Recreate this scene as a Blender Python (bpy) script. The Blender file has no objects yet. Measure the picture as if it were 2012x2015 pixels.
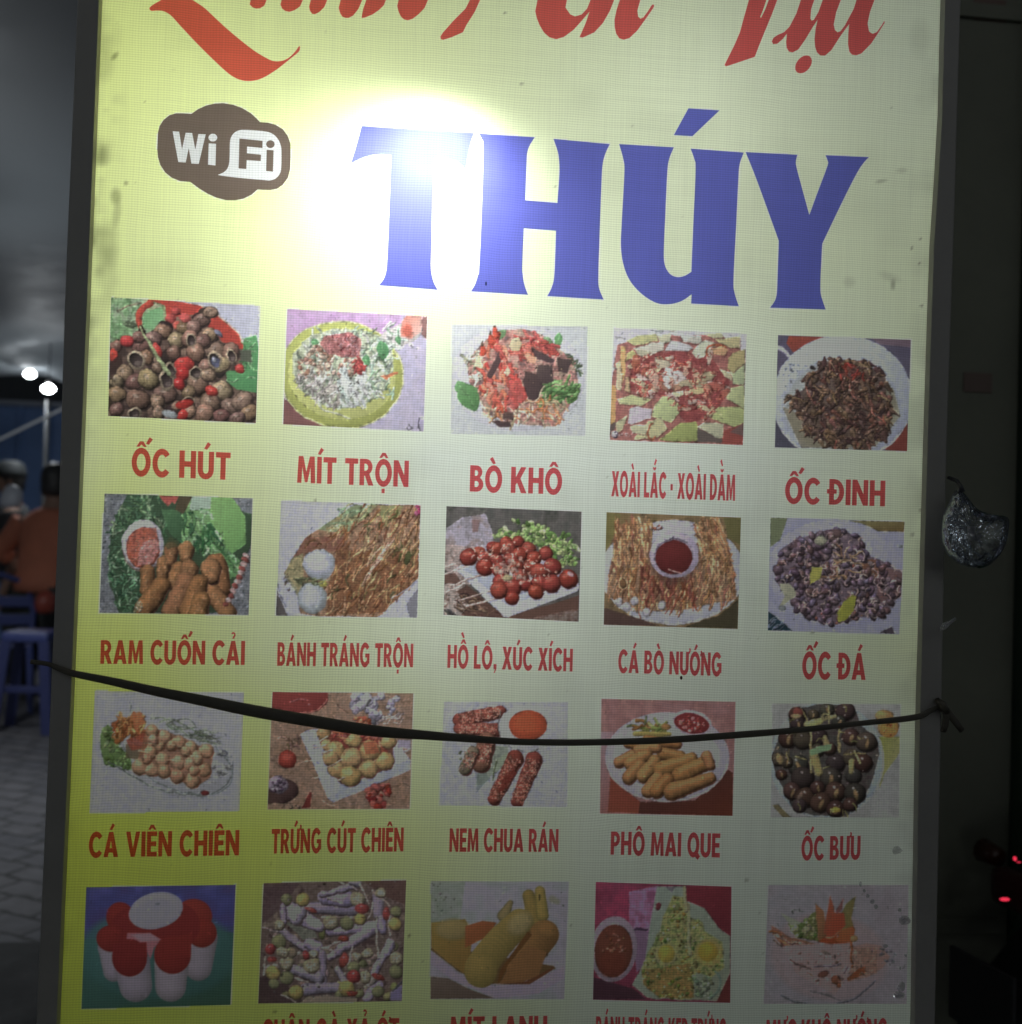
import bpy, bmesh, math, random, unicodedata
import numpy as np
from mathutils import Vector, Matrix, noise as mnoise
from mathutils.geometry import tessellate_polygon

sc = bpy.context.scene
COL = sc.collection
R_ = math.radians

# ------------------------------------------------------------------ camera
# world: X to the right along the sign, Y into the scene, Z up, ground at Z = 0; the sign's face lies at Y = 0
CAMR = np.array([[0.9943079, -0.03392096, -0.10100082],
                 [0.03659042, 0.99902516, 0.02469542],
                 [0.10006467, -0.02825051, 0.9945798]])
CAMC = np.array([0.27566572, 0.2095433, -0.96493285])
FPX, CX, CY = 2017.73, 1006.0, 1007.5
ZTOP = 1.41
cd = bpy.data.cameras.new('Camera')
cam = bpy.data.objects.new('Camera', cd)
COL.objects.link(cam)
sc.camera = cam
def s2w(v):
    return Vector((v[0], v[2], -v[1]))
cx_, cy_, cz_ = s2w(CAMR[0]), s2w(-CAMR[1]), s2w(-CAMR[2])
cam.matrix_world = Matrix(((cx_.x, cy_.x, cz_.x, CAMC[0]), (cx_.y, cy_.y, cz_.y, CAMC[2]),
                           (cx_.z, cy_.z, cz_.z, ZTOP - CAMC[1]), (0, 0, 0, 1)))
cd.sensor_fit = 'HORIZONTAL'
cd.sensor_width = 36
cd.lens = 36 * FPX / 2012
cd.clip_start = 0.02
cd.clip_end = 500
cd.dof.use_dof = True
cd.dof.focus_distance = 0.98
cd.dof.aperture_fstop = 5.6

# ------------------------------------------------------------------ world (night) and exposure
w = bpy.data.worlds.new('World')
sc.world = w
w.use_nodes = True
wt = w.node_tree
bg = wt.nodes['Background']
# night sky over a lit street: dim glow, a little brighter low down, with small unseen street lights scattered in for glints
def wm(op, a, b_=None, c=None):
    n = wt.nodes.new('ShaderNodeMath'); n.operation = op
    for i, v in enumerate((a, b_, c)):
        if v is None: continue
        if isinstance(v, (int, float)): n.inputs[i].default_value = v
        else: wt.links.new(v, n.inputs[i])
    return n.outputs[0]
wc = wt.nodes.new('ShaderNodeTexCoord')
wx = wt.nodes.new('ShaderNodeSeparateXYZ'); wt.links.new(wc.outputs['Generated'], wx.inputs[0])
vo = wt.nodes.new('ShaderNodeTexVoronoi'); vo.inputs['Scale'].default_value = 9.0; wt.links.new(wc.outputs['Generated'], vo.inputs['Vector'])
dots = wm('LESS_THAN', vo.outputs['Distance'], 0.13)
band = wm('MULTIPLY', wm('GREATER_THAN', wx.outputs['Z'], 0.04), wm('LESS_THAN', wx.outputs['Z'], 0.62))
glow = wm('MULTIPLY_ADD', wm('POWER', wm('SUBTRACT', 1.0, wm('ABSOLUTE', wx.outputs['Z'])), 3.0), 0.5, 0.75)
stren = wm('ADD', wm('MULTIPLY', glow, 0.020), wm('MULTIPLY', wm('MULTIPLY', dots, band), 16.0))
bg.inputs[0].default_value = (0.86, 0.93, 1.0, 1)
wt.links.new(stren, bg.inputs[1])
w.cycles.sampling_method = 'MANUAL'
w.cycles.sample_map_resolution = 2048
sc.view_settings.view_transform = 'Standard'
sc.view_settings.look = 'None'
sc.view_settings.exposure = 0
sc.view_settings.gamma = 1
sc.cycles.max_bounces = 20
sc.cycles.diffuse_bounces = 14
sc.cycles.transmission_bounces = 16
sc.cycles.transparent_max_bounces = 12
sc.cycles.sample_clamp_indirect = 12
sc.cycles.caustics_reflective = True
sc.cycles.caustics_refractive = True

# lamps inside the sign, the deep dim ones added as fill: photo pixel they sit behind, depth behind the sheet, watts, radius
LAMPS = [(862, 276, 0.058, 1.9, 0.012, (-0.10, -0.78, -0.62)), (790, 330, 0.10, 1.15, 0.02, (-0.25, -0.75, -0.62)), (755, 380, 0.17, 0.72, 0.03, None),
         (520, 760, 0.17, 0.13, 0.03, None), (1240, 740, 0.17, 0.30, 0.03, None), (900, 1180, 0.17, 0.24, 0.03, None),
         (300, 150, 0.17, 0.27, 0.03, None), (1330, 230, 0.17, 0.40, 0.03, None)]
LAMP_W = 16
# ------------------------------------------------------------------ pixel rays (photo is 2012 x 2015)
def ray(px, py):
    return CAMR.T @ np.array([(px - CX) / FPX, (py - CY) / FPX, 1.0])
def S(px, py, zp=0.0):
    """photo pixel -> sign-local (x, y, z) on the plane zp metres in front of (negative) or behind the face"""
    d = ray(px, py)
    k = (zp - CAMC[2]) / d[2]
    p = CAMC + d * k
    return (p[0], zp, -p[1])
def at(px, py, Y):
    d = ray(px, py)
    k = (Y - CAMC[2]) / d[2]
    p = CAMC + d * k
    return Vector((p[0], Y, ZTOP - p[1]))
def ground(px, py):
    d = ray(px, py)
    k = (ZTOP - CAMC[1]) / d[1]
    p = CAMC + d * k
    return Vector((p[0], p[2], 0))
def Sv(px, py, zp=0.0):
    """vectorised S"""
    px = np.asarray(px, float); py = np.asarray(py, float)
    dx = (px - CX) / FPX; dy = (py - CY) / FPX
    d = [CAMR[0, i] * dx + CAMR[1, i] * dy + CAMR[2, i] for i in range(3)]
    k = (zp - CAMC[2]) / d[2]
    return np.stack([CAMC[0] + d[0] * k, np.full(px.shape, zp), -(CAMC[1] + d[1] * k)], -1)

# ------------------------------------------------------------------ object helpers
def tag(o, label=None, cat=None, group=None, kind=None):
    if label: o['label'] = label
    if cat: o['category'] = cat
    if group: o['group'] = group
    if kind: o['kind'] = kind
    return o
def empty(name, loc, label, cat, group=None):
    o = bpy.data.objects.new(name, None)
    COL.objects.link(o)
    o.location = loc
    return tag(o, label, cat, group)
def obj(name, me, mats, parent=None):
    o = bpy.data.objects.new(name, me)
    COL.objects.link(o)
    for m in (mats if isinstance(mats, (list, tuple)) else [mats]):
        me.materials.append(m)
    if parent: o.parent = parent
    return o
def mesh_of(bm, name, smooth=False):
    me = bpy.data.meshes.new(name)
    bm.normal_update()
    bm.to_mesh(me)
    bm.free()
    if smooth:
        me.polygons.foreach_set('use_smooth', [True] * len(me.polygons))
    return me
def box(bm, lo, hi, bev=0.0):
    vs = [bm.verts.new((x, y, z)) for x in (lo[0], hi[0]) for y in (lo[1], hi[1]) for z in (lo[2], hi[2])]
    fs = [bm.faces.new([vs[i] for i in f]) for f in ((0, 1, 3, 2), (4, 6, 7, 5), (0, 4, 5, 1), (2, 3, 7, 6), (0, 2, 6, 4), (1, 5, 7, 3))]
    if bev:
        es = list({e for f in fs for e in f.edges})
        bmesh.ops.bevel(bm, geom=es, offset=bev, segments=2, affect='EDGES', profile=0.6)
def tube(bm, pts, rad, seg=10, flat=1.0, cap=True):
    """sweep an ellipse along pts; rad may be a list; flat squeezes the Y-ish axis"""
    pts = [Vector(p) for p in pts]
    rings = []
    for i, p in enumerate(pts):
        t = (pts[min(i + 1, len(pts) - 1)] - pts[max(i - 1, 0)]).normalized()
        ref = Vector((0, 1, 0)) if abs(t.y) < 0.9 else Vector((1, 0, 0))
        a = t.cross(ref).normalized()
        b = a.cross(t).normalized()
        r = rad[i] if isinstance(rad, (list, tuple)) else rad
        rings.append([bm.verts.new(p + a * r * math.cos(k * 2 * math.pi / seg) + b * r * flat * math.sin(k * 2 * math.pi / seg)) for k in range(seg)])
    for i in range(len(rings) - 1):
        for k in range(seg):
            bm.faces.new((rings[i][k], rings[i][(k + 1) % seg], rings[i + 1][(k + 1) % seg], rings[i + 1][k]))
    if cap:
        bm.faces.new(rings[0][::-1]); bm.faces.new(rings[-1])
def lathe(bm, prof, seg=24, at_=(0, 0, 0)):
    rings = []
    for r, z in prof:
        rings.append([bm.verts.new((at_[0] + r * math.cos(k * 2 * math.pi / seg), at_[1] + r * math.sin(k * 2 * math.pi / seg), at_[2] + z)) for k in range(seg)])
    for i in range(len(rings) - 1):
        for k in range(seg):
            bm.faces.new((rings[i][k], rings[i][(k + 1) % seg], rings[i + 1][(k + 1) % seg], rings[i + 1][k]))
    bm.faces.new(rings[0][::-1]); bm.faces.new(rings[-1])
def spline(pts, n=8):
    """Catmull-Rom through pts (tuples of any length)"""
    P = [np.array(p, float) for p in pts]
    P = [2 * P[0] - P[1]] + P + [2 * P[-1] - P[-2]]
    out = []
    for i in range(1, len(P) - 2):
        for k in range(n):
            t = k / n
            out.append(0.5 * (2 * P[i] + (P[i + 1] - P[i - 1]) * t + (2 * P[i - 1] - 5 * P[i] + 4 * P[i + 1] - P[i + 2]) * t * t
                              + (3 * P[i] - P[i - 1] - 3 * P[i + 1] + P[i + 2]) * t ** 3))
    out.append(P[-2])
    return out

# ------------------------------------------------------------------ materials
def newmat(name):
    m = bpy.data.materials.new(name)
    m.use_nodes = True
    nt = m.node_tree
    nt.nodes.clear()
    return m, nt, nt.nodes.new('ShaderNodeOutputMaterial')
def N(nt, t, **kw):
    n = nt.nodes.new(t)
    for k, v in kw.items(): setattr(n, k, v)
    return n
def mth(nt, op, a, b=None, c=None):
    n = N(nt, 'ShaderNodeMath', operation=op)
    for i, v in enumerate((a, b, c)):
        if v is None: continue
        if isinstance(v, (int, float)): n.inputs[i].default_value = v
        else: nt.links.new(v, n.inputs[i])
    return n.outputs[0]
def pbr(name, col, rough=0.5, metal=0.0, nscale=0, namt=0.0, bump=0.0, spec=0.5, emit=None, estr=0, coat=0.0):
    m, nt, out = newmat(name)
    p = N(nt, 'ShaderNodeBsdfPrincipled')
    p.inputs['Base Color'].default_value = (*col, 1)
    p.inputs['Roughness'].default_value = rough
    p.inputs['Metallic'].default_value = metal
    p.inputs['Specular IOR Level'].default_value = spec
    p.inputs['Coat Weight'].default_value = coat
    if emit:
        p.inputs['Emission Color'].default_value = (*emit, 1)
        p.inputs['Emission Strength'].default_value = estr
    if nscale:
        tc = N(nt, 'ShaderNodeTexCoord')
        nz = N(nt, 'ShaderNodeTexNoise')
        nz.inputs['Scale'].default_value = nscale
        nz.inputs['Detail'].default_value = 6
        nz.inputs['Roughness'].default_value = 0.65
        nt.links.new(tc.outputs['Object'], nz.inputs['Vector'])
        f = mth(nt, 'MULTIPLY_ADD', nz.outputs['Fac'], 2 * namt, 1 - namt)
        mx = N(nt, 'ShaderNodeVectorMath', operation='SCALE')
        mx.inputs[0].default_value = col
        nt.links.new(f, mx.inputs['Scale'])
        nt.links.new(mx.outputs[0], p.inputs['Base Color'])
        rr = mth(nt, 'MULTIPLY_ADD', nz.outputs['Fac'], 0.4, rough - 0.2)
        nt.links.new(rr, p.inputs['Roughness'])
        if bump:
            b = N(nt, 'ShaderNodeBump')
            b.inputs['Strength'].default_value = bump
            b.inputs['Distance'].default_value = 0.01
            nt.links.new(nz.outputs['Fac'], b.inputs['Height'])
            nt.links.new(b.outputs[0], p.inputs['Normal'])
    nt.links.new(p.outputs[0], out.inputs[0])
    return m
def lin(c):
    c = np.asarray(c, float) / 255
    return np.where(c <= 0.04045, c / 12.92, ((c + 0.055) / 1.055) ** 2.4)
FRONT = 0.34     # share of the ink colour that shows by light from the front
def ink(name, col=None, front=FRONT):
    """printed flex vinyl: light comes through it from the box behind, the woven scrim shows as fine lines"""
    m, nt, out = newmat(name)
    tc = N(nt, 'ShaderNodeTexCoord')
    sp = N(nt, 'ShaderNodeSeparateXYZ')
    nt.links.new(tc.outputs['Object'], sp.inputs[0])
    wob = N(nt, 'ShaderNodeTexNoise'); wob.inputs['Scale'].default_value = 9; wob.inputs['Detail'].default_value = 2
    nt.links.new(tc.outputs['Object'], wob.inputs['Vector'])
    def lines(co, per, sharp):
        a = mth(nt, 'MULTIPLY_ADD', wob.outputs['Fac'], 0.012, co)
        s = mth(nt, 'SINE', mth(nt, 'MULTIPLY', a, 2 * math.pi / per))
        return mth(nt, 'POWER', mth(nt, 'MULTIPLY_ADD', s, 0.5, 0.5), sharp)
    h = lines(sp.outputs['Z'], 0.00228, 2.2)
    v = lines(sp.outputs['X'], 0.00262, 3.0)
    mp = N(nt, 'ShaderNodeMapping'); mp.inputs['Scale'].default_value = (420, 1, 9)
    nt.links.new(tc.outputs['Object'], mp.inputs['Vector'])
    st = N(nt, 'ShaderNodeTexNoise'); st.inputs['Scale'].default_value = 1; st.inputs['Detail'].default_value = 3
    nt.links.new(mp.outputs[0], st.inputs['Vector'])
    mp2 = N(nt, 'ShaderNodeMapping'); mp2.inputs['Scale'].default_value = (7, 1, 480)
    nt.links.new(tc.outputs['Object'], mp2.inputs['Vector'])
    st2 = N(nt, 'ShaderNodeTexNoise'); st2.inputs['Scale'].default_value = 1; st2.inputs['Detail'].default_value = 3
    nt.links.new(mp2.outputs[0], st2.inputs['Vector'])
    bl = N(nt, 'ShaderNodeTexNoise'); bl.inputs['Scale'].default_value = 6; bl.inputs['Detail'].default_value = 4
    nt.links.new(tc.outputs['Object'], bl.inputs['Vector'])
    f = mth(nt, 'MULTIPLY_ADD', h, -0.17, 1.1)
    f = mth(nt, 'MULTIPLY_ADD', v, -0.08, f)
    f = mth(nt, 'MULTIPLY_ADD', st.outputs['Fac'], 0.14, f)
    f = mth(nt, 'MULTIPLY_ADD', st2.outputs['Fac'], 0.12, f)
    f = mth(nt, 'MULTIPLY_ADD', bl.outputs['Fac'], 0.10, mth(nt, 'ADD', f, -0.24))
    mx = N(nt, 'ShaderNodeVectorMath', operation='SCALE')
    if col is None:
        at_ = N(nt, 'ShaderNodeAttribute', attribute_name='ink')
        nt.links.new(at_.outputs['Color'], mx.inputs[0])
    else:
        mx.inputs[0].default_value = col
    nt.links.new(f, mx.inputs['Scale'])
    tr = N(nt, 'ShaderNodeBsdfTranslucent')
    nt.links.new(mx.outputs[0], tr.inputs[0])
    df = N(nt, 'ShaderNodeBsdfDiffuse')
    nt.links.new(mx.outputs[0], df.inputs[0])
    mix = N(nt, 'ShaderNodeMixShader')
    mix.inputs[0].default_value = front
    nt.links.new(tr.outputs[0], mix.inputs[1]); nt.links.new(df.outputs[0], mix.inputs[2])
    gl = N(nt, 'ShaderNodeBsdfGlossy'); gl.inputs['Roughness'].default_value = 0.35
    mix2 = N(nt, 'ShaderNodeMixShader'); mix2.inputs[0].default_value = 0.02
    nt.links.new(mix.outputs[0], mix2.inputs[1]); nt.links.new(gl.outputs[0], mix2.inputs[2])
    nt.links.new(mix2.outputs[0], out.inputs[0])
    return m
# ------------------------------------------------------------------ a small painter for the printed dish pictures
rng = random.Random(7)
NR = np.random.default_rng(5)
def vnoise(h, w_, cell):
    a = NR.random((int(h / cell) + 3, int(w_ / cell) + 3))
    yy = np.arange(h) / cell; xx = np.arange(w_) / cell
    y0 = yy.astype(int); x0 = xx.astype(int)
    fy = (yy - y0)[:, None]; fx = (xx - x0)[None]
    fy = fy * fy * (3 - 2 * fy); fx = fx * fx * (3 - 2 * fx)
    return (a[y0][:, x0] * (1 - fy) * (1 - fx) + a[y0][:, x0 + 1] * (1 - fy) * fx + a[y0 + 1][:, x0] * fy * (1 - fx) + a[y0 + 1][:, x0 + 1] * fy * fx)
def inpoly(x, y, pts):
    r = np.zeros(np.shape(x), bool)
    n = len(pts)
    for i in range(n):
        x0, y0 = pts[i]; x1, y1 = pts[(i + 1) % n]
        if y0 == y1: continue
        r ^= ((y0 > y) != (y1 > y)) & (x < (x1 - x0) * (y - y0) / (y1 - y0) + x0)
    return r
def jit(c, a=12):
    d = rng.uniform(-a, a)
    return tuple(v + d + rng.uniform(-a, a) * 0.4 for v in c)
class Pic:
    """paints in the coordinates of an enlarged crop; q crop units per canvas pixel"""
    def __init__(s, reg, corners, white, bg, q=4.0):
        s.reg, s.cor, s.white, s.q = reg, corners, white, q
        s.warp, s.tex = 1.5, 0.62
        xs = [c[0] for c in corners]; ys = [c[1] for c in corners]
        s.x0, s.y0 = min(xs) - 12, min(ys) - 12
        s.W = int((max(xs) + 12 - s.x0) / q) + 1; s.H = int((max(ys) + 12 - s.y0) / q) + 1
        s.im = np.empty((s.H, s.W, 3)); s.im[:] = bg
        s.X = s.x0 + (np.arange(s.W) + 0.5) * q; s.Y = s.y0 + (np.arange(s.H) + 0.5) * q
    def win(s, xa, xb, ya, yb):
        i0 = max(0, int((xa - s.x0) / s.q) - 1); i1 = min(s.W, int((xb - s.x0) / s.q) + 2)
        j0 = max(0, int((ya - s.y0) / s.q) - 1); j1 = min(s.H, int((yb - s.y0) / s.q) + 2)
        if i0 >= i1 or j0 >= j1: return None
        return (slice(j0, j1), slice(i0, i1)), s.X[None, i0:i1], s.Y[j0:j1, None]
    def put(s, sl, a, col):
        s.im[sl] = s.im[sl] * (1 - a[..., None]) + col * a[..., None]
    def ell(s, cx, cy, rx, ry, col, ang=0, k=0.25, rim=0.3, soft=5, al=1.0):
        r = max(rx, ry) + soft
        wn = s.win(cx - r, cx + r, cy - r, cy + r)
        if not wn: return
        sl, X, Y = wn
        c, n = math.cos(R_(ang)), math.sin(R_(ang))
        dx, dy = X - cx, Y - cy
        u = (dx * c + dy * n) / rx; v = (-dx * n + dy * c) / ry
        d = np.sqrt(u * u + v * v)
        a = np.clip((1 - d) * min(rx, ry) / soft + 0.5, 0, 1) * al
        sh = 1 + k * (-dx * 0.5 - dy * 0.85) / max(rx, ry) - rim * np.clip(d, 0, 1) ** 4
        s.put(sl, a, np.asarray(col, float) * sh[..., None])
    def cap(s, x0, y0, x1, y1, r0, r1, col, k=0.3, rim=0.25, soft=4, al=1.0):
        r = max(r0, r1) + soft
        wn = s.win(min(x0, x1) - r, max(x0, x1) + r, min(y0, y1) - r, max(y0, y1) + r)
        if not wn: return
        sl, X, Y = wn
        ex, ey = x1 - x0, y1 - y0
        L = math.hypot(ex, ey) + 1e-6
        t = np.clip(((X - x0) * ex + (Y - y0) * ey) / (L * L), 0, 1)
        px, py = X - (x0 + t * ex), Y - (y0 + t * ey)
        rr = r0 + (r1 - r0) * t
        d = np.sqrt(px * px + py * py) / rr
        a = np.clip((1 - d) * rr / soft + 0.5, 0, 1) * al
        sh = 1 + k * (-px * 0.5 - py * 0.85) / rr - rim * np.clip(d, 0, 1) ** 3
        s.put(sl, a, np.asarray(col, float) * sh[..., None])
    def pol(s, pts, col, al=1.0, fade=None):
        xs = [p[0] for p in pts]; ys = [p[1] for p in pts]
        wn = s.win(min(xs), max(xs), min(ys), max(ys))
        if not wn: return
        sl, X, Y = wn
        a = 0
        for ox in (-0.25, 0.25):
            for oy in (-0.25, 0.25):
                a = a + inpoly(X + ox * s.q + 0 * Y, Y + oy * s.q + 0 * X, pts)
        col = np.asarray(col, float)
        if fade is not None:      # second colour towards the lower right
            t = np.clip((X - min(xs)) / (max(xs) - min(xs) + 1) * 0.5 + (Y - min(ys)) / (max(ys) - min(ys) + 1) * 0.5, 0, 1)[..., None]
            col = col * (1 - t) + np.asarray(fade, float) * t
        s.put(sl, a * 0.25 * al, col)
    def crv(s, pts, w0, w1, col, k=0.25, rim=0.2, n=6, al=1.0):
        P = spline(pts, n)
        for i in range(len(P) - 1):
            t = i / max(1, len(P) - 2)
            r = w0 + (w1 - w0) * t
            s.cap(*P[i], *P[i + 1], r, r, col, k, rim, 4, al)
    def ring(s, cx, cy, rx, ry, wd, col, ang=0, a0=0, a1=360, k=0.15):
        c, n = math.cos(R_(ang)), math.sin(R_(ang))
        m = max(6, int(abs(a1 - a0) / 10))
        pts = []
        for i in range(m + 1):
            t = R_(a0 + (a1 - a0) * i / m)
            u, v = rx * math.cos(t), ry * math.sin(t)
            pts.append((cx + u * c - v * n, cy + u * n + v * c))
        for i in range(m):
            s.cap(*pts[i], *pts[i + 1], wd, wd, col, k, 0.1)
    def rnd(s, pts):
        xs = [p[0] for p in pts]; ys = [p[1] for p in pts]
        while True:
            x, y = rng.uniform(min(xs), max(xs)), rng.uniform(min(ys), max(ys))
            if inpoly(np.array(x), np.array(y), pts): return x, y
    def bits(s, n, pts, cols, r=(6, 16), asp=(0.4, 1), k=0.35, al=1.0, ang=None):
        for _ in range(n):
            x, y = s.rnd(pts); a = rng.uniform(*r)
            s.ell(x, y, a, a * rng.uniform(*asp), jit(rng.choice(cols)), rng.uniform(0, 180) if ang is None else ang + rng.uniform(-20, 20), k, 0.35, 4, al)
    def shreds(s, n, pts, cols, ln=(40, 120), wd=(4, 9), ang=None, spread=40, bend=0.25, k=0.3):
        for _ in range(n):
            x, y = s.rnd(pts); L = rng.uniform(*ln); r = rng.uniform(*wd)
            a = R_(rng.uniform(0, 360) if ang is None else ang + rng.uniform(-spread, spread))
            dx, dy = math.cos(a) * L / 2, math.sin(a) * L / 2
            b = rng.uniform(-bend, bend) * L
            s.crv([(x - dx, y - dy), (x - dy / L * b * 2, y + dx / L * b * 2), (x + dx, y + dy)], r, r * 0.7, jit(rng.choice(cols)), k, n=4)
    def mot(s, pts, cols, cell=30, al=0.8):
        """mottle a polygon between colours with smooth noise"""
        xs = [p[0] for p in pts]; ys = [p[1] for p in pts]
        wn = s.win(min(xs), max(xs), min(ys), max(ys))
        if not wn: return
        sl, X, Y = wn
        h, w_ = Y.shape[0], X.shape[1]
        t = np.clip((vnoise(h, w_, cell / s.q) * 0.65 + vnoise(h, w_, cell / s.q / 2.7) * 0.35 - 0.2) / 0.6, 0, 1) * (len(cols) - 1)
        C = np.asarray(cols, float)
        i = np.minimum(t.astype(int), len(cols) - 2); f = (t - i)[..., None]
        s.put(sl, inpoly(X + 0 * Y, Y + 0 * X, pts) * al, C[i] * (1 - f) + C[i + 1] * f)
    def full(s):
        return [s.cor[0], s.cor[1], s.cor[3], s.cor[2]]
    def mesh(s, nx=200, ny=165):
        im = s.im * (1 + 0.025 * (vnoise(s.H, s.W, 7) - 0.5)[..., None])
        b0 = np.abs(np.gradient(im.mean(-1), axis=1)) + np.abs(np.gradient(im.mean(-1), axis=0))
        k_ = 9
        b0 = np.cumsum(np.cumsum(np.pad(np.minimum(b0, 14), ((k_ + 1, k_), (k_ + 1, k_)), mode='edge'), 0), 1)
        b0 = (b0[2 * k_ + 1:, 2 * k_ + 1:] - b0[:-2 * k_ - 1, 2 * k_ + 1:] - b0[2 * k_ + 1:, :-2 * k_ - 1] + b0[:-2 * k_ - 1, :-2 * k_ - 1]) / (2 * k_ + 1) ** 2
        wgt = np.clip((b0 - 2.4) / 3.5, 0, 1) * s.warp
        for _ in range(2):
            im[1:-1, 1:-1] = (im[1:-1, 1:-1] * 4 + im[:-2, 1:-1] + im[2:, 1:-1] + im[1:-1, :-2] + im[1:-1, 2:]) / 8
        # natural irregularity: outlines wander a little, tones vary, small highlights and dark gaps
        wx = (vnoise(s.H, s.W, 8) - 0.5) * 2.0 * wgt + (vnoise(s.H, s.W, 22) - 0.5) * (3.4 * wgt + 0.8)
        wy = (vnoise(s.H, s.W, 8) - 0.5) * 2.0 * wgt + (vnoise(s.H, s.W, 22) - 0.5) * (3.4 * wgt + 0.8)
        jj, ii = np.mgrid[0:s.H, 0:s.W]
        ys_, xs_ = np.clip(jj + wy, 0, s.H - 1.01), np.clip(ii + wx, 0, s.W - 1.01)
        yi, xi = ys_.astype(int), xs_.astype(int); fy_, fx_ = (ys_ - yi)[..., None], (xs_ - xi)[..., None]
        im = im[yi, xi] * (1 - fy_) * (1 - fx_) + im[yi, xi + 1] * (1 - fy_) * fx_ + im[yi + 1, xi] * fy_ * (1 - fx_) + im[yi + 1, xi + 1] * fy_ * fx_
        g_ = np.abs(np.gradient(im.mean(-1), axis=1)) + np.abs(np.gradient(im.mean(-1), axis=0))
        for _ in range(8):
            g_[1:-1, 1:-1] = (g_[1:-1, 1:-1] * 4 + g_[:-2, 1:-1] + g_[2:, 1:-1] + g_[1:-1, :-2] + g_[1:-1, 2:]) / 8
        busy = 0.10 + np.clip(g_ / 12, 0, 1)      # plain plates and cloths stay plain
        keep = s.im; s.im = im
        nf = int(s.W * s.H * 0.006 * s.tex)
        for _ in range(nf):
            i, j = rng.randrange(s.W), rng.randrange(s.H)
            if rng.random() > busy[j, i]: continue
            c = s.im[j, i]; up_ = rng.random() < 0.5
            r = rng.uniform(6, 20)
            s.ell(s.X[i], s.Y[j], r, r * rng.uniform(.25, .6), c * (rng.uniform(1.15, 1.5) if up_ else rng.uniform(.5, .8)), rng.uniform(0, 180), 0, 0, 8, rng.uniform(.35, .8))
        im = s.im; s.im = keep
        im = im * (1 + s.tex * busy * ((vnoise(s.H, s.W, 5) - 0.5) * 0.8 + (vnoise(s.H, s.W, 13) - 0.5) * 0.7))[..., None]
        gr = im.mean(-1, keepdims=True)
        im = gr + (im - gr) * 0.88
        for _ in range(2):
            im[1:-1, 1:-1] = (im[1:-1, 1:-1] * 4 + im[:-2, 1:-1] + im[2:, 1:-1] + im[1:-1, :-2] + im[1:-1, 2:]) / 8
        im = im * 0.94 + np.asarray(s.white) * 0.05  # veil of front light lifted into the print's dark tones
        c = np.clip(lin(np.clip(im, 3, 255)) / lin(s.white), 0.003, 1.0) * 0.99
        u, v = np.meshgrid(np.linspace(0, 1, nx + 1), np.linspace(0, 1, ny + 1))
        K = np.asarray(s.cor, float)
        P = K[0] * ((1 - u) * (1 - v))[..., None] + K[1] * (u * (1 - v))[..., None] + K[2] * ((1 - u) * v)[..., None] + K[3] * (u * v)[..., None]
        gx = np.clip((P[..., 0] - s.x0) / s.q - 0.5, 0, s.W - 1.01); gy = np.clip((P[..., 1] - s.y0) / s.q - 0.5, 0, s.H - 1.01)
        i, j = gx.astype(int), gy.astype(int); fx, fy = (gx - i)[..., None], (gy - j)[..., None]
        C = c[j, i] * (1 - fx) * (1 - fy) + c[j, i + 1] * fx * (1 - fy) + c[j + 1, i] * (1 - fx) * fy + c[j + 1, i + 1] * fx * fy
        x0, y0, k = s.reg
        return grid_mesh('dish_photo', Sv(x0 + P[..., 0] / k, y0 + P[..., 1] / k, -0.0006), C)
    def photo_corners(s):
        x0, y0, k = s.reg
        return [(x0 + c[0] / k, y0 + c[1] / k) for c in s.cor]
def grid_mesh(name, P, C):
    ny, nx = P.shape[0] - 1, P.shape[1] - 1
    me = bpy.data.meshes.new(name)
    idx = np.arange((ny + 1) * (nx + 1)).reshape(ny + 1, nx + 1)
    q = np.stack([idx[1:, :-1], idx[1:, 1:], idx[:-1, 1:], idx[:-1, :-1]], -1).reshape(-1, 4)
    me.vertices.add(P.shape[0] * P.shape[1]); me.vertices.foreach_set('co', P.reshape(-1).astype(np.float32))
    me.loops.add(q.size); me.loops.foreach_set('vertex_index', q.reshape(-1).astype(np.int32))
    me.polygons.add(len(q)); me.polygons.foreach_set('loop_start', np.arange(0, q.size, 4, dtype=np.int32))
    me.update(calc_edges=True)
    a = me.color_attributes.new('ink', 'FLOAT_COLOR', 'POINT')
    a.data.foreach_set('color', np.concatenate([C.reshape(-1, 3), np.ones((C.shape[0] * C.shape[1], 1))], 1).astype(np.float32).reshape(-1))
    return me
# ------------------------------------------------------------------ the twenty dish pictures printed on the sign
DISH = []
def snail(p, x, y, r, ang, base=(150, 118, 100), dark=(58, 44, 44)):
    p.ell(x + 6, y + 8, r * 1.08, r * 0.92, (62, 50, 48), ang, 0, 0)
    p.ell(x, y, r, r * 0.82, jit(base, 14), ang, 0.5, 0.45)
    for q in (0.7, 0.42):
        p.ring(x + r * 0.15, y + r * 0.1, r * q, r * q * 0.75, 2.5, tuple(v * 0.72 for v in base), ang, 20, 300)
    p.ell(x - r * 0.2, y - r * 0.3, r * 0.28, r * 0.16, (200, 180, 165), ang, 0, 0, 8, 0.7)
def mouth(p, x, y, rx, ry, ang, rimc=(196, 176, 150), inn=(74, 62, 62)):
    p.ell(x, y, rx, ry, rimc, ang, 0.3, 0.25)
    p.ell(x, y, rx * 0.74, ry * 0.74, inn, ang, -0.5, 0.3)
    p.ell(x + rx * 0.15, y + ry * 0.3, rx * 0.35, ry * 0.22, (122, 108, 104), ang, 0, 0, 10, 0.8)
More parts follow.
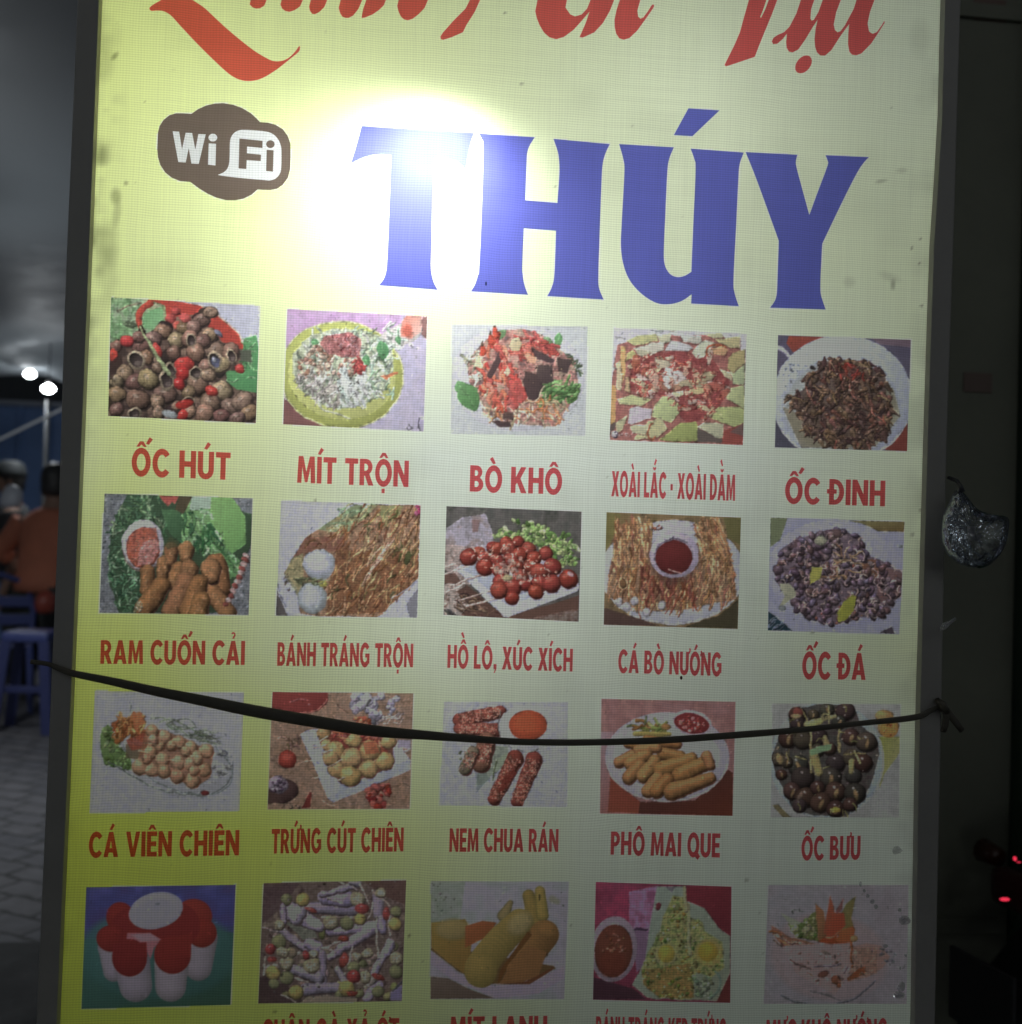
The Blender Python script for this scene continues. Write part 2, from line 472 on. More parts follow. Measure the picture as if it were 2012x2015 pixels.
def leaf(p, x, y, L, w_, ang, col, vein=(190, 210, 180)):
    a = R_(ang); c, n = math.cos(a), math.sin(a)
    up = [(-L, 0), (-L * 0.4, -w_), (L * 0.3, -w_ * 0.9), (L, 0), (L * 0.3, w_ * 0.9), (-L * 0.4, w_)]
    p.pol([(x + q[0] * c - q[1] * n, y + q[0] * n + q[1] * c) for q in spline(up + [up[0]], 4)], col, 1, tuple(v * 0.72 for v in col))
    p.crv([(x - L * c, y - L * n), (x + L * 0.8 * c, y + L * 0.8 * n)], 2.5, 1.5, vein, n=2, al=0.7)

def d11():   # snails, chilli, herbs
    p = Pic((200, 570, 5.845), [(110, 88), (1820, 185), (75, 1452), (1775, 1535)], (222, 226, 222), (104, 84, 78))
    p.mot(p.full(), [(66, 54, 52), (120, 96, 86), (150, 124, 106)], 90)
    p.pol([(700, 100), (1200, 120), (1820, 160), (1820, 720), (1640, 700), (1560, 520), (1330, 330), (1100, 220)], (200, 202, 222))
    p.pol([(730, 110), (1140, 180), (1350, 300), (1540, 470), (1650, 640), (1640, 690), (1400, 600), (1300, 480), (1100, 280), (800, 330), (740, 520), (560, 250), (480, 100)], (206, 78, 68), 1, (190, 70, 60))
    p.crv([(1150, 185), (1350, 300), (1550, 480), (1645, 640)], 9, 9, (226, 200, 180))
    p.mot([(90, 85), (500, 95), (730, 180), (760, 420), (560, 480), (330, 560), (90, 620)], [(112, 168, 112), (150, 206, 148), (190, 220, 186), (120, 186, 126)], 70)
    p.pol([(480, 330), (560, 240), (690, 190), (720, 330), (700, 420), (560, 450), (470, 430)], (126, 186, 128), 1, (150, 205, 150))
    p.crv([(180, 250), (300, 190), (460, 150)], 16, 8, (150, 140, 116))
    leaf(p, 330, 400, 80, 34, 8, (100, 116, 90))
    p.crv([(560, 150), (470, 220), (430, 330), (440, 420)], 40, 34, (208, 84, 70))
    p.pol([(1640, 560), (1780, 520), (1820, 700), (1790, 1190), (1560, 1150), (1440, 1060), (1430, 920), (1620, 950)], (110, 178, 116), 1, (84, 150, 96))
    p.shreds(16, [(1640, 540), (1790, 540), (1780, 1120), (1460, 1050)], [(166, 206, 160), (80, 130, 86)], (60, 140), (5, 10))
    p.pol([(1580, 700), (1720, 690), (1730, 840), (1600, 820)], (92, 96, 84))
    for x, y, r in [(860, 250, 60), (800, 330, 70), (880, 420, 60), (970, 330, 70)]:
        p.ell(x, y, r, r * .8, jit((196, 86, 84)), 20, .4)
    pts = [(1150, 350, 95), (1250, 260, 80), (940, 440, 80), (1060, 430, 85), (1240, 520, 95), (700, 470, 100), (600, 560, 100), (860, 580, 110), (1010, 560, 110), (1160, 590, 90),
           (1080, 720, 120), (460, 640, 110), (420, 540, 80), (520, 780, 90), (820, 720, 90), (1320, 700, 110), (1480, 720, 120), (1190, 880, 90), (1380, 870, 100), (170, 650, 80),
           (260, 960, 110), (380, 1060, 110), (540, 1030, 130), (170, 1050, 90), (640, 900, 70), (1100, 1080, 140), (1220, 980, 90), (1380, 1160, 130), (730, 1200, 130), (180, 1200, 110),
           (420, 1270, 140), (170, 1370, 90), (640, 1290, 90), (1000, 1180, 90), (1250, 1300, 130), (1180, 1420, 120), (1480, 1340, 110), (1620, 1280, 120), (1700, 1420, 110), (1380, 1450, 100), (660, 1410, 80), (1010, 1400, 80), (1560, 1480, 90), (860, 1330, 60)]
    for x, y, r in pts:
        p.bits(1, [(x - 60, y - 60), (x + 60, y - 60), (x + 60, y + 60), (x - 60, y + 60)], [(60, 48, 48)], (70, 110))
    for x, y, r in pts:
        snail(p, x, y, r, rng.uniform(-70, 70), rng.choice([(160, 130, 108), (150, 116, 104), (172, 146, 118), (138, 108, 98)]))
    for x, y, rx, ry, a in [(395, 810, 100, 115, -20), (1030, 580, 65, 75, 0), (750, 1040, 90, 130, -8), (1300, 810, 80, 110, -15), (1490, 760, 62, 95, -20), (800, 920, 60, 95, -20), (1080, 960, 75, 85, 10), (380, 1430, 80, 80, 0), (1000, 1290, 80, 60, 0)]:
        mouth(p, x, y, rx, ry, a)
    p.ell(1310, 830, 48, 70, (88, 92, 122), -15, -.4); p.ell(1300, 800, 20, 40, (170, 172, 190), -15)
    for x, y, rx, ry, a in [(290, 590, 75, 70, 0), (640, 690, 45, 90, -25), (950, 850, 110, 85, 0), (930, 960, 75, 90, 0), (890, 1080, 60, 75, 0), (1270, 1170, 80, 55, 30), (950, 1320, 110, 50, -10), (930, 1440, 60, 60, 20), (140, 760, 50, 80, 0), (1590, 910, 55, 60, 0)]:
        p.ell(x, y, rx, ry, jit((206, 66, 62), 10), a, .4)
        p.ell(x - rx * .3, y - ry * .4, rx * .25, ry * .12, (236, 160, 150), a, 0, 0, 6, .7)
    p.crv([(440, 430), (500, 530), (600, 700), (700, 850), (770, 960)], 13, 26, (164, 178, 132))
    p.crv([(340, 350), (250, 300), (180, 240)], 7, 5, (176, 190, 160))
    p.ell(790, 1430, 90, 40, (168, 176, 182), 10); p.ell(1350, 500, 60, 26, (120, 124, 150), 50)
    p.pol([(80, 840), (220, 740), (240, 850), (190, 900), (120, 1030), (85, 1040)], (66, 50, 48), .8)
    return p
def d12():   # shredded salad on a lime plate
    p = Pic((540, 590, 6.028), [(155, 108), (1815, 195), (105, 1475), (1770, 1560)], (230, 236, 226), (205, 190, 218))
    p.mot([(100, 100), (1500, 150), (1500, 560), (100, 600)], [(196, 152, 200), (214, 176, 216), (204, 176, 212)], 120)
    p.mot([(1450, 500), (1820, 400), (1800, 1570), (1000, 1560), (1400, 1200)], [(200, 200, 222), (212, 208, 224), (196, 192, 216)], 150)
    p.pol([(100, 1150), (640, 1520), (100, 1500)], (146, 100, 96))
    p.pol([(1760, 190), (1820, 195), (1810, 470), (1720, 380)], (160, 118, 110))
    p.ell(800, 890, 740, 640, (206, 216, 116), 8, .1, .12); p.ell(800, 880, 640, 540, (222, 230, 138), 8, .1, .05)
    p.ring(800, 890, 735, 632, 7, (234, 238, 176), 8)
    p.ell(1500, 420, 270, 130, (226, 222, 214), -20, .1, .1)
    mound = [(220, 640), (420, 420), (700, 340), (1100, 370), (1350, 480), (1420, 640), (1330, 1060), (1100, 1230), (780, 1300), (520, 1230), (300, 1060), (210, 880)]
    p.mot(mound, [(150, 160, 140), (214, 226, 208), (196, 206, 190)], 60)
    p.shreds(120, mound, [(226, 236, 220), (206, 222, 206), (188, 206, 186), (150, 166, 140)], (80, 190), (9, 18))
    p.shreds(60, [(1000, 330), (1500, 280), (1560, 520), (1350, 700), (1420, 1120), (1060, 1200)], [(230, 240, 226), (190, 216, 190), (150, 180, 146)], (60, 150), (9, 15))
    p.mot([(580, 430), (900, 390), (1030, 470), (1020, 690), (860, 690), (640, 640), (540, 520)], [(140, 64, 66), (176, 88, 90), (196, 120, 118), (150, 70, 72)], 26)
    p.shreds(40, [(680, 420), (980, 420), (1000, 680), (850, 690)], [(222, 176, 180), (150, 60, 64)], (24, 60), (4, 7))
    p.bits(110, [(300, 700), (480, 520), (640, 620), (760, 680), (980, 720), (1060, 860), (860, 900), (520, 900), (280, 960)], [(222, 194, 170), (206, 164, 140), (176, 132, 110), (232, 206, 180)], (18, 36), (.6, 1))
    p.shreds(60, [(240, 900), (560, 880), (760, 1000), (760, 1280), (520, 1230), (330, 1080)], [(206, 200, 190), (176, 170, 160), (226, 222, 212)], (90, 200), (9, 16), 120, 40)
    p.shreds(30, [(780, 880), (1060, 900), (1150, 1150), (820, 1240)], [(232, 238, 232), (208, 218, 210)], (140, 300), (14, 26), 80, 30)
    p.ring(690, 1130, 80, 110, 11, (216, 208, 196), 10); p.ring(900, 1180, 110, 90, 12, (220, 228, 222), 0, 20, 230)
    p.crv([(520, 1200), (570, 1290), (700, 1340), (900, 1410)], 12, 9, (212, 216, 190))
    for x, y, r, a in [(1290, 600, 120, 80), (1270, 640, 60, 40), (480, 500, 60, 20), (1100, 720, 70, 80), (1470, 480, 60, 60)]:
        leaf(p, x, y, r, r * .55, a, (110, 182, 116))
    p.shreds(14, [(930, 700), (1060, 700), (1080, 860), (960, 830)], [(196, 88, 84)], (50, 100), (12, 22))
    p.pol([(1250, 900), (1470, 850), (1470, 880), (1350, 920), (1340, 945)], (206, 122, 84))
    p.pol([(1570, 185), (1750, 190), (1745, 380), (1620, 460), (1500, 440), (1510, 260)], (226, 140, 116), 1, (236, 206, 190))
    p.ell(1580, 370, 60, 90, (214, 98, 76), 0, 0, 0, 40, .8)
    p.bits(24, [(700, 900), (1050, 880), (1100, 1150), (500, 1250)], [(96, 100, 88)], (7, 14))
    p.bits(9, [(1380, 500), (1800, 560), (1720, 720), (1380, 700)], [(120, 116, 120)], (7, 13))
    p.crv([(1570, 1520), (1590, 1550), (1640, 1530), (1610, 1500), (1600, 1480)], 4, 4, (80, 76, 96)); p.crv([(1720, 1410), (1715, 1480), (1730, 1550)], 5, 5, (74, 70, 90)); p.crv([(1715, 1400), (1760, 1405)], 4, 4, (74, 70, 90))
    return p
def d13():   # dried beef salad
    p = Pic((860, 610, 6.028), [(180, 175), (1790, 195), (170, 1470), (1760, 1490)], (206, 216, 214), (198, 210, 216))
    p.ell(960, 800, 800, 640, (206, 214, 226), 0, .04, .04)
    m = [(350, 620), (470, 470), (640, 300), (800, 240), (1000, 220), (1240, 290), (1400, 420), (1640, 600), (1680, 850), (1600, 1080), (1420, 1380), (1100, 1370), (850, 1330), (560, 1230), (500, 1060), (390, 860)]
    p.mot(m, [(96, 74, 70), (170, 96, 86), (190, 150, 130), (150, 130, 104)], 60)
    leaf(p, 380, 1030, 190, 120, 62, (112, 176, 110)); leaf(p, 290, 930, 100, 70, 60, (124, 188, 122))
    leaf(p, 1440, 360, 100, 45, 100, (116, 186, 120)); leaf(p, 1320, 370, 80, 40, 40, (130, 176, 126)); leaf(p, 760, 290, 80, 50, -40, (120, 170, 116))
    p.shreds(40, [(1250, 850), (1680, 880), (1660, 1080), (1280, 1080)], [(106, 156, 92), (126, 170, 110), (84, 120, 76)], (90, 200), (12, 26), -30, 30)
    p.shreds(26, [(340, 580), (520, 480), (560, 860), (400, 860)], [(206, 214, 196), (146, 152, 126), (226, 226, 206)], (80, 170), (9, 16))
    p.shreds(50, [(480, 960), (800, 1060), (1600, 1080), (1480, 1360), (900, 1360), (520, 1240)], [(224, 208, 186), (206, 186, 150), (196, 130, 90), (180, 176, 146)], (100, 230), (9, 17), 60, 60)
    p.shreds(50, [(500, 480), (700, 320), (860, 560), (1040, 980), (830, 1220), (520, 1000)], [(204, 96, 78), (196, 82, 74), (214, 130, 106), (186, 92, 84)], (90, 210), (16, 34), 70, 40)
    p.shreds(40, [(860, 520), (1040, 260), (1300, 300), (1400, 520), (1050, 560)], [(196, 92, 86), (204, 112, 100), (178, 84, 80)], (80, 180), (14, 30), 20, 40)
    p.mot([(860, 860), (990, 820), (1070, 1050), (900, 1200), (830, 1100)], [(176, 74, 74), (196, 94, 90)], 30)
    for P in ([(1120, 450), (1280, 520), (1400, 600), (1370, 640), (1180, 580)], [(1190, 660), (1380, 640), (1390, 860), (1250, 870), (1180, 800)], [(1060, 720), (1180, 760), (1270, 900), (1180, 1070), (1080, 1060), (1030, 860)], [(590, 760), (700, 570), (740, 480), (760, 620), (640, 810)], [(780, 1240), (900, 1210), (920, 1310), (790, 1290)], [(660, 1330), (880, 1330), (900, 1390), (740, 1390)], [(1420, 560), (1600, 600), (1540, 760), (1440, 720)]):
        p.pol(P, jit((92, 74, 72)), 1, (74, 62, 66)); x, y = P[1]; p.crv([P[0], ((P[0][0] + x) / 2, (P[0][1] + y) / 2 - 8), P[1]], 6, 5, (150, 116, 110))
    p.pol([(880, 350), (970, 320), (1020, 400), (980, 480), (900, 490), (860, 430)], (222, 214, 180), 1, (190, 182, 140)); p.pol([(800, 740), (850, 650), (880, 740), (830, 800)], (224, 206, 176))
    p.pol([(1040, 520), (1080, 500), (1180, 560), (1170, 630), (1070, 610)], (220, 170, 140)); p.pol([(470, 560), (500, 520), (530, 560), (540, 690), (440, 680)], (222, 218, 180))
    p.crv([(980, 1130), (1080, 1090), (1180, 1075), (1280, 900)], 8, 8, (226, 206, 180)); p.crv([(900, 1380), (930, 1290), (950, 1170)], 7, 6, (212, 200, 160))
    for x, y, a in [(650, 370, 75), (560, 500, 70), (700, 290, 90)]: p.cap(x, y, x - 20, y - 90, 44, 16, (204, 84, 66)); p.cap(x - 20, y - 90, x - 14, y - 130, 14, 8, (96, 84, 70))
    p.bits(60, m, [(70, 60, 58), (216, 190, 160)], (6, 12))
    p.shreds(14, [(1560, 520), (1700, 620), (1700, 760), (1600, 700)], [(96, 120, 90)], (40, 80), (6, 12))
    return p
def d14():   # mango slices with chilli
    p = Pic((1180, 630, 6.2226), [(180, 92), (1805, 170), (125, 1468), (1758, 1530)], (202, 214, 204), (200, 208, 212))
    p.mot([(220, 300), (600, 200), (1500, 180), (1780, 400), (1760, 1530), (130, 1470), (150, 760)], [(140, 74, 64), (166, 96, 80), (156, 82, 70)], 60)
    p.mot([(380, 400), (1300, 380), (1600, 760), (1450, 1120), (1100, 1280), (700, 900), (380, 860)], [(158, 76, 72), (136, 62, 64), (172, 100, 88)], 40)
    p.pol([(140, 780), (200, 800), (200, 1240), (130, 1300)], (206, 170, 108)); p.pol([(260, 320), (320, 330), (320, 640), (260, 800)], (212, 180, 116))
    sl = [([(330, 260), (480, 190), (700, 170), (720, 250), (560, 290), (430, 310)], (206, 216, 150)), ([(710, 190), (880, 160), (860, 270), (740, 270)], (216, 226, 186)), ([(1000, 190), (1240, 200), (1260, 290), (1030, 270)], (218, 226, 206)), ([(1280, 170), (1500, 160), (1520, 210), (1400, 230)], (198, 206, 160)),
          ([(1420, 240), (1720, 200), (1720, 340), (1600, 340)], (206, 206, 150)), ([(610, 290), (790, 260), (780, 360), (540, 460), (420, 350)], (222, 228, 204)), ([(860, 260), (1000, 270), (1160, 330), (1090, 380), (800, 370)], (216, 226, 222)), ([(1180, 330), (1300, 250), (1480, 300), (1360, 340), (1280, 460), (1200, 470), (1130, 400)], (218, 232, 200)),
          ([(670, 460), (880, 440), (900, 480), (860, 570), (700, 580)], (216, 214, 180)), ([(440, 360), (640, 380), (530, 460), (460, 420)], (200, 206, 170)), ([(330, 420), (420, 380), (460, 440), (330, 500)], (196, 200, 130)), ([(570, 650), (650, 600), (780, 570), (700, 640), (590, 690)], (216, 206, 160)), ([(730, 750), (830, 570), (1040, 650), (1060, 720), (850, 850)], (230, 226, 214)), ([(450, 680), (490, 650), (640, 720), (480, 740)], (230, 210, 196)),
          ([(870, 830), (1020, 740), (1050, 750), (990, 840), (900, 870)], (206, 166, 130)), ([(1280, 700), (1360, 650), (1390, 780), (1330, 790)], (228, 214, 196)), ([(580, 790), (680, 780), (720, 870), (640, 880)], (216, 186, 150)), ([(320, 700), (370, 690), (370, 880), (310, 860)], (222, 200, 150)), ([(210, 520), (260, 500), (270, 860), (210, 860)], (222, 214, 170)), ([(1050, 880), (1280, 800), (1370, 850), (1200, 910), (1060, 920)], (214, 206, 150)),
          ([(880, 890), (1030, 860), (1040, 910), (900, 970)], (212, 222, 176)), ([(210, 970), (400, 910), (640, 960), (520, 1050), (250, 1030)], (208, 222, 160)), ([(680, 1040), (780, 940), (930, 940), (980, 1050), (970, 1140), (880, 1260), (630, 1180)], (200, 222, 156)), ([(370, 1100), (480, 1060), (650, 1090), (620, 1200), (400, 1280), (350, 1260)], (218, 216, 222)), ([(200, 1260), (340, 1180), (290, 1340), (200, 1400)], (200, 206, 160)),
          ([(600, 1240), (760, 1200), (830, 1330), (720, 1440), (420, 1460)], (214, 220, 164)), ([(740, 1470), (1000, 1260), (1180, 1240), (1220, 1350), (1200, 1480), (900, 1480)], (176, 196, 116)), ([(1200, 1300), (1280, 1250), (1520, 1260), (1520, 1440), (1450, 1450)], (206, 216, 176)), ([(1340, 1170), (1480, 1060), (1780, 1060), (1770, 1260), (1660, 1300), (1400, 1220)], (192, 212, 140)), ([(1540, 860), (1780, 780), (1780, 1090), (1560, 960)], (200, 218, 156)),
          ([(1600, 620), (1780, 520), (1780, 780), (1640, 780)], (198, 220, 168)), ([(1580, 470), (1640, 400), (1780, 350), (1780, 520), (1640, 640), (1570, 600)], (196, 190, 130)), ([(1380, 350), (1500, 320), (1580, 370), (1530, 430), (1400, 420)], (216, 180, 130)), ([(1480, 600), (1600, 640), (1620, 740), (1540, 700)], (212, 214, 170)), ([(340, 560), (440, 520), (440, 580), (360, 600)], (216, 206, 166)), ([(380, 1300), (620, 1280), (560, 1400), (400, 1380)], (206, 214, 170))]
    for P, c in sl:
        p.pol([(x + 9, y + 14) for x, y in P], (116, 74, 62), .6); p.pol(P, c, 1, tuple(v * .84 for v in c))
        x0, y0 = P[0]; x1, y1 = P[1]; p.crv([(x0, y0), ((x0 + x1) / 2, (y0 + y1) / 2), (x1, y1)], 5, 5, tuple(min(255, v * 1.08) for v in c), 0, 0, 2)
    for _ in range(46):
        x, y = p.rnd([(340, 380), (1350, 400), (1620, 760), (1460, 1120), (1100, 1300), (700, 1020), (360, 900)]); L = rng.uniform(50, 130); t = rng.uniform(0, 3.1); h = L * rng.uniform(.2, .5)
        c, n = math.cos(t), math.sin(t)
        P = [(x + u * c - v * n, y + u * n + v * c) for u, v in ((-L, -h * .4), (-L * .2, -h), (L, -h * .5), (L * .9, h * .4), (0, h), (-L * .9, h * .6))]
        cc = jit(rng.choice([(216, 190, 160), (206, 150, 124), (222, 210, 190), (196, 116, 92), (206, 206, 160)]), 10)
        p.pol([(q + 7, r + 10) for q, r in P], (110, 60, 52), .6); p.pol(P, cc, .9, tuple(v * .8 for v in cc))
        p.shreds(3, P + [P[0]], [(180, 84, 70), (150, 64, 58)], (30, 70), (5, 9))
    p.ring(1440, 380, 130, 80, 12, (176, 98, 66), 0, 150, 330); p.ring(650, 1360, 60, 100, 12, (186, 110, 76), 10, 40, 250)
    p.shreds(70, [(380, 450), (1300, 420), (1580, 800), (1400, 1080), (1000, 1150), (740, 880), (400, 840)], [(186, 96, 84), (140, 60, 58), (206, 140, 116)], (30, 80), (4, 8))
    p.pol([(1200, 1310), (1450, 1450), (1540, 1450), (1530, 1500), (1200, 1490)], (104, 98, 90)); p.pol([(1520, 1350), (1770, 1280), (1760, 1530), (1500, 1520)], (158, 84, 74)); p.pol([(1640, 1340), (1770, 1260), (1764, 1420), (1600, 1370)], (120, 98, 92))
    p.pol([(125, 1280), (210, 1240), (180, 1340), (130, 1400)], (100, 90, 84)); p.crv([(200, 215), (260, 210), (310, 235)], 6, 5, (120, 120, 116)); p.ell(180, 570, 30, 14, (130, 132, 124), 40)
    p.pol([(620, 120), (790, 120), (760, 160), (700, 150)], (146, 156, 154)); p.pol([(850, 120), (950, 124), (900, 165)], (150, 150, 140))
    p.ell(190, 1405, 42, 46, (216, 216, 214)); p.ring(200, 1395, 20, 20, 6, (96, 90, 110), 0, 200, 470); p.crv([(215, 1410), (205, 1440), (180, 1440)], 6, 6, (96, 90, 110))
    p.bits(10, [(250, 1380), (420, 1380), (420, 1420), (250, 1420)], [(226, 200, 190)], (9, 15))
    return p
def d15():   # dark spiral snails in a white pan
    p = Pic((1500, 640, 6.2226), [(197, 120), (1825, 178), (158, 1495), (1778, 1542)], (168, 180, 170), (82, 82, 100))
    p.pol([(330, 130), (770, 145), (560, 260), (380, 330), (300, 220)], (146, 72, 54), 1, (120, 64, 60)); p.pol([(1330, 150), (1830, 170), (1820, 270), (1450, 230)], (106, 94, 104))
    p.pol([(1500, 1530), (1780, 1200), (1790, 1545)], (122, 64, 54)); p.pol([(150, 1060), (520, 1500), (150, 1500)], (72, 76, 88))
    p.crv([(195, 275), (270, 310), (350, 390)], 24, 22, (180, 186, 206))
    p.ell(985, 900, 860, 780, (166, 182, 196), 0, .10, .06); p.ring(985, 900, 852, 772, 8, (196, 200, 204), 0, 30, 150)
    p.ell(960, 1000, 700, 580, (150, 164, 158), 0, .1, .1, 90); p.mot([(330, 850), (500, 1100), (900, 1500), (1400, 1480), (1700, 1100), (1600, 760), (900, 1000)], [(130, 138, 100), (150, 152, 112), (116, 112, 76)], 160, .55)
    p.pol([(250, 1000), (480, 1500), (1100, 1500), (600, 1200), (420, 1060)], (118, 112, 78), .6)
    m = [(300, 900), (500, 740), (560, 560), (780, 400), (1000, 400), (1230, 420), (1420, 500), (1560, 640), (1570, 950), (1600, 1200), (1420, 1420), (1200, 1500), (900, 1500), (640, 1400), (540, 1280), (420, 1080)]
    p.mot([(960 + (x - 960) * .93, 960 + (y - 960) * .93) for x, y in m], [(66, 52, 46), (92, 76, 62), (74, 60, 58)], 50)
    p.mot([(800, 500), (1000, 420), (1280, 440), (1320, 680), (1000, 700)], [(112, 60, 50), (136, 72, 60), (92, 58, 50)], 40)
    for _ in range(430):
        x, y = p.rnd(m); a = R_(rng.choice([60, 75, 110, 20, 140, 40]) + rng.uniform(-15, 15)); L = rng.uniform(60, 120); r = rng.uniform(20, 34)
        c = jit(rng.choice([(112, 92, 72), (96, 80, 68), (126, 106, 78), (88, 70, 64), (120, 84, 70)]), 10)
        dx, dy = math.cos(a) * L, math.sin(a) * L
        p.cap(x + 6, y + 8, x + dx + 6, y + dy + 8, r, 8, (52, 42, 40), 0, 0)
        p.cap(x, y, x + dx, y + dy, r, 7, c, .55, .4)
        for q in (.2, .4, .6, .8):
            rr = r * (1 - q) + 6
            p.cap(x + dx * q - math.sin(a) * rr, y + dy * q + math.cos(a) * rr, x + dx * q + math.sin(a) * rr, y + dy * q - math.cos(a) * rr, 3, 3, tuple(v * .7 for v in c), 0, 0)
        if rng.random() < .4: p.ell(x, y, r * .7, r * .6, (60, 48, 44), 0, 0); p.ell(x - 6, y - 8, r * .3, r * .2, (190, 176, 150), 0, 0)
    p.shreds(14, m, [(150, 132, 96), (160, 100, 84)], (90, 200), (7, 11), 40, 40); p.bits(40, m, [(186, 170, 140), (160, 150, 130)], (7, 13))
    p.bits(16, [(240, 500), (480, 440), (420, 720), (260, 760)], [(120, 136, 136)], (6, 14)); p.shreds(8, [(820, 480), (1250, 480), (1250, 650), (820, 650)], [(146, 66, 54)], (60, 120), (12, 20))
    p.cap(770, 480, 770, 385, 34, 14, (84, 62, 60)); p.ell(610, 520, 30, 26, (50, 44, 44))
    return p
def d21():   # fried rolls, dip and mustard leaf
    p = Pic((180, 960, 5.845), [(150, 65), (1855, 122), (92, 1436), (1808, 1464)], (200, 210, 196), (120, 128, 132))
    p.mot(p.full(), [(84, 96, 104), (150, 156, 158), (106, 118, 120), (176, 178, 178)], 16)
    p.pol([(420, 70), (1160, 90), (1850, 300), (1850, 620), (1690, 1000), (1480, 1440), (320, 1440), (210, 1130), (200, 900), (240, 420), (360, 180)], (72, 104, 74), 1, (60, 82, 58))
    p.shreds(90, [(240, 380), (460, 120), (800, 100), (900, 560), (800, 400), (400, 420), (340, 700), (220, 900)], [(86, 130, 90), (110, 154, 106), (60, 92, 66), (140, 170, 130)], (60, 150), (7, 15))
    p.shreds(150, [(200, 760), (380, 820), (620, 980), (560, 1180), (520, 1420), (320, 1430), (210, 1130)], [(82, 136, 92), (110, 162, 118), (58, 100, 70), (150, 186, 150)], (34, 90), (6, 12))
    p.pol([(1160, 90), (1400, 95), (1640, 130), (1770, 330), (1780, 640), (1600, 780), (1500, 620), (1350, 620), (1180, 740), (1010, 580), (1030, 330)], (138, 190, 122), 1, (112, 168, 96))
    p.pol([(1150, 95), (1400, 100), (1370, 240), (1130, 260)], (176, 206, 178))
    p.pol([(1380, 100), (1620, 110), (1760, 320), (1770, 560), (1600, 760), (1500, 560), (1360, 380)], (146, 200, 118), 1, (120, 178, 100))
    p.shreds(46, [(1040, 330), (1350, 260), (1500, 620), (1380, 760), (1180, 740), (1010, 560)], [(84, 140, 86), (150, 200, 140), (60, 110, 70)], (90, 230), (10, 26), 70, 40)
    p.pol([(1380, 640), (1560, 700), (1720, 830), (1690, 1010), (1580, 1050), (1500, 1040), (1480, 860), (1370, 820)], (122, 178, 112), 1, (104, 160, 96))
    p.shreds(22, [(1380, 640), (1700, 820), (1680, 1020), (1480, 900)], [(80, 130, 80), (160, 204, 150)], (70, 160), (7, 14), 50, 30)
    p.pol([(800, 240), (1000, 260), (1080, 400), (1010, 620), (900, 520)], (92, 140, 92), 1, (66, 104, 70))
    p.pol([(780, 90), (1010, 95), (960, 190), (930, 160), (880, 215), (830, 150)], (196, 100, 88)); p.pol([(1010, 95), (1160, 95), (1060, 300), (960, 250)], (92, 84, 62))
    p.ell(590, 690, 246, 276, (176, 158, 146), 0, .1, .3); p.ell(590, 650, 244, 284, (214, 214, 222), 0, .15, .12)
    p.ell(592, 686, 196, 236, (176, 96, 74), 0, .1, .25); p.mot([(430, 560), (560, 450), (740, 470), (790, 640), (700, 860), (520, 910), (410, 800)], [(190, 102, 70), (206, 126, 102), (176, 88, 68)], 40)
    p.mot([(600, 620), (760, 580), (790, 690), (680, 880), (540, 890), (550, 740)], [(196, 136, 126), (214, 166, 158), (176, 110, 102)], 22); p.bits(60, [(450, 560), (740, 560), (700, 860), (480, 860)], [(224, 180, 160), (206, 140, 110)], (5, 11))
    for a in ((640, 960, 640, 1180, 80, 76), (1430, 880, 1480, 1150, 130, 110), (1390, 1200, 1560, 1420, 110, 100), (830, 850, 800, 1100, 75, 62), (920, 700, 905, 860, 80, 44), (1085, 700, 1080, 800, 90, 66), (1370, 930, 1380, 1020, 120, 90), (1010, 940, 930, 1100, 100, 66), (1120, 930, 1110, 1010, 105, 90), (800, 1120, 600, 1400, 105, 110), (1090, 1080, 920, 1420, 110, 120), (1240, 1090, 1130, 1420, 100, 120), (1260, 1290, 1220, 1440, 100, 110)):
        p.cap(a[0] + 12, a[1] + 12, a[2] + 14, a[3] + 12, a[4], a[5], (84, 58, 46), 0, 0); p.cap(*a, jit((172, 126, 82), 8), .4, .45)
        n_ = 24; dx, dy = a[2] - a[0], a[3] - a[1]
        for _ in range(n_):
            t = rng.random(); x, y = a[0] + dx * t + rng.uniform(-.5, .5) * a[4], a[1] + dy * t + rng.uniform(-.5, .5) * a[4]
            p.ell(x, y, rng.uniform(8, 26), rng.uniform(5, 10), rng.choice([(196, 154, 104), (146, 98, 62), (206, 168, 120)]), rng.uniform(90, 130), 0, 0, 8, .55)
    p.bits(30, [(500, 1330), (600, 1300), (580, 1430), (500, 1430)], [(196, 190, 160), (150, 150, 110)], (10, 18))
    for i in range(12):
        t = i / 11; x, y = 1780 - 230 * t ** 1.4, 780 + 560 * t
        p.ell(x, y, 42, 30, (156, 84, 74) if i % 2 else (206, 180, 170), 30)
    p.pol([(840, 650), (900, 560), (1010, 620), (1000, 680), (880, 700)], (84, 92, 60), .7)
    return p
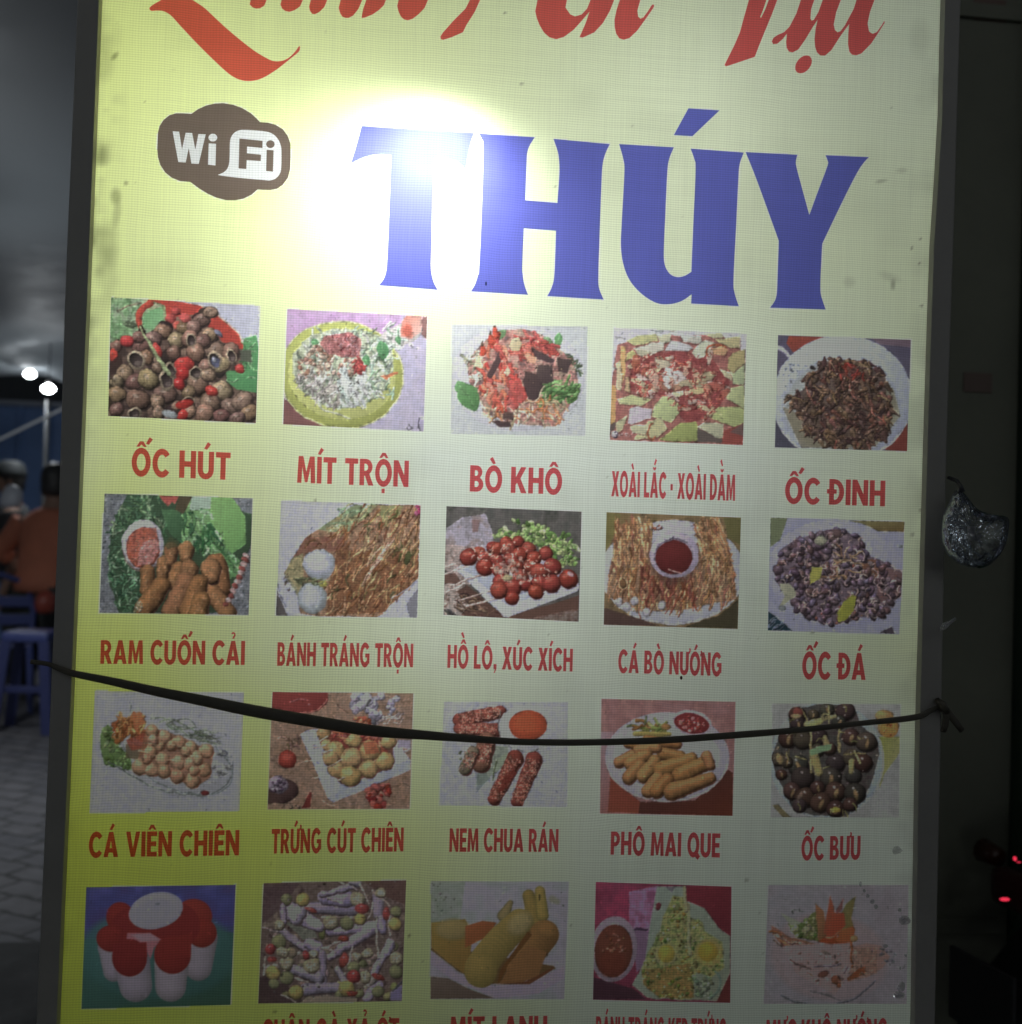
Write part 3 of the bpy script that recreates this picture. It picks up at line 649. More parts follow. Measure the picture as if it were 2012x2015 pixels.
def d22():   # rice paper salad with eggs
    p = Pic((530, 970, 6.2226), [(145, 95), (1855, 150), (82, 1505), (1812, 1528)], (202, 214, 200), (196, 206, 222))
    p.pol([(90, 1160), (220, 1505), (80, 1505)], (100, 98, 94)); p.pol([(1820, 1180), (1680, 1350), (1720, 1530), (1812, 1528)], (140, 146, 150))
    m = [(600, 440), (1060, 140), (1850, 150), (1835, 1060), (1600, 1240), (1400, 1480), (1300, 1525), (640, 1515), (380, 1480), (340, 1180), (180, 980), (440, 560)]
    p.mot(m, [(116, 82, 52), (168, 130, 80), (150, 104, 66), (190, 156, 100)], 50)
    p.mot([(600, 440), (1050, 140), (1350, 140), (1000, 480), (760, 480)], [(128, 166, 116), (150, 176, 130), (176, 170, 110)], 60)
    p.mot([(1350, 150), (1640, 160), (1520, 420), (1400, 420)], [(150, 180, 116), (170, 160, 100)], 50)
    p.mot([(300, 780), (430, 560), (900, 520), (1000, 720), (780, 700), (440, 760)], [(120, 92, 66), (146, 104, 84), (128, 78, 66)], 40)
    p.mot([(280, 800), (420, 740), (400, 1450), (340, 1250), (180, 1000)], [(150, 158, 112), (186, 186, 130), (120, 130, 90)], 40)
    p.mot([(820, 700), (1830, 700), (1820, 1060), (1400, 1460), (700, 1510), (720, 1150)], [(126, 80, 50), (156, 110, 70), (110, 72, 52), (176, 140, 84)], 40)
    p.shreds(230, [(760, 500), (1200, 180), (1830, 200), (1820, 1020), (1380, 1440), (720, 1480), (760, 1060), (880, 720)], [(196, 160, 108), (206, 176, 126), (150, 104, 66), (120, 80, 52), (180, 170, 110), (166, 116, 76)], (90, 300), (6, 13), 118, 26, .12)
    p.shreds(40, m, [(110, 74, 50), (96, 100, 60)], (60, 160), (7, 14), 120, 40); p.shreds(26, [(900, 160), (1300, 160), (1100, 420), (760, 440)], [(150, 190, 140), (196, 196, 140)], (80, 200), (7, 12), 150, 30)
    p.shreds(6, [(1300, 700), (1420, 720), (1260, 1050), (1200, 1020)], [(216, 180, 150)], (260, 380), (9, 13), 122, 6, .05)
    p.crv([(100, 900), (95, 1100), (200, 1400)], 5, 4, (120, 128, 136)); p.crv([(1500, 1290), (1700, 1170), (1810, 1080)], 6, 6, (176, 190, 206))
    p.ell(610, 880, 196, 190, (186, 202, 206), 20, .12, .16); p.ell(590, 850, 150, 130, (206, 216, 224), 20, .05, .04, 60)
    p.ell(525, 1290, 175, 195, (180, 198, 196), 0, .12, .18); p.ell(510, 1260, 120, 130, (200, 212, 214), 0, .04, .04, 60)
    p.ell(660, 1110, 50, 44, (196, 200, 100)); p.shreds(18, [(340, 1050), (720, 1050), (700, 1110), (360, 1120)], [(146, 160, 110), (110, 122, 84)], (50, 110), (7, 12), 10, 30)
    p.bits(22, [(160, 980), (240, 1000), (250, 1200), (200, 1200)], [(116, 104, 84)], (8, 16)); p.bits(8, [(1740, 150), (1850, 150), (1850, 280), (1780, 260)], [(190, 80, 120), (210, 120, 160)], (16, 34))
    p.ell(1690, 800, 40, 90, (86, 96, 56), 10)
    return p
def d23():   # glazed balls on skewers, square plate
    p = Pic((860, 980, 6.43), [(122, 103), (1832, 172), (85, 1478), (1795, 1566)], (190, 204, 194), (96, 100, 92))
    p.mot(p.full(), [(70, 76, 68), (104, 106, 100), (84, 90, 84)], 120); p.mot([(110, 390), (330, 240), (620, 200), (720, 480), (640, 700), (110, 600)], [(150, 152, 160), (186, 190, 204), (160, 150, 146)], 90)
    p.mot([(105, 580), (640, 640), (700, 1100), (300, 1100), (90, 900)], [(160, 152, 142), (190, 182, 172), (140, 122, 110)], 40); p.pol([(440, 270), (540, 280), (520, 430), (450, 430)], (132, 106, 100), .8)
    p.mot([(88, 1080), (330, 1080), (700, 1560), (88, 1480)], [(170, 170, 160), (196, 190, 176), (120, 96, 80)], 36)
    p.pol([(90, 960), (240, 950), (320, 1080), (90, 1090)], (104, 82, 70)); p.pol([(230, 1180), (380, 1100), (850, 1500), (1500, 1330), (1800, 1230), (1790, 1420), (1100, 1560), (520, 1550), (300, 1480), (420, 1330)], (88, 68, 58), 1, (110, 84, 70))
    p.shreds(40, [(300, 1180), (500, 1280), (820, 1500), (500, 1540), (300, 1470)], [(130, 108, 84), (76, 58, 50)], (80, 200), (6, 12), 20, 25); p.mot([(1000, 1560), (1790, 1400), (1790, 1566)], [(150, 142, 130), (110, 80, 66)], 40)
    p.shreds(70, [(720, 380), (860, 340), (1010, 290), (1200, 290), (1420, 380), (1640, 450), (1780, 600), (1800, 880), (1540, 860), (1300, 620), (760, 520)], [(150, 196, 110), (176, 214, 136), (104, 152, 76), (196, 224, 160)], (40, 110), (16, 32))
    p.bits(80, [(1040, 300), (1200, 300), (1420, 400), (1780, 620), (1800, 880), (1560, 860), (1300, 620)], [(186, 216, 140), (96, 140, 70), (150, 196, 110)], (16, 34))
    p.pol([(200, 900), (340, 880), (900, 1500), (1800, 1160), (1800, 1100), (900, 1380), (420, 880)], (196, 206, 226)); p.pol([(230, 900), (640, 620), (1300, 700), (1800, 1080), (1780, 1180), (900, 1510), (850, 1500)], (186, 200, 216), 1, (196, 208, 232))
    p.pol([(330, 900), (660, 690), (1250, 760), (1700, 1080), (930, 1360)], (170, 188, 196), 1, (180, 196, 216))
    for a in ((90, 970, 460, 820), (90, 880, 240, 830), (170, 1110, 680, 940), (130, 1190, 340, 1090), (280, 1300, 700, 1170), (380, 1370, 870, 1235)): p.cap(*a, 11, 10, (222, 206, 190))
    balls = [(400, 740, 110), (540, 690, 80), (700, 620, 80), (870, 560, 80), (1030, 550, 80), (760, 640, 90), (900, 640, 100), (1160, 640, 90), (1380, 700, 95), (600, 760, 90), (760, 800, 100), (1050, 720, 100), (940, 780, 100), (1230, 760, 90), (600, 870, 110), (800, 900, 110), (1000, 870, 100), (1180, 860, 90), (1290, 930, 110), (1460, 870, 110), (820, 1060, 120), (1060, 1000, 110), (1300, 1080, 110), (780, 1160, 110), (960, 1130, 110), (1450, 1080, 120), (1660, 1020, 125), (950, 1260, 90), (1250, 1180, 100), (1120, 1090, 90)]
    for x, y, r in sorted(balls, key=lambda b: b[1]):
        p.ell(x + 6, y + 14, r, r * .95, (84, 42, 36), 0, 0, 0); p.ell(x, y, r, r * .95, jit((152, 66, 52), 10), 0, .4, .45); p.ell(x - r * .25, y - r * .35, r * .42, r * .22, (190, 116, 96), -15, 0, 0, 14, .8)
    p.shreds(90, [(350, 660), (860, 520), (1250, 640), (1540, 860), (1540, 1060), (1100, 1080), (760, 1000)], [(222, 190, 160), (206, 166, 140), (230, 214, 190)], (16, 44), (6, 11)); p.bits(30, [(720, 800), (1150, 760), (1120, 1100), (760, 1060)], [(206, 196, 170), (196, 180, 160)], (20, 44), (.5, .8), .1, .7)
    p.ell(1700, 960, 50, 26, (206, 170, 170), 35); p.shreds(6, [(90, 1430), (250, 1440), (260, 1500), (90, 1480)], [(66, 64, 62)], (50, 90), (9, 16), 50, 10)
    p.ell(890, 1010, 60, 40, (176, 176, 130))
    return p
def d24():   # shredded fish round a dip bowl
    p = Pic((1170, 990, 6.2226), [(150, 112), (1797, 178), (115, 1490), (1757, 1542)], (174, 188, 174), (122, 108, 70))
    p.mot(p.full(), [(110, 100, 62), (134, 118, 78), (100, 90, 62)], 120); p.pol([(140, 112), (330, 130), (240, 400), (140, 600)], (112, 112, 62)); p.pol([(1580, 180), (1797, 180), (1790, 520), (1640, 420)], (104, 106, 62)); p.pol([(115, 1280), (500, 1400), (800, 1510), (115, 1490)], (84, 68, 58)); p.pol([(1760, 1180), (1757, 1540), (1100, 1520), (1560, 1360)], (74, 72, 50))
    p.ell(960, 850, 890, 640, (176, 190, 192), 0, .05, .05); p.ring(960, 850, 880, 630, 9, (190, 200, 200), 0, 20, 160); p.ell(960, 820, 760, 500, (166, 178, 176), 0, .05, .05)
    p.pol([(680, 240), (980, 200), (1280, 250), (1260, 380), (720, 380)], (176, 186, 196))
    A = [(270, 260), (560, 240), (720, 330), (700, 560), (690, 760), (840, 900), (1100, 920), (1270, 800), (1290, 520), (1230, 350), (1300, 230), (1560, 240), (1640, 480), (1700, 760), (1740, 1180), (1500, 1220), (1200, 1300), (760, 1330), (520, 1310), (240, 1180), (140, 1160), (200, 760), (240, 560)]
    p.mot(A, [(108, 78, 48), (150, 118, 76), (128, 94, 62)], 40)
    cs = [(186, 156, 104), (160, 124, 78), (202, 174, 122), (126, 90, 56), (140, 96, 72), (176, 140, 92)]
    p.shreds(160, [(260, 260), (700, 260), (690, 700), (230, 700)], cs, (110, 260), (6, 14), 84, 14, .1); p.shreds(120, [(1240, 340), (1320, 240), (1560, 250), (1690, 720), (1300, 720)], cs, (110, 260), (6, 14), 70, 22, .1)
    p.shreds(260, [(200, 760), (680, 740), (860, 930), (1100, 930), (1290, 740), (1700, 740), (1740, 1150), (1480, 1210), (1180, 1290), (540, 1290), (150, 1140)], cs, (110, 280), (6, 15), 96, 22, .12)
    p.shreds(50, [(560, 780), (1240, 900), (1240, 1240), (560, 1260)], [(130, 76, 56), (110, 66, 52), (150, 90, 70)], (110, 240), (9, 18), 94, 16)
    p.ell(970, 700, 330, 290, (84, 62, 52), 0, 0, 0, 60, .6); p.ell(980, 636, 302, 282, (180, 180, 192), 0, .15, .12); p.ell(976, 650, 244, 224, (150, 146, 158), 0, -.2, .1); p.ell(975, 664, 228, 208, (102, 44, 40), 0, .1, .15)
    p.crv([(912, 815), (980, 832), (1070, 855)], 9, 7, (216, 180, 160)); p.cap(920, 440, 970, 420, 9, 8, (90, 96, 100)); p.bits(14, [(700, 270), (850, 280), (820, 340), (700, 340)], [(110, 100, 90), (140, 90, 70)], (12, 24))
    for x, y in [(300, 1210), (490, 1200), (830, 1250), (400, 1280), (640, 1340)]: p.ell(x, y, 46, 60, (176, 184, 184), 10)
    p.ell(350, 985, 46, 70, (120, 92, 58), 0); p.ring(350, 985, 52, 72, 8, (196, 170, 120))
    return p
def d25():   # purple snails with ginger leaf
    p = Pic((1490, 1000, 6.2226), [(165, 112), (1812, 165), (135, 1497), (1745, 1545)], (142, 154, 144), (126, 136, 150))
    p.pol([(165, 112), (375, 120), (290, 380), (160, 480)], (92, 106, 76)); p.pol([(1080, 150), (1812, 165), (1805, 290), (1480, 280)], (108, 112, 70), 1, (92, 80, 48)); p.pol([(135, 1260), (430, 1500), (135, 1497)], (30, 52, 60)); p.shreds(8, [(140, 1330), (330, 1440), (300, 1490), (140, 1470)], [(100, 116, 124)], (90, 160), (7, 9), -35, 5)
    p.pol([(1500, 1530), (1650, 1450), (1690, 1540)], (66, 62, 70))
    p.ell(980, 800, 850, 660, (136, 146, 164), 4, .06, .06)
    m = [(230, 760), (280, 520), (480, 380), (800, 290), (960, 250), (1270, 360), (1330, 560), (1580, 660), (1790, 790), (1760, 1040), (1560, 1320), (1250, 1350), (1000, 1420), (760, 1390), (500, 1260), (380, 1100), (230, 900)]
    p.mot(m, [(60, 50, 52), (92, 80, 82), (74, 62, 68), (106, 92, 92)], 50); p.mot([(1280, 600), (1500, 640), (1480, 860), (1300, 840)], [(112, 74, 48), (96, 70, 50)], 40); p.mot([(1480, 680), (1790, 800), (1740, 1080), (1480, 1150)], [(92, 72, 68), (110, 88, 82)], 30)
    for _ in range(260):
        x, y = p.rnd(m); r = rng.uniform(38, 66); c = jit(rng.choice([(92, 80, 90), (82, 70, 80), (104, 92, 94), (76, 64, 66), (100, 80, 74), (88, 84, 100)]), 8); a = rng.uniform(0, 180)
        p.ell(x + 6, y + 8, r * 1.05, r * .7, (48, 42, 44), a, 0, 0); p.ell(x, y, r, r * .62, c, a, .5, .4); p.ell(x - r * .2, y - r * .25, r * .3, r * .1, (150, 146, 166), a, 0, 0, 6, .6)
    for _ in range(110):
        x, y = p.rnd(m); r = rng.uniform(26, 54); a = rng.uniform(0, 360)
        p.ring(x, y, r, r * .7, rng.uniform(5, 8), jit((158, 146, 134), 14), a, 0, rng.uniform(90, 200))
    p.shreds(20, [(850, 500), (1260, 480), (1240, 860), (880, 860)], [(150, 130, 96), (126, 96, 66)], (80, 160), (7, 12)); p.bits(30, m, [(130, 76, 60), (126, 104, 70), (170, 160, 150)], (8, 18))
    p.pol([(680, 720), (800, 720), (790, 860), (700, 900), (650, 950), (640, 880)], (146, 154, 74), 1, (130, 140, 64)); p.pol([(985, 1290), (1060, 1150), (1160, 1060), (1210, 1080), (1180, 1250), (1080, 1380), (1000, 1390)], (138, 148, 62), 1, (120, 132, 50))
    p.ell(790, 400, 76, 66, (136, 146, 120)); p.pol([(270, 930), (380, 910), (470, 990), (470, 1080), (390, 1140), (340, 1180), (310, 1250), (260, 1230), (340, 1080), (290, 990)], (146, 156, 130), 1, (120, 130, 104)); p.ell(310, 1220, 50, 36, (100, 112, 110))
    p.pol([(450, 440), (490, 345), (500, 480), (400, 500)], (84, 70, 72)); p.ell(985, 310, 55, 60, (86, 72, 68), -30); p.ell(1760, 460, 30, 18, (100, 112, 116))
    return p
def d31():   # fried fish balls on a glass plate
    p = Pic((160, 1340, 5.6735), [(152, 112), (1820, 132), (90, 1475), (1768, 1452)], (166, 176, 178), (160, 168, 190))
    p.mot(p.full(), [(156, 164, 184), (162, 170, 192), (156, 164, 186)], 220); p.ell(1000, 860, 720, 400, (158, 166, 182), 20, .03, .03)
    p.ring(1080, 880, 640, 330, 4, (112, 130, 140), 22, -60, 170)
    p.shreds(30, [(780, 460), (1340, 480), (1560, 640), (1500, 720), (1000, 560)], [(120, 136, 116), (106, 126, 106)], (120, 280), (4, 6), 14, 12); p.shreds(24, [(1480, 780), (1640, 800), (1660, 980), (1460, 1160)], [(110, 116, 120), (180, 186, 200)], (50, 110), (4, 7), 5, 14)
    p.pol([(210, 600), (300, 480), (340, 640), (560, 880), (560, 1000), (420, 960), (260, 930), (215, 760)], (112, 142, 92), 1, (90, 124, 76)); p.bits(60, [(210, 560), (300, 490), (560, 900), (540, 990), (260, 920)], [(120, 152, 100), (90, 120, 70), (140, 164, 120)], (18, 36))
    p.mot([(500, 700), (760, 740), (620, 880), (500, 860)], [(110, 84, 60), (96, 90, 70)], 30)
    for i in range(60):
        a = rng.uniform(130, 400); L = rng.uniform(40, 190); x, y = 540 + math.cos(R_(a)) * L * 1.1, 560 + math.sin(R_(a)) * L * .95
        p.cap(540, 580, x, y, 12, 26, jit(rng.choice([(176, 120, 76), (160, 100, 62), (184, 136, 88), (150, 84, 62)]), 8), .2)
    p.shreds(40, [(380, 400), (640, 340), (740, 480), (560, 640), (360, 620)], [(190, 140, 92), (140, 84, 52)], (50, 130), (10, 18), 90, 40); p.mot([(500, 660), (720, 580), (740, 740), (560, 780)], [(160, 84, 68), (146, 70, 60)], 30); p.mot([(560, 360), (660, 340), (720, 460), (600, 560)], [(176, 104, 74), (190, 124, 90)], 40)
    p.mot([(720, 560), (900, 540), (1240, 680), (1480, 800), (1440, 1080), (1260, 1200), (900, 1040), (600, 980)], [(136, 92, 72), (156, 112, 88)], 40)
    for x, y, r in [(790, 560, 75), (930, 620, 75), (1080, 680, 78), (1220, 740, 80), (1390, 780, 85), (870, 720, 60), (800, 660, 60), (1000, 720, 60), (1160, 780, 60), (1290, 830, 60), (770, 800, 80), (905, 870, 82), (1080, 910, 82), (1215, 920, 76), (1370, 990, 84), (650, 960, 95), (780, 990, 80), (920, 1000, 82), (1065, 1060, 82), (1235, 1110, 90), (730, 870, 60), (1260, 1000, 55), (1300, 880, 60)]:
        p.ell(x + 8, y + 16, r, r * .9, (120, 76, 60), 0, 0, 0); p.ell(x, y, r * .92, r, jit((184, 148, 122), 8), 0, .3, .35); p.ell(x - r * .2, y - r * .4, r * .4, r * .25, (208, 182, 156), 0, 0, 0, 16, .7)
    for a in ((700, 700, 900, 730), (980, 700, 1180, 750), (1140, 810, 1300, 850), (820, 830, 880, 845), (980, 880, 1040, 890), (640, 780, 740, 800)): p.cap(*a, 5, 5, (216, 190, 160))
    p.cap(560, 250, 555, 360, 5, 5, (90, 100, 104)); p.crv([(300, 900), (480, 1010), (700, 1140)], 7, 5, (96, 110, 110)); p.crv([(700, 1140), (900, 1220), (1130, 1265), (1380, 1280)], 6, 5, (110, 124, 126)); p.crv([(1460, 1250), (1600, 1170), (1680, 1050), (1690, 900)], 6, 4, (104, 116, 128))
    p.ell(1380, 1250, 46, 28, (112, 46, 50)); p.ring(1590, 810, 36, 30, 8, (84, 88, 106)); p.ell(1560, 790, 16, 14, (200, 206, 216))
    return p
def d32():   # fried quail eggs on a square plate
    p = Pic((510, 1340, 6.028), [(160, 132), (1830, 148), (102, 1525), (1787, 1517)], (162, 174, 158), (140, 120, 90))
    p.mot(p.full(), [(120, 100, 76), (148, 128, 100), (134, 114, 92), (156, 140, 114)], 60); p.shreds(60, p.full(), [(160, 144, 116), (112, 92, 72)], (60, 180), (4, 8), 10, 30)
    p.ell(400, 140, 420, 250, (132, 62, 54), 10, .05, .1); p.ring(400, 140, 400, 240, 7, (176, 120, 100), 10, 0, 110); p.crv([(370, 250), (480, 220), (590, 230)], 8, 5, (166, 110, 100)); p.ell(592, 278, 12, 10, (214, 170, 160))
    p.ell(1180, 280, 110, 90, (146, 150, 156), -20); p.bits(40, [(1120, 160), (1640, 150), (1680, 300), (1600, 420), (1300, 500), (1250, 380), (1140, 340)], [(164, 168, 178), (150, 152, 160), (180, 182, 190), (120, 122, 126)], (30, 70)); p.cap(1310, 230, 1260, 350, 16, 10, (78, 82, 76)); p.shreds(10, [(1420, 420), (1700, 400), (1680, 480), (1460, 500)], [(186, 178, 164)], (90, 180), (7, 10), -20, 8)
    p.pol([(490, 640), (560, 590), (700, 560), (1600, 680), (1800, 940), (1790, 1060), (880, 1440), (820, 1400)], (176, 184, 204)); p.pol([(490, 640), (560, 590), (690, 640), (960, 1230), (880, 1440), (820, 1400)], (160, 172, 192)); p.pol([(880, 1440), (960, 1240), (1300, 1160), (1600, 1000), (1800, 940), (1790, 1060)], (152, 166, 192))
    p.pol([(690, 640), (1600, 690), (1580, 1010), (1380, 1120), (1000, 1230), (940, 1200)], (110, 76, 60))
    p.mot([(780, 570), (1480, 640), (1540, 860), (1380, 910), (1000, 800), (860, 740)], [(150, 72, 52), (126, 56, 46), (166, 96, 66)], 50); p.shreds(30, [(800, 600), (1480, 660), (1500, 840), (900, 740)], [(190, 140, 100), (140, 60, 46), (180, 100, 70)], (60, 150), (9, 18)); p.bits(24, [(1080, 450), (1300, 440), (1340, 520), (1100, 480)], [(150, 80, 56), (170, 120, 80)], (18, 36))
    for x, y, r in [(760, 620, 80), (800, 760, 70), (900, 820, 110), (840, 900, 95), (1310, 820, 120), (1530, 720, 90), (920, 1050, 110), (1090, 910, 125), (1490, 950, 110), (1300, 1040, 115), (1085, 1125, 125), (1120, 700, 90)]:
        p.ell(x + 10, y + 14, r, r * .95, (96, 66, 48), 0, 0, 0); p.ell(x, y, r, r * .94, jit((180, 154, 96), 8), 0, .25, .3); p.ell(x - r * .2, y - r * .35, r * .45, r * .28, (204, 184, 134), 0, 0, 0, 20, .6)
    p.mot([(1230, 740), (1380, 720), (1420, 860), (1260, 870)], [(170, 104, 66), (150, 80, 56)], 30, .8)
    for a in ((600, 780, 810, 660), (600, 800, 790, 760), (700, 870, 880, 820), (500, 970, 620, 950), (800, 1020, 980, 930), (930, 1190, 1020, 1150), (640, 1160, 700, 1140)): p.cap(*a, 8, 10, (206, 186, 156))
    p.ell(340, 930, 110, 110, (150, 62, 48)); p.ell(330, 900, 60, 40, (166, 84, 66), 0, 0, 0, 20)
    p.ell(280, 1300, 190, 150, (84, 64, 58)); p.ell(230, 1230, 120, 110, (150, 142, 150)); p.bits(20, [(150, 1130), (330, 1130), (330, 1320), (130, 1320)], [(84, 72, 84), (176, 170, 180)], (16, 34)); p.pol([(102, 1310), (230, 1340), (280, 1440), (102, 1460)], (80, 62, 54))
    p.bits(40, [(1260, 1280), (1540, 1200), (1560, 1420), (1480, 1510), (1340, 1500)], [(150, 64, 50), (136, 52, 44), (170, 96, 80)], (26, 60)); p.pol([(590, 1320), (620, 1320), (610, 1500), (510, 1510)], (110, 50, 42)); p.shreds(12, [(340, 700), (480, 680), (460, 800), (340, 800)], [(104, 86, 66)], (60, 120), (8, 14), 50, 30); p.bits(8, [(340, 1490), (470, 1470), (490, 1515), (350, 1515)], [(60, 50, 44), (160, 140, 110)], (10, 18))
    p.pol([(1640, 700), (1800, 700), (1800, 800), (1640, 790)], (150, 150, 156)); p.cap(1720, 840, 1800, 800, 9, 8, (176, 176, 180))
    return p
def d33():   # sesame rolls with a red dip
    p = Pic((840, 1360, 6.2226), [(210, 130), (1730, 140), (160, 1400), (1720, 1420)], (150, 162, 158), (146, 158, 172))
    p.mot(p.full(), [(142, 154, 166), (150, 162, 178), (144, 154, 172)], 200)
    p.mot([(600, 660), (760, 650), (1000, 680), (1010, 900), (820, 1010), (700, 1140), (600, 1160), (640, 980)], [(96, 116, 96), (126, 142, 124), (110, 130, 112)], 60); p.pol([(600, 1000), (720, 1000), (780, 1080), (620, 1230)], (100, 120, 116), .6); p.pol([(850, 830), (990, 760), (1000, 860), (860, 960)], (126, 146, 126)); p.crv([(860, 850), (830, 960), (810, 1090)], 9, 8, (80, 96, 66))
    def roll(a, c):
        p.cap(a[0] + 16, a[1] + 16, a[2] + 16, a[3] + 16, a[4], a[5], (74, 44, 40), 0, 0); p.cap(*a, c, .35, .4)
        L = math.hypot(a[2] - a[0], a[3] - a[1]); ang = math.degrees(math.atan2(a[3] - a[1], a[2] - a[0]))
        for _ in range(int(L * a[4] / 130)):
            t = rng.random(); u = rng.uniform(-.85, .85); x = a[0] + (a[2] - a[0]) * t - (a[3] - a[1]) / L * u * a[4]; y = a[1] + (a[3] - a[1]) * t + (a[2] - a[0]) / L * u * a[4]
            p.ell(x, y, rng.uniform(7, 14), rng.uniform(5, 8), jit(rng.choice([(186, 150, 130), (170, 124, 106), (150, 92, 78), (120, 60, 50)]), 10), rng.uniform(0, 180), 0, .2, 4)
    roll((400, 350, 900, 250, 80, 70), (124, 66, 56)); roll((400, 460, 860, 470, 70, 80), (132, 74, 64)); roll((740, 600, 660, 880, 100, 110), (126, 92, 74)); roll((560, 740, 470, 950, 70, 80), (120, 116, 96))
    roll((1080, 820, 820, 1320, 95, 75), (120, 60, 50)); roll((1310, 830, 1100, 1360, 100, 70), (122, 62, 54))
    p.pol([(920, 1100), (1060, 960), (1100, 1000), (940, 1220), (880, 1240)], (108, 46, 38), .8)
    p.ell(1225, 450, 340, 290, (160, 172, 180), 0, .08, .05); p.ell(1240, 420, 234, 186, (158, 74, 48), 0, .08, .12); p.ell(1220, 400, 150, 110, (168, 84, 54), 0, 0, 0, 60, .7); p.crv([(905, 250), (880, 430), (920, 600), (1050, 700), (1250, 745), (1420, 690)], 5, 5, (116, 126, 120))
    p.bits(40, [(400, 720), (560, 700), (520, 1000), (400, 960)], [(126, 116, 106), (146, 130, 120), (110, 120, 92)], (10, 20))
    return p
def d34():   # cheese sticks on an oval plate
    p = Pic((1160, 1360, 6.2226), [(150, 95), (1792, 132), (132, 1500), (1756, 1530)], (128, 140, 134), (118, 92, 90))
    p.mot([(140, 90), (1795, 130), (1790, 720), (140, 700)], [(128, 104, 98), (112, 84, 80), (120, 96, 94)], 150); p.pol([(140, 500), (300, 500), (230, 1000), (600, 1400), (300, 1490), (132, 1500)], (120, 112, 118), 1, (112, 60, 46)); p.pol([(260, 1050), (640, 1370), (640, 1500), (230, 1480)], (108, 58, 44)); p.pol([(620, 1360), (1300, 1340), (1700, 960), (1760, 1000), (1756, 1530), (600, 1500)], (58, 40, 38), 1, (84, 44, 32))
    p.ell(955, 810, 760, 552, (134, 142, 152), 0, .04, .08); p.ring(955, 810, 750, 542, 10, (150, 150, 150), 0, 10, 170); p.ell(955, 800, 640, 430, (140, 148, 158), 0, .04, .02)
    p.shreds(22, [(530, 420), (700, 310), (860, 380), (980, 450), (960, 540), (560, 500)], [(86, 104, 56), (106, 120, 66), (120, 96, 56)], (80, 180), (14, 26), 0, 50); p.cap(560, 520, 980, 530, 34, 30, (122, 120, 66)); p.cap(700, 310, 690, 400, 10, 14, (80, 96, 60)); p.ell(940, 440, 60, 40, (126, 100, 60))
    p.ell(1255, 390, 245, 155, (146, 146, 154), 10, .1, .05); p.ell(1255, 395, 216, 122, (104, 42, 42), 10, .1, .15); p.bits(40, [(1060, 340), (1280, 290), (1440, 420), (1380, 500), (1150, 480)], [(150, 100, 96), (170, 130, 120), (126, 60, 56)], (14, 28))
    for a in ((700, 600, 1080, 640, 60, 55), (900, 760, 1120, 800, 80, 70), (360, 870, 560, 760, 66, 60), (460, 640, 560, 660, 50, 46), (600, 720, 830, 690, 60, 58), (500, 880, 700, 780, 80, 70), (480, 1060, 620, 900, 80, 76), (660, 1030, 800, 860, 84, 76), (880, 960, 1260, 820, 96, 70), (1110, 1020, 1460, 860, 100, 76), (720, 1220, 840, 1060, 82, 76), (820, 1230, 960, 1080, 82, 80), (1010, 1230, 1480, 1060, 100, 66), (1440, 800, 1480, 900, 70, 60)):
        p.cap(a[0] + 8, a[1] + 20, a[2] + 8, a[3] + 20, a[4], a[5], (72, 48, 34), 0, 0); p.cap(*a, jit((134, 100, 60), 6), .35, .4)
        p.cap(a[0], a[1] - a[4] * .4, a[2], a[3] - a[5] * .4, a[4] * .2, a[5] * .2, (156, 122, 78), 0, 0, 20, .5)
    return p
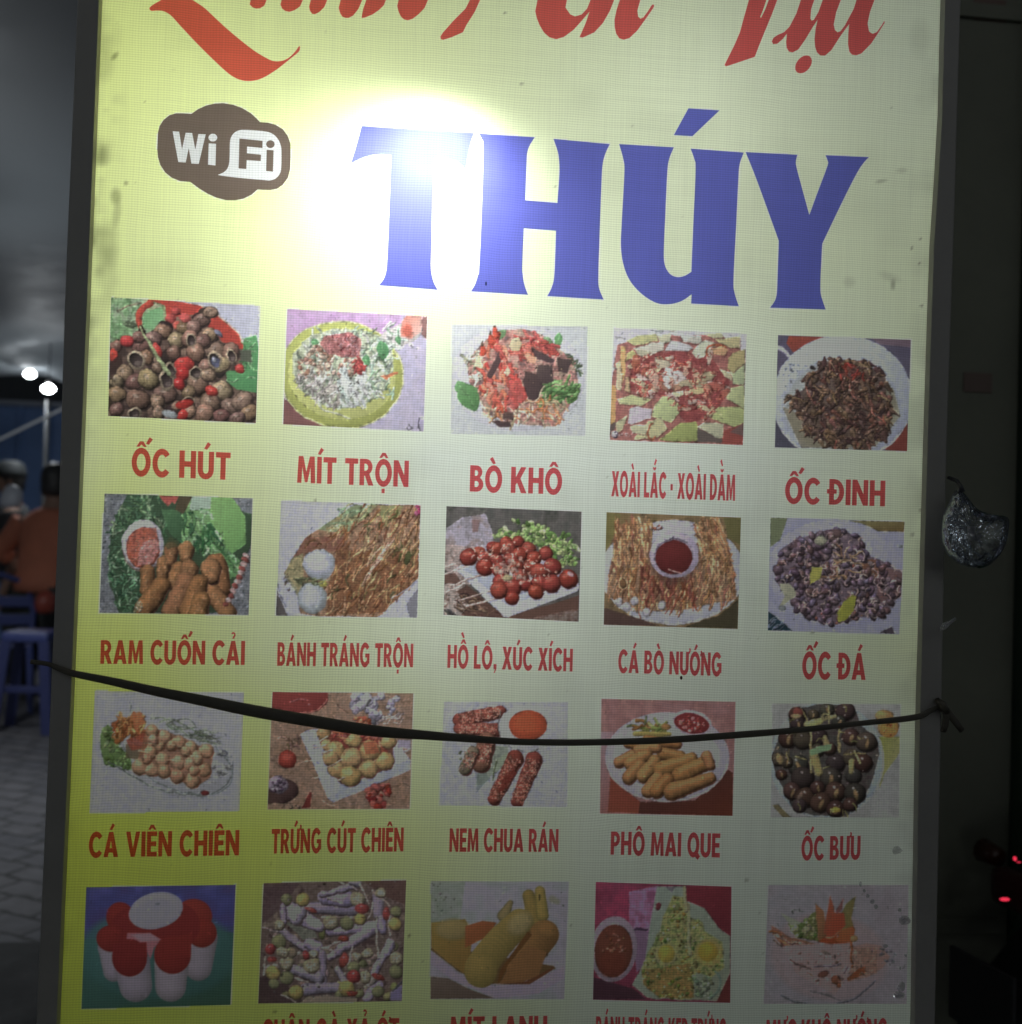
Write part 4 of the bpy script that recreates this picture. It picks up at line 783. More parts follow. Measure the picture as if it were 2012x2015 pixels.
def d35():   # black snails with lemongrass
    p = Pic((1490, 1360, 6.2226), [(190, 150), (1755, 165), (170, 1545), (1740, 1550)], (116, 128, 122), (112, 124, 120))
    p.mot(p.full(), [(106, 116, 112), (118, 130, 126)], 200); p.pol([(1480, 560), (1755, 560), (1750, 760), (1560, 1020), (1500, 1200)], (100, 112, 54), 1, (120, 128, 96)); p.pol([(190, 1400), (260, 1390), (420, 1550), (320, 1545)], (86, 86, 60))
    p.ell(860, 850, 700, 720, (114, 134, 138), 0, .04, .04); p.ring(860, 850, 690, 712, 6, (128, 144, 150), 0, -30, 120)
    m = [(240, 640), (400, 480), (400, 230), (620, 200), (760, 160), (1180, 170), (1280, 430), (1470, 560), (1500, 780), (1420, 1080), (1320, 1300), (1100, 1540), (700, 1520), (440, 1440), (350, 1240), (240, 1040), (180, 820)]
    p.mot(m, [(36, 36, 32), (52, 50, 42), (44, 34, 32)], 60)
    for x, y, r in [(490, 290, 105), (500, 400, 90), (690, 290, 70), (860, 230, 90), (1080, 250, 120), (1000, 380, 90), (380, 580, 120), (560, 600, 120), (760, 560, 110), (1150, 560, 110), (1340, 620, 130), (260, 830, 85), (500, 900, 130), (360, 860, 80), (740, 720, 90), (960, 880, 120), (1150, 800, 100), (1300, 880, 120), (300, 1020, 70), (560, 1060, 140), (900, 1060, 130), (1180, 1040, 100), (430, 1220, 110), (600, 1300, 130), (740, 1180, 90), (960, 1230, 130), (780, 1360, 130), (1200, 1250, 130), (960, 1440, 110), (1140, 1390, 90), (520, 1400, 90), (880, 700, 90)]:
        c = jit(rng.choice([(50, 52, 46), (62, 58, 48), (48, 42, 42), (60, 46, 40)]), 6); p.ell(x + 6, y + 8, r * 1.05, r, (28, 26, 24), 0, 0, 0); p.ell(x, y, r, r * .92, c, rng.uniform(-40, 40), .45, .45); p.ell(x - r * .1, y - r * .45, r * .14, r * .1, (146, 146, 140), 20, 0, 0, 5, .9)
        if rng.random() < .5: p.ell(x + r * .1, y + r * .2, r * .22, r * .5, (110, 98, 66), rng.uniform(-30, 30), .3, .4)
    for a in ((655, 500, 665, 990, 12, 16), (1000, 480, 1010, 740, 14, 20), (1070, 775, 1330, 770, 9, 8), (600, 400, 960, 310, 30, 20), (880, 180, 880, 410, 9, 8), (540, 220, 620, 380, 14, 10), (840, 560, 870, 700, 30, 44), (700, 780, 760, 990, 50, 52), (480, 800, 600, 840, 12, 8), (1200, 740, 1260, 880, 12, 20), (1160, 850, 1150, 1000, 30, 26), (640, 440, 780, 380, 40, 30)): p.cap(*a, jit((128, 130, 84), 8), .25, .2)
    p.pol([(640, 720), (740, 680), (920, 640), (900, 720), (740, 770), (660, 790)], (92, 124, 92)); p.ell(500, 260, 60, 60, (98, 56, 48)); p.ell(480, 310, 60, 30, (120, 112, 80)); p.ring(830, 320, 40, 34, 12, (122, 124, 84)); p.ell(270, 830, 36, 70, (120, 112, 76), -20); p.ell(965, 1450, 60, 34, (132, 124, 56)); p.ell(530, 1290, 26, 70, (104, 94, 80), 20)
    p.bits(30, m, [(120, 116, 90), (150, 148, 130)], (6, 16)); p.shreds(16, m, [(112, 116, 72), (96, 100, 60)], (50, 110), (6, 11))
    p.ell(1610, 440, 130, 130, (140, 116, 70)); p.ell(1620, 470, 110, 100, (148, 108, 56), 0, .1, .1); p.ell(1560, 300, 110, 70, (140, 116, 72)); p.bits(24, [(1540, 400), (1700, 400), (1700, 540), (1560, 540)], [(120, 70, 44), (160, 124, 70)], (7, 13))
    return p
def d41():   # salted egg halves
    p = Pic((140, 1720, 5.511), [(165, 145), (1785, 118), (112, 1465), (1728, 1420)], (106, 112, 108), (46, 56, 96))
    p.pol([(110, 700), (1780, 560), (1730, 1480), (110, 1480)], (42, 74, 74), 1, (36, 60, 50)); p.mot([(160, 140), (1790, 110), (1770, 640), (1300, 560), (140, 720)], [(58, 58, 108), (46, 48, 92), (50, 44, 84)], 200); p.ell(940, 860, 860, 500, (44, 76, 76), 0, .1, .05, 60, .8)
    W = (100, 98, 108); Rd = (90, 32, 30)
    p.cap(420, 800, 460, 1060, 130, 110, W, .15, .2); p.cap(1400, 700, 1380, 1010, 190, 150, (98, 96, 104), .1, .2); p.ell(530, 470, 150, 165, Rd, 0, .1, .1); p.ell(1330, 460, 200, 190, (94, 36, 32), 0, .1, .1); p.ell(1420, 640, 160, 160, (92, 34, 30), 0, .1, .1); p.ell(1100, 560, 300, 260, (86, 30, 30), 0, 0, 0); p.ell(740, 540, 300, 180, (86, 30, 30), 0, 0, 0)
    p.ell(440, 700, 165, 145, Rd, 0, .1, .1)
    p.ell(640, 690, 120, 100, (86, 30, 30), 0, 0, 0); p.pol([(610, 640), (860, 640), (990, 720), (900, 800), (860, 930), (800, 780), (600, 700)], (112, 74, 82)); p.pol([(640, 660), (860, 640), (980, 720), (900, 730), (760, 730)], (120, 90, 98))
    p.cap(660, 980, 700, 1210, 200, 180, W, .12, .18); p.cap(1090, 930, 1080, 1220, 188, 168, (102, 100, 108), .12, .18)
    p.ell(635, 910, 190, 205, (86, 30, 30), 0, .08, .08); p.pol([(450, 760), (820, 740), (830, 900), (450, 900)], (86, 30, 30)); p.ell(1100, 880, 200, 205, (90, 32, 30), 0, .08, .08); p.pol([(960, 720), (1310, 640), (1300, 900), (910, 900)], (90, 32, 30))
    p.ell(920, 398, 298, 196, (106, 108, 122), -14, .05, .08); p.ell(900, 400, 230, 140, (98, 100, 112), -14, 0, 0, 60, .8); p.ell(935, 325, 26, 12, (78, 82, 92))
    return p
def d42():   # chicken feet, lemongrass, kumquats
    p = Pic((490, 1710, 5.6735), [(165, 160), (1757, 128), (105, 1505), (1708, 1477)], (108, 116, 100), (72, 62, 54))
    p.mot(p.full(), [(54, 44, 38), (84, 76, 62), (70, 62, 50), (96, 92, 72)], 70); p.pol([(165, 160), (560, 165), (380, 420), (150, 620)], (58, 46, 44), .7); p.pol([(1280, 135), (1757, 128), (1740, 400), (1500, 300)], (66, 50, 40), .8); p.pol([(105, 1200), (440, 1300), (520, 1500), (105, 1505)], (50, 40, 36), .8)
    p.bits(60, [(160, 700), (1700, 700), (1700, 1450), (500, 1480), (150, 1200)], [(96, 100, 62), (104, 96, 78), (86, 82, 60), (110, 106, 90)], (36, 70)); p.mot([(390, 600), (700, 600), (760, 780), (600, 790)], [(74, 84, 66), (92, 100, 80), (62, 70, 54)], 30)
    Wt = (116, 112, 116)
    for a in ((460, 470, 780, 640, 110, 60), (700, 430, 1150, 430, 60, 90), (840, 320, 1080, 330, 70, 90), (800, 300, 1180, 180, 20, 40), (900, 700, 1400, 640, 40, 60), (1400, 650, 900, 980, 70, 40), (320, 660, 650, 900, 40, 34), (660, 830, 760, 870, 50, 60), (380, 420, 380, 590, 30, 34), (820, 940, 830, 1270, 38, 40), (460, 1110, 780, 1210, 50, 60), (640, 1340, 980, 1320, 70, 50), (1580, 830, 1390, 1160, 50, 44), (1440, 300, 1440, 520, 60, 50), (1470, 560, 1500, 700, 50, 40), (1320, 1440, 1450, 1300, 50, 50), (1130, 150, 1220, 160, 20, 40), (1000, 1130, 1080, 1260, 40, 40), (560, 480, 520, 560, 90, 70)):
        p.cap(a[0] + 8, a[1] + 16, a[2] + 8, a[3] + 16, a[4], a[5], (56, 48, 44), 0, 0); p.cap(*a, jit(rng.choice([Wt, (108, 106, 106), (118, 114, 122)]), 5), .25, .3)
    for a in ((140, 650, 310, 700), (800, 890, 1040, 815), (820, 540, 1180, 535), (1380, 240, 1570, 420), (1420, 530, 1440, 1000), (1560, 470, 1580, 760), (1110, 1080, 1160, 870), (180, 980, 170, 1200), (1240, 160, 1340, 380), (1000, 150, 1100, 180), (360, 1410, 520, 1490), (880, 880, 960, 930), (1340, 560, 1390, 380), (520, 1220, 660, 1260), (1160, 200, 1210, 240), (880, 330, 1040, 380)): p.cap(*a, 13, 11, jit((128, 122, 104), 6), .3, .3)
    for x, y, r, t in [(1215, 335, 82, 1), (910, 590, 80, 1), (1090, 600, 76, 0), (1240, 560, 66, 2), (690, 1080, 92, 1), (420, 1050, 80, 1), (265, 1160, 78, 2), (420, 1210, 80, 0), (525, 1380, 86, 2), (330, 810, 80, 0), (370, 930, 64, 1), (1640, 1000, 80, 1), (1640, 1150, 76, 0), (1320, 940, 62, 1), (1210, 980, 56, 1), (1640, 480, 66, 0), (1630, 620, 70, 2), (1470, 260, 56, 1), (1170, 1100, 70, 0), (1290, 1210, 66, 1), (1440, 1370, 70, 0), (330, 630, 54, 1), (720, 940, 46, 1), (1010, 1390, 50, 0), (1230, 1390, 50, 0), (280, 1280, 60, 0), (420, 340, 66, 0), (600, 340, 76, 2), (1090, 1330, 90, 2)]:
        p.ell(x + 6, y + 10, r, r, (54, 46, 38), 0, 0, 0); p.ell(x, y, r, r * .95, [(92, 98, 62), (116, 116, 82), (122, 116, 62)][t], 0, .25, .3)
        if t == 1:
            p.ell(x, y, r * .76, r * .72, (108, 108, 80), 0, .1, .1); [p.cap(x, y, x + math.cos(q) * r * .6, y + math.sin(q) * r * .6, 4, 4, (130, 128, 104), 0, 0) for q in np.arange(0, 6.2, .8)]
    for x, y, rx, ry, a in [(1260, 440, 80, 60, 0), (1530, 500, 40, 76, 0), (640, 960, 42, 50, 0), (1060, 1020, 50, 80, 10), (240, 900, 60, 60, 0), (260, 1010, 56, 34, 0), (1170, 1200, 76, 70, 0), (1440, 1210, 80, 34, 20), (700, 460, 70, 26, 20), (1060, 780, 60, 40, 0), (1150, 1390, 60, 30, 0)]: p.ell(x, y, rx, ry, jit((110, 52, 42), 6), a, .3, .3); p.ell(x - 8, y - ry * .4, rx * .2, ry * .15, (150, 110, 100), 0, 0, 0)
    p.pol([(560, 1500), (660, 1430), (850, 1410), (1210, 1440), (1200, 1490)], (100, 96, 76)); p.pol([(1580, 1370), (1720, 1290), (1708, 1470), (1580, 1470)], (88, 86, 98)); p.cap(1600, 1360, 1720, 1260, 12, 10, (50, 52, 54)); p.bits(40, p.full(), [(120, 116, 100), (56, 48, 40)], (8, 18))
    return p
def d43():   # jackfruit pieces in a white bowl
    p = Pic((820, 1720, 5.845), [(168, 82), (1750, 90), (160, 1440), (1700, 1440)], (106, 114, 108), (98, 104, 108))
    p.mot(p.full(), [(96, 98, 100), (104, 106, 112), (94, 104, 100)], 260); p.mot([(168, 82), (560, 90), (500, 560), (168, 560)], [(84, 98, 84), (98, 108, 100)], 90, .8)
    p.pol([(160, 880), (480, 1150), (900, 1290), (1300, 1260), (1700, 1060), (1700, 1200), (1400, 1380), (900, 1430), (400, 1210), (160, 1030)], (104, 102, 114)); p.pol([(160, 1180), (360, 1200), (620, 1330), (900, 1430), (160, 1440)], (76, 70, 62), 1, (66, 58, 50)); p.pol([(160, 870), (480, 1120), (800, 1270), (1200, 1250), (1600, 1090), (1580, 1060), (200, 820)], (70, 56, 34))
    p.pol([(168, 560), (560, 520), (640, 700), (600, 1180), (380, 1030), (168, 840)], (98, 88, 44), 1, (92, 74, 38)); p.ell(420, 640, 200, 120, (100, 94, 58), 0, .1, .1, 40); p.pol([(560, 600), (760, 540), (920, 560), (820, 720), (560, 850)], (106, 66, 40), 1, (88, 52, 28)); p.cap(1000, 480, 1080, 330, 70, 30, (98, 92, 60), .1)
    p.cap(1290, 250, 1370, 560, 70, 90, (98, 88, 46), .15); p.cap(1420, 200, 1450, 480, 60, 70, (104, 96, 50), .15); p.cap(1560, 290, 1620, 320, 40, 30, (92, 96, 84), 0, 0, 30)
    p.crv([(1190, 560), (960, 780), (760, 1040), (740, 1120)], 160, 190, (98, 90, 48), .14, .12); p.ell(1190, 570, 150, 110, (104, 100, 66), -40, .1, .05, 60)
    p.crv([(1470, 700), (1330, 900), (1170, 1120)], 170, 140, (96, 74, 42), .16, .16); p.pol([(930, 1270), (960, 1110), (1180, 800), (1280, 660), (1330, 700), (1060, 1040), (960, 1240)], (74, 50, 26)); p.pol([(960, 1260), (1100, 1000), (1280, 820), (1500, 900), (1400, 1180), (1200, 1250)], (94, 70, 42), .9); p.ell(1500, 640, 110, 90, (100, 78, 44), 20, .1, .1, 40)
    p.pol([(900, 1270), (1250, 1240), (1580, 1070), (1560, 1110), (1300, 1270)], (72, 46, 30)); p.cap(1415, 240, 1412, 300, 9, 7, (50, 44, 26)); p.bits(14, [(170, 90), (260, 90), (560, 360), (180, 560)], [(74, 82, 72)], (8, 16)); p.bits(4, [(1560, 90), (1850, 200), (1850, 1100), (1700, 1000)], [(64, 68, 68)], (7, 12))
    return p
def d44():   # grilled rice paper with egg, dip bowl
    p = Pic((1140, 1720, 5.6735), [(187, 90), (1702, 142), (155, 1405), (1688, 1440)], (98, 106, 100), (80, 36, 48))
    p.mot([(187, 90), (900, 110), (900, 640), (170, 560)], [(108, 44, 64), (92, 42, 58), (84, 34, 48)], 160); p.mot([(560, 200), (880, 130), (860, 640), (640, 700), (560, 560)], [(104, 78, 100), (110, 98, 118), (90, 60, 82)], 120); p.pol([(1200, 140), (1702, 142), (1700, 700), (1500, 560), (1200, 300)], (80, 32, 38), 1, (72, 30, 34)); p.pol([(155, 1150), (600, 1280), (760, 1405), (155, 1405)], (48, 32, 38)); p.pol([(600, 620), (780, 640), (740, 1000), (640, 1100)], (82, 68, 84)); p.cap(620, 620, 760, 615, 12, 12, (48, 36, 52)); p.pol([(1690, 1110), (1688, 1440), (1520, 1430)], (70, 34, 32))
    p.pol([(870, 140), (1190, 140), (1200, 300), (1400, 380), (1560, 600), (1690, 700), (1690, 1100), (1540, 1420), (860, 1400), (760, 1380), (590, 1240), (740, 950), (780, 620)], (92, 106, 96), 1, (86, 96, 80)); p.cap(885, 350, 880, 380, 30, 26, (76, 34, 38)); p.pol([(960, 140), (1070, 150), (1040, 210)], (72, 74, 76))
    M = [(1050, 240), (1170, 260), (1220, 480), (1380, 540), (1400, 640), (1600, 760), (1620, 1050), (1480, 1150), (1300, 1100), (1260, 1400), (900, 1390), (720, 1240), (690, 1080), (760, 900), (900, 640), (940, 480)]
    p.mot(M, [(64, 78, 38), (92, 100, 52), (104, 104, 62), (76, 88, 44)], 40); p.mot([(690, 1080), (1240, 1000), (1290, 1390), (900, 1390), (720, 1240)], [(104, 90, 52), (84, 76, 40), (110, 84, 48)], 30)
    p.bits(260, M, [(58, 80, 40), (80, 100, 48), (110, 110, 66), (98, 88, 48), (70, 66, 34), (112, 116, 84)], (10, 24)); p.bits(40, [(1280, 1150), (1500, 1150), (1500, 1380), (1300, 1400)], [(92, 108, 86), (80, 96, 70)], (18, 34))
    p.ell(970, 900, 130, 120, (108, 112, 76), 0, 0, .1, 30); p.ell(975, 890, 94, 100, (108, 104, 46), 0, .1, .1, 20); p.ell(1450, 880, 160, 150, (108, 106, 60), 0, 0, .1, 30); p.ell(1440, 870, 110, 110, (108, 100, 40), 0, .1, .1, 20)
    p.cap(1215, 330, 1235, 900, 14, 22, (108, 112, 82)); p.cap(1175, 150, 1195, 420, 18, 20, (106, 108, 80)); p.ring(1380, 1240, 210, 170, 12, (74, 92, 80), -30, -20, 90)
    p.ell(385, 840, 262, 368, (98, 94, 100), 6, .1, .08); p.ell(385, 860, 212, 296, (72, 42, 32), 6, .1, .15); p.ell(370, 990, 150, 150, (74, 38, 28), 0, 0, 0, 60, .7); p.bits(26, [(280, 660), (520, 680), (520, 880), (240, 900)], [(100, 74, 60), (88, 58, 44)], (10, 20))
    return p
def d45():   # grilled dried squid
    p = Pic((1480, 1720, 5.511), [(180, 120), (1700, 120), (130, 1410), (1680, 1410)], (92, 101, 104), (86, 90, 100))
    p.mot(p.full(), [(82, 88, 98), (88, 92, 102), (84, 86, 96)], 260); p.ell(840, 900, 640, 470, (92, 90, 98), 8, .03, .02, 60); p.crv([(320, 1320), (460, 1390), (600, 1405)], 9, 7, (60, 66, 78)); p.crv([(640, 1270), (800, 1310), (960, 1370)], 9, 8, (70, 70, 78)); p.crv([(930, 1400), (1100, 1360), (1260, 1240), (1340, 1160)], 9, 7, (62, 66, 80))
    p.pol([(210, 560), (240, 570), (420, 690), (700, 760), (700, 880), (560, 870), (330, 780), (230, 660)], (84, 62, 58), 1, (88, 66, 52)); p.shreds(22, [(230, 640), (420, 700), (680, 800), (620, 880), (340, 760)], [(112, 96, 92), (64, 44, 42), (100, 70, 50)], (90, 220), (6, 11), 24, 8)
    p.pol([(330, 790), (640, 760), (860, 750), (1070, 770), (1080, 960), (1020, 1140), (900, 1310), (700, 1200), (480, 1080), (400, 900)], (104, 92, 98), 1, (96, 88, 92)); p.pol([(1090, 790), (1250, 750), (1400, 780), (1500, 900), (1420, 1020), (1260, 1120), (1040, 1170)], (96, 86, 88), 1, (90, 78, 78))
    p.mot([(1090, 800), (1360, 800), (1360, 1080), (1060, 1140)], [(100, 88, 82), (84, 68, 62), (110, 98, 94)], 40, .8); p.pol([(1030, 1130), (1160, 1030), (1240, 1010), (1220, 1100), (1040, 1160)], (84, 50, 36)); p.cap(1085, 740, 1080, 1010, 14, 10, (90, 56, 38))
    p.ell(775, 1090, 60, 34, (72, 48, 44), -20); p.ell(910, 1150, 50, 50, (82, 54, 44), -40); p.ell(945, 1210, 26, 26, (90, 56, 44)); p.ell(710, 1160, 26, 12, (68, 54, 54)); p.crv([(420, 930), (500, 990), (640, 1030)], 10, 6, (66, 52, 54)); p.crv([(680, 1010), (760, 1005), (870, 1000), (960, 970)], 7, 9, (70, 66, 80)); p.ell(790, 850, 44, 20, (78, 72, 72), 20); p.bits(50, [(420, 820), (1060, 800), (1400, 820), (1380, 1050), (940, 1180), (520, 1060)], [(80, 70, 74), (118, 108, 110), (84, 66, 60)], (8, 22), (.3, .6)); p.cap(1030, 1010, 1000, 1080, 8, 6, (66, 58, 70)); p.bits(14, [(1380, 800), (1560, 840), (1540, 980), (1420, 980)], [(66, 70, 80)], (12, 26), (.3, .6))
    p.pol([(390, 540), (560, 560), (650, 430), (720, 400), (760, 740), (480, 690)], (62, 76, 46), 1, (66, 72, 44)); p.pol([(310, 420), (560, 540), (430, 570)], (88, 98, 94)); p.bits(40, [(430, 560), (700, 460), (740, 720), (480, 680)], [(58, 76, 44), (76, 90, 60), (100, 104, 86)], (18, 34)); p.pol([(910, 560), (1020, 330), (1130, 240), (1080, 480), (1120, 620), (1000, 700)], (70, 82, 56), 1, (80, 66, 40))
    for P, c in (([(690, 320), (780, 400), (830, 700), (720, 740), (700, 460)], (96, 70, 52)), ([(850, 230), (890, 360), (910, 560), (860, 700), (780, 640)], (104, 58, 46)), ([(880, 420), (1000, 420), (1020, 560), (860, 720), (800, 700)], (110, 54, 42)), ([(1000, 260), (980, 380), (920, 440), (910, 400)], (86, 60, 62)), ([(930, 620), (1100, 570), (1120, 600), (1100, 740), (860, 750), (940, 680)], (112, 66, 44)), ([(780, 690), (900, 680), (960, 620), (900, 730), (1080, 750), (860, 760), (720, 740)], (104, 52, 34))): p.pol(P, c, 1, tuple(v * .82 for v in c))
    p.crv([(800, 690), (880, 690), (960, 630)], 10, 6, (124, 82, 66)); p.ell(1110, 700, 40, 34, (98, 84, 60)); p.ell(590, 600, 46, 34, (100, 106, 90)); p.cap(440, 400, 445, 430, 9, 8, (44, 48, 52)); p.crv([(460, 390), (560, 410)], 5, 4, (60, 68, 72), n=2)
    return p
DISHES = [
    (d11, 'printed picture of brown snails heaped with red chilli and green herbs'), (d12, 'printed picture of pale shredded salad on a lime green plate'), (d13, 'printed picture of dried beef salad on white with green leaf'), (d14, 'printed picture of mango slices in red chilli'), (d15, 'printed picture of dark spiral snails in a white pan'),
    (d21, 'printed picture of fried rolls with a dip bowl and mustard leaf'), (d22, 'printed picture of rice paper salad with two white eggs'), (d23, 'printed picture of glazed red balls on skewers on a square plate'), (d24, 'printed picture of shredded fish around a dark red dip bowl'), (d25, 'printed picture of purple grey snails with two yellow leaves'),
    (d31, 'printed picture of fish balls on a glass plate beside an orange flower'), (d32, 'printed picture of quail eggs on a white square plate'), (d33, 'printed picture of sesame rolls with a round orange dip'), (d34, 'printed picture of cheese sticks on an oval white plate'), (d35, 'printed picture of black snails with lemongrass'),
    (d41, 'printed picture of red and white egg halves on blue and green'), (d42, 'printed picture of chicken feet with kumquats'), (d43, 'printed picture of yellow jackfruit pieces in a white bowl'), (d44, 'printed picture of rice paper with eggs beside a brown dip'), (d45, 'printed picture of grilled squid with carrot flower garnish')]
# ------------------------------------------------------------------ the lit sign box
random.seed(3)
EDGE_L = [(-420, 217.2), (0, 200.8), (560, 179), (1300, 148.7), (2015, 117.6), (2560, 93.9)]
EDGE_R = [(-420, 1868), (0, 1851.8), (250, 1846), (500, 1829.5), (900, 1817), (1450, 1801.5), (2015, 1792.6), (2560, 1784)]
OUT_L = [(-420, 172), (0, 155), (560, 131), (1000, 118), (1400, 101), (2015, 74), (2560, 50)]
OUT_R = [(-420, 1905), (0, 1887), (420, 1875), (900, 1859), (1500, 1847), (2015, 1836.5), (2560, 1826)]
def interp(tab, y):
    return np.interp(y, [t[0] for t in tab], [t[1] for t in tab])
YT, YB = -420, 2560
sign = empty('light_box_sign', (0, 0, ZTOP), 'tall lit snack menu sign with yellow printed face and grey frame', 'sign')

m_frame = pbr('frame_metal', (0.38, 0.365, 0.33), 0.5, 0.25, 30, 0.12)
m_shell = pbr('shell_metal', (0.12, 0.12, 0.12), 0.5, 0.3)
m_white = pbr('box_white', (0.82, 0.82, 0.80), 0.9, spec=0.1)
DEPTH = 0.20

# --- printed sheet: one grid, its ink a pale yellow ground, white under the pictures and the logo
DPIC = [f() for f, _ in DISHES]
for k, (wv, tv) in {15: (.45, .2), 17: (.8, .3), 13: (.9, .45), 12: (1.1, .6), 8: (1.2, .6), 7: (1.1, .55), 10: (1.0, .5)}.items():
    DPIC[k].warp, DPIC[k].tex = wv, tv
NXS, NYS = 412, 750
yy = np.linspace(YT, YB, NYS + 1)
uu = np.linspace(0, 1, NXS + 1)
PY = np.repeat(yy[:, None], NXS + 1, 1)
L0, R0 = interp(EDGE_L, yy) - 5, interp(EDGE_R, yy) + 5
PX = L0[:, None] + (R0 - L0)[:, None] * uu[None]
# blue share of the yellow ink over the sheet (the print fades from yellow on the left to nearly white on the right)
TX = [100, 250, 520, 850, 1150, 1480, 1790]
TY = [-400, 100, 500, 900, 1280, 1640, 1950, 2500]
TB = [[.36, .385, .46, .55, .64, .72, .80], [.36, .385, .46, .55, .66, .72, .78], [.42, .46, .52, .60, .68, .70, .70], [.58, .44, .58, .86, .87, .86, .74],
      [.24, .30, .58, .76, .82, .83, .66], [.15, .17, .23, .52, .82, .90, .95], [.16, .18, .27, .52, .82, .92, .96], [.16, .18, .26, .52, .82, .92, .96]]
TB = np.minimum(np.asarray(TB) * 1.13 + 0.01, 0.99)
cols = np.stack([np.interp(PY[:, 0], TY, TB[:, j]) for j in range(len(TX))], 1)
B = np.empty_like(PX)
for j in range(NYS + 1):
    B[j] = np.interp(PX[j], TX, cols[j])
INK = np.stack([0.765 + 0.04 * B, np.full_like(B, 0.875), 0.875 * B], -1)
# stains, fly spots and dirt along the edges
def spot(x, y, rx, ry, ang, a, col=(0.10, 0.10, 0.07)):
    c, n = math.cos(R_(ang)), math.sin(R_(ang))
    dx, dy = PX - x, PY - y
    d = np.sqrt(((dx * c + dy * n) / rx) ** 2 + ((-dx * n + dy * c) / ry) ** 2)
    w_ = (np.clip(1.6 - d, 0, 1) * a)[..., None]
    INK[:] = INK * (1 - w_) + np.asarray(col) * INK * w_ / 0.6
n1 = vnoise(NYS + 1, NXS + 1, 14); n2 = vnoise(NYS + 1, NXS + 1, 5); n3 = vnoise(NYS + 1, NXS + 1, 40)
el = np.clip(1 - (PX - L0[:, None]) / 66, 0, 1); er = np.clip(1 - (R0[:, None] - PX) / 60, 0, 1)
dirt = el * np.clip(1.2 - np.abs(PY - 420) / 420, 0.12, 1) * np.clip(n1 * 1.3 + n2 * 0.7 - 0.75, 0, 1) * 0.95
dirt += er * np.clip(n1 * 1.2 + n2 * 0.5 - 0.8, 0, 1) * 0.35
dirt += np.clip(n3 * 0.7 + n1 * 0.5 - 0.78, 0, 1) * 0.22
INK *= (1 - np.clip(dirt, 0, 0.75))[..., None] * np.array([1, 1, 0.96])
spot(1812, 75, 18, 30, 0, .16); spot(1775, 335, 9, 4, 0, .25); spot(1735, 356, 10, 3, -10, .4); spot(1752, 545, 18, 7, 20, .2); spot(1672, 555, 10, 9, 0, .2); spot(1758, 560, 4, 9, 0, .5)
spot(230, 420, 7, 22, 8, .35); spot(248, 360, 3, 4, 0, .6); spot(226, 110, 4, 8, 40, .6); spot(205, 130, 16, 26, 10, .25); spot(212, 480, 18, 40, 0, .22); spot(228, 386, 9, 14, 0, .5)
for _ in range(120):
    x, y = random.uniform(130, 1830), random.uniform(0, 2015)
    spot(x, y, random.uniform(1.0, 2.0), random.uniform(1.0, 2.4), random.uniform(0, 180), random.uniform(.12, .5))
for x, y in ((1027, 165), (994, 25), (1812, 470), (1810, 518), (1795, 488), (1814, 602), (541, 1991), (1813, 1004), (1796, 1052), (620, 985), (1600, 1245), (1470, 1732), (1800, 1945), (806, 1842)):
    spot(x, y, 2.6, 2.6, 0, .7)
WIFI = [(310.9, 260.4), (314.1, 247.5), (322.1, 235.4), (333.4, 226.6), (346.2, 222.6), (362.3, 222.6), (376.8, 223.7), (389.6, 214.6), (405.7, 207.3), (423.4, 203.3), (439.5, 202.5), (458.7, 205.7), (476.4, 212.1), (494.1, 222.6), (505.3, 233), (511.8, 239.9), (527.8, 241.1), (542.3, 245.1), (556.8, 253.9), (566.4, 266.8), (572, 282.8), (572, 308.6), (571.2, 332.7), (566.4, 350.3), (556.8, 363.2), (545.5, 371.2), (531, 373.7), (515, 372.9), (507, 372.4), (495.7, 382.5), (479.6, 390.5), (463.6, 393.7), (445.9, 393.7), (426.6, 388.9), (408.9, 380.9), (392.9, 371.2), (380, 361.6), (374.4, 357.6), (354.3, 356), (338.2, 349.5), (325.4, 339.1), (315.7, 324.6), (310.9, 308.6), (309.6, 292.5)]
WH = np.array([0.84, 0.86, 0.88])
for p in DPIC:
    c = p.photo_corners()
    mask = inpoly(PX, PY, [c[0], c[1], c[3], c[2]])
    INK[mask] = WH
def crop(pts, x0, y0, s):
    return [(x0 + x / s, y0 + y / s) for x, y in pts]
def smooth(pts, n=5):
    """closed outline; a repeated point keeps a corner sharp"""
    out = []
    m = len(pts)
    for i in range(m):
        p0, p1, p2, p3 = (np.array(pts[(i + k) % m], float) for k in (-1, 0, 1, 2))
        if np.allclose(p1, p2): continue
        if np.allclose(p0, p1): p0 = p1 - (p2 - p1) * 0.3
        if np.allclose(p2, p3): p3 = p2 + (p2 - p1) * 0.3
        for k in range(n):
            t = k / n
            q = 0.5 * (2 * p1 + (p2 - p0) * t + (2 * p0 - 5 * p1 + 4 * p2 - p3) * t * t + (3 * p1 - p0 - 3 * p2 + p3) * t ** 3)
            out.append((q[0], q[1]))
    return out
def D(*pts):
    """points tagged with 'c' are corners"""
    out = []
    for p in pts:
        out.append((p[0], p[1]))
        if len(p) > 2: out.append((p[0], p[1]))
    return smooth(out)

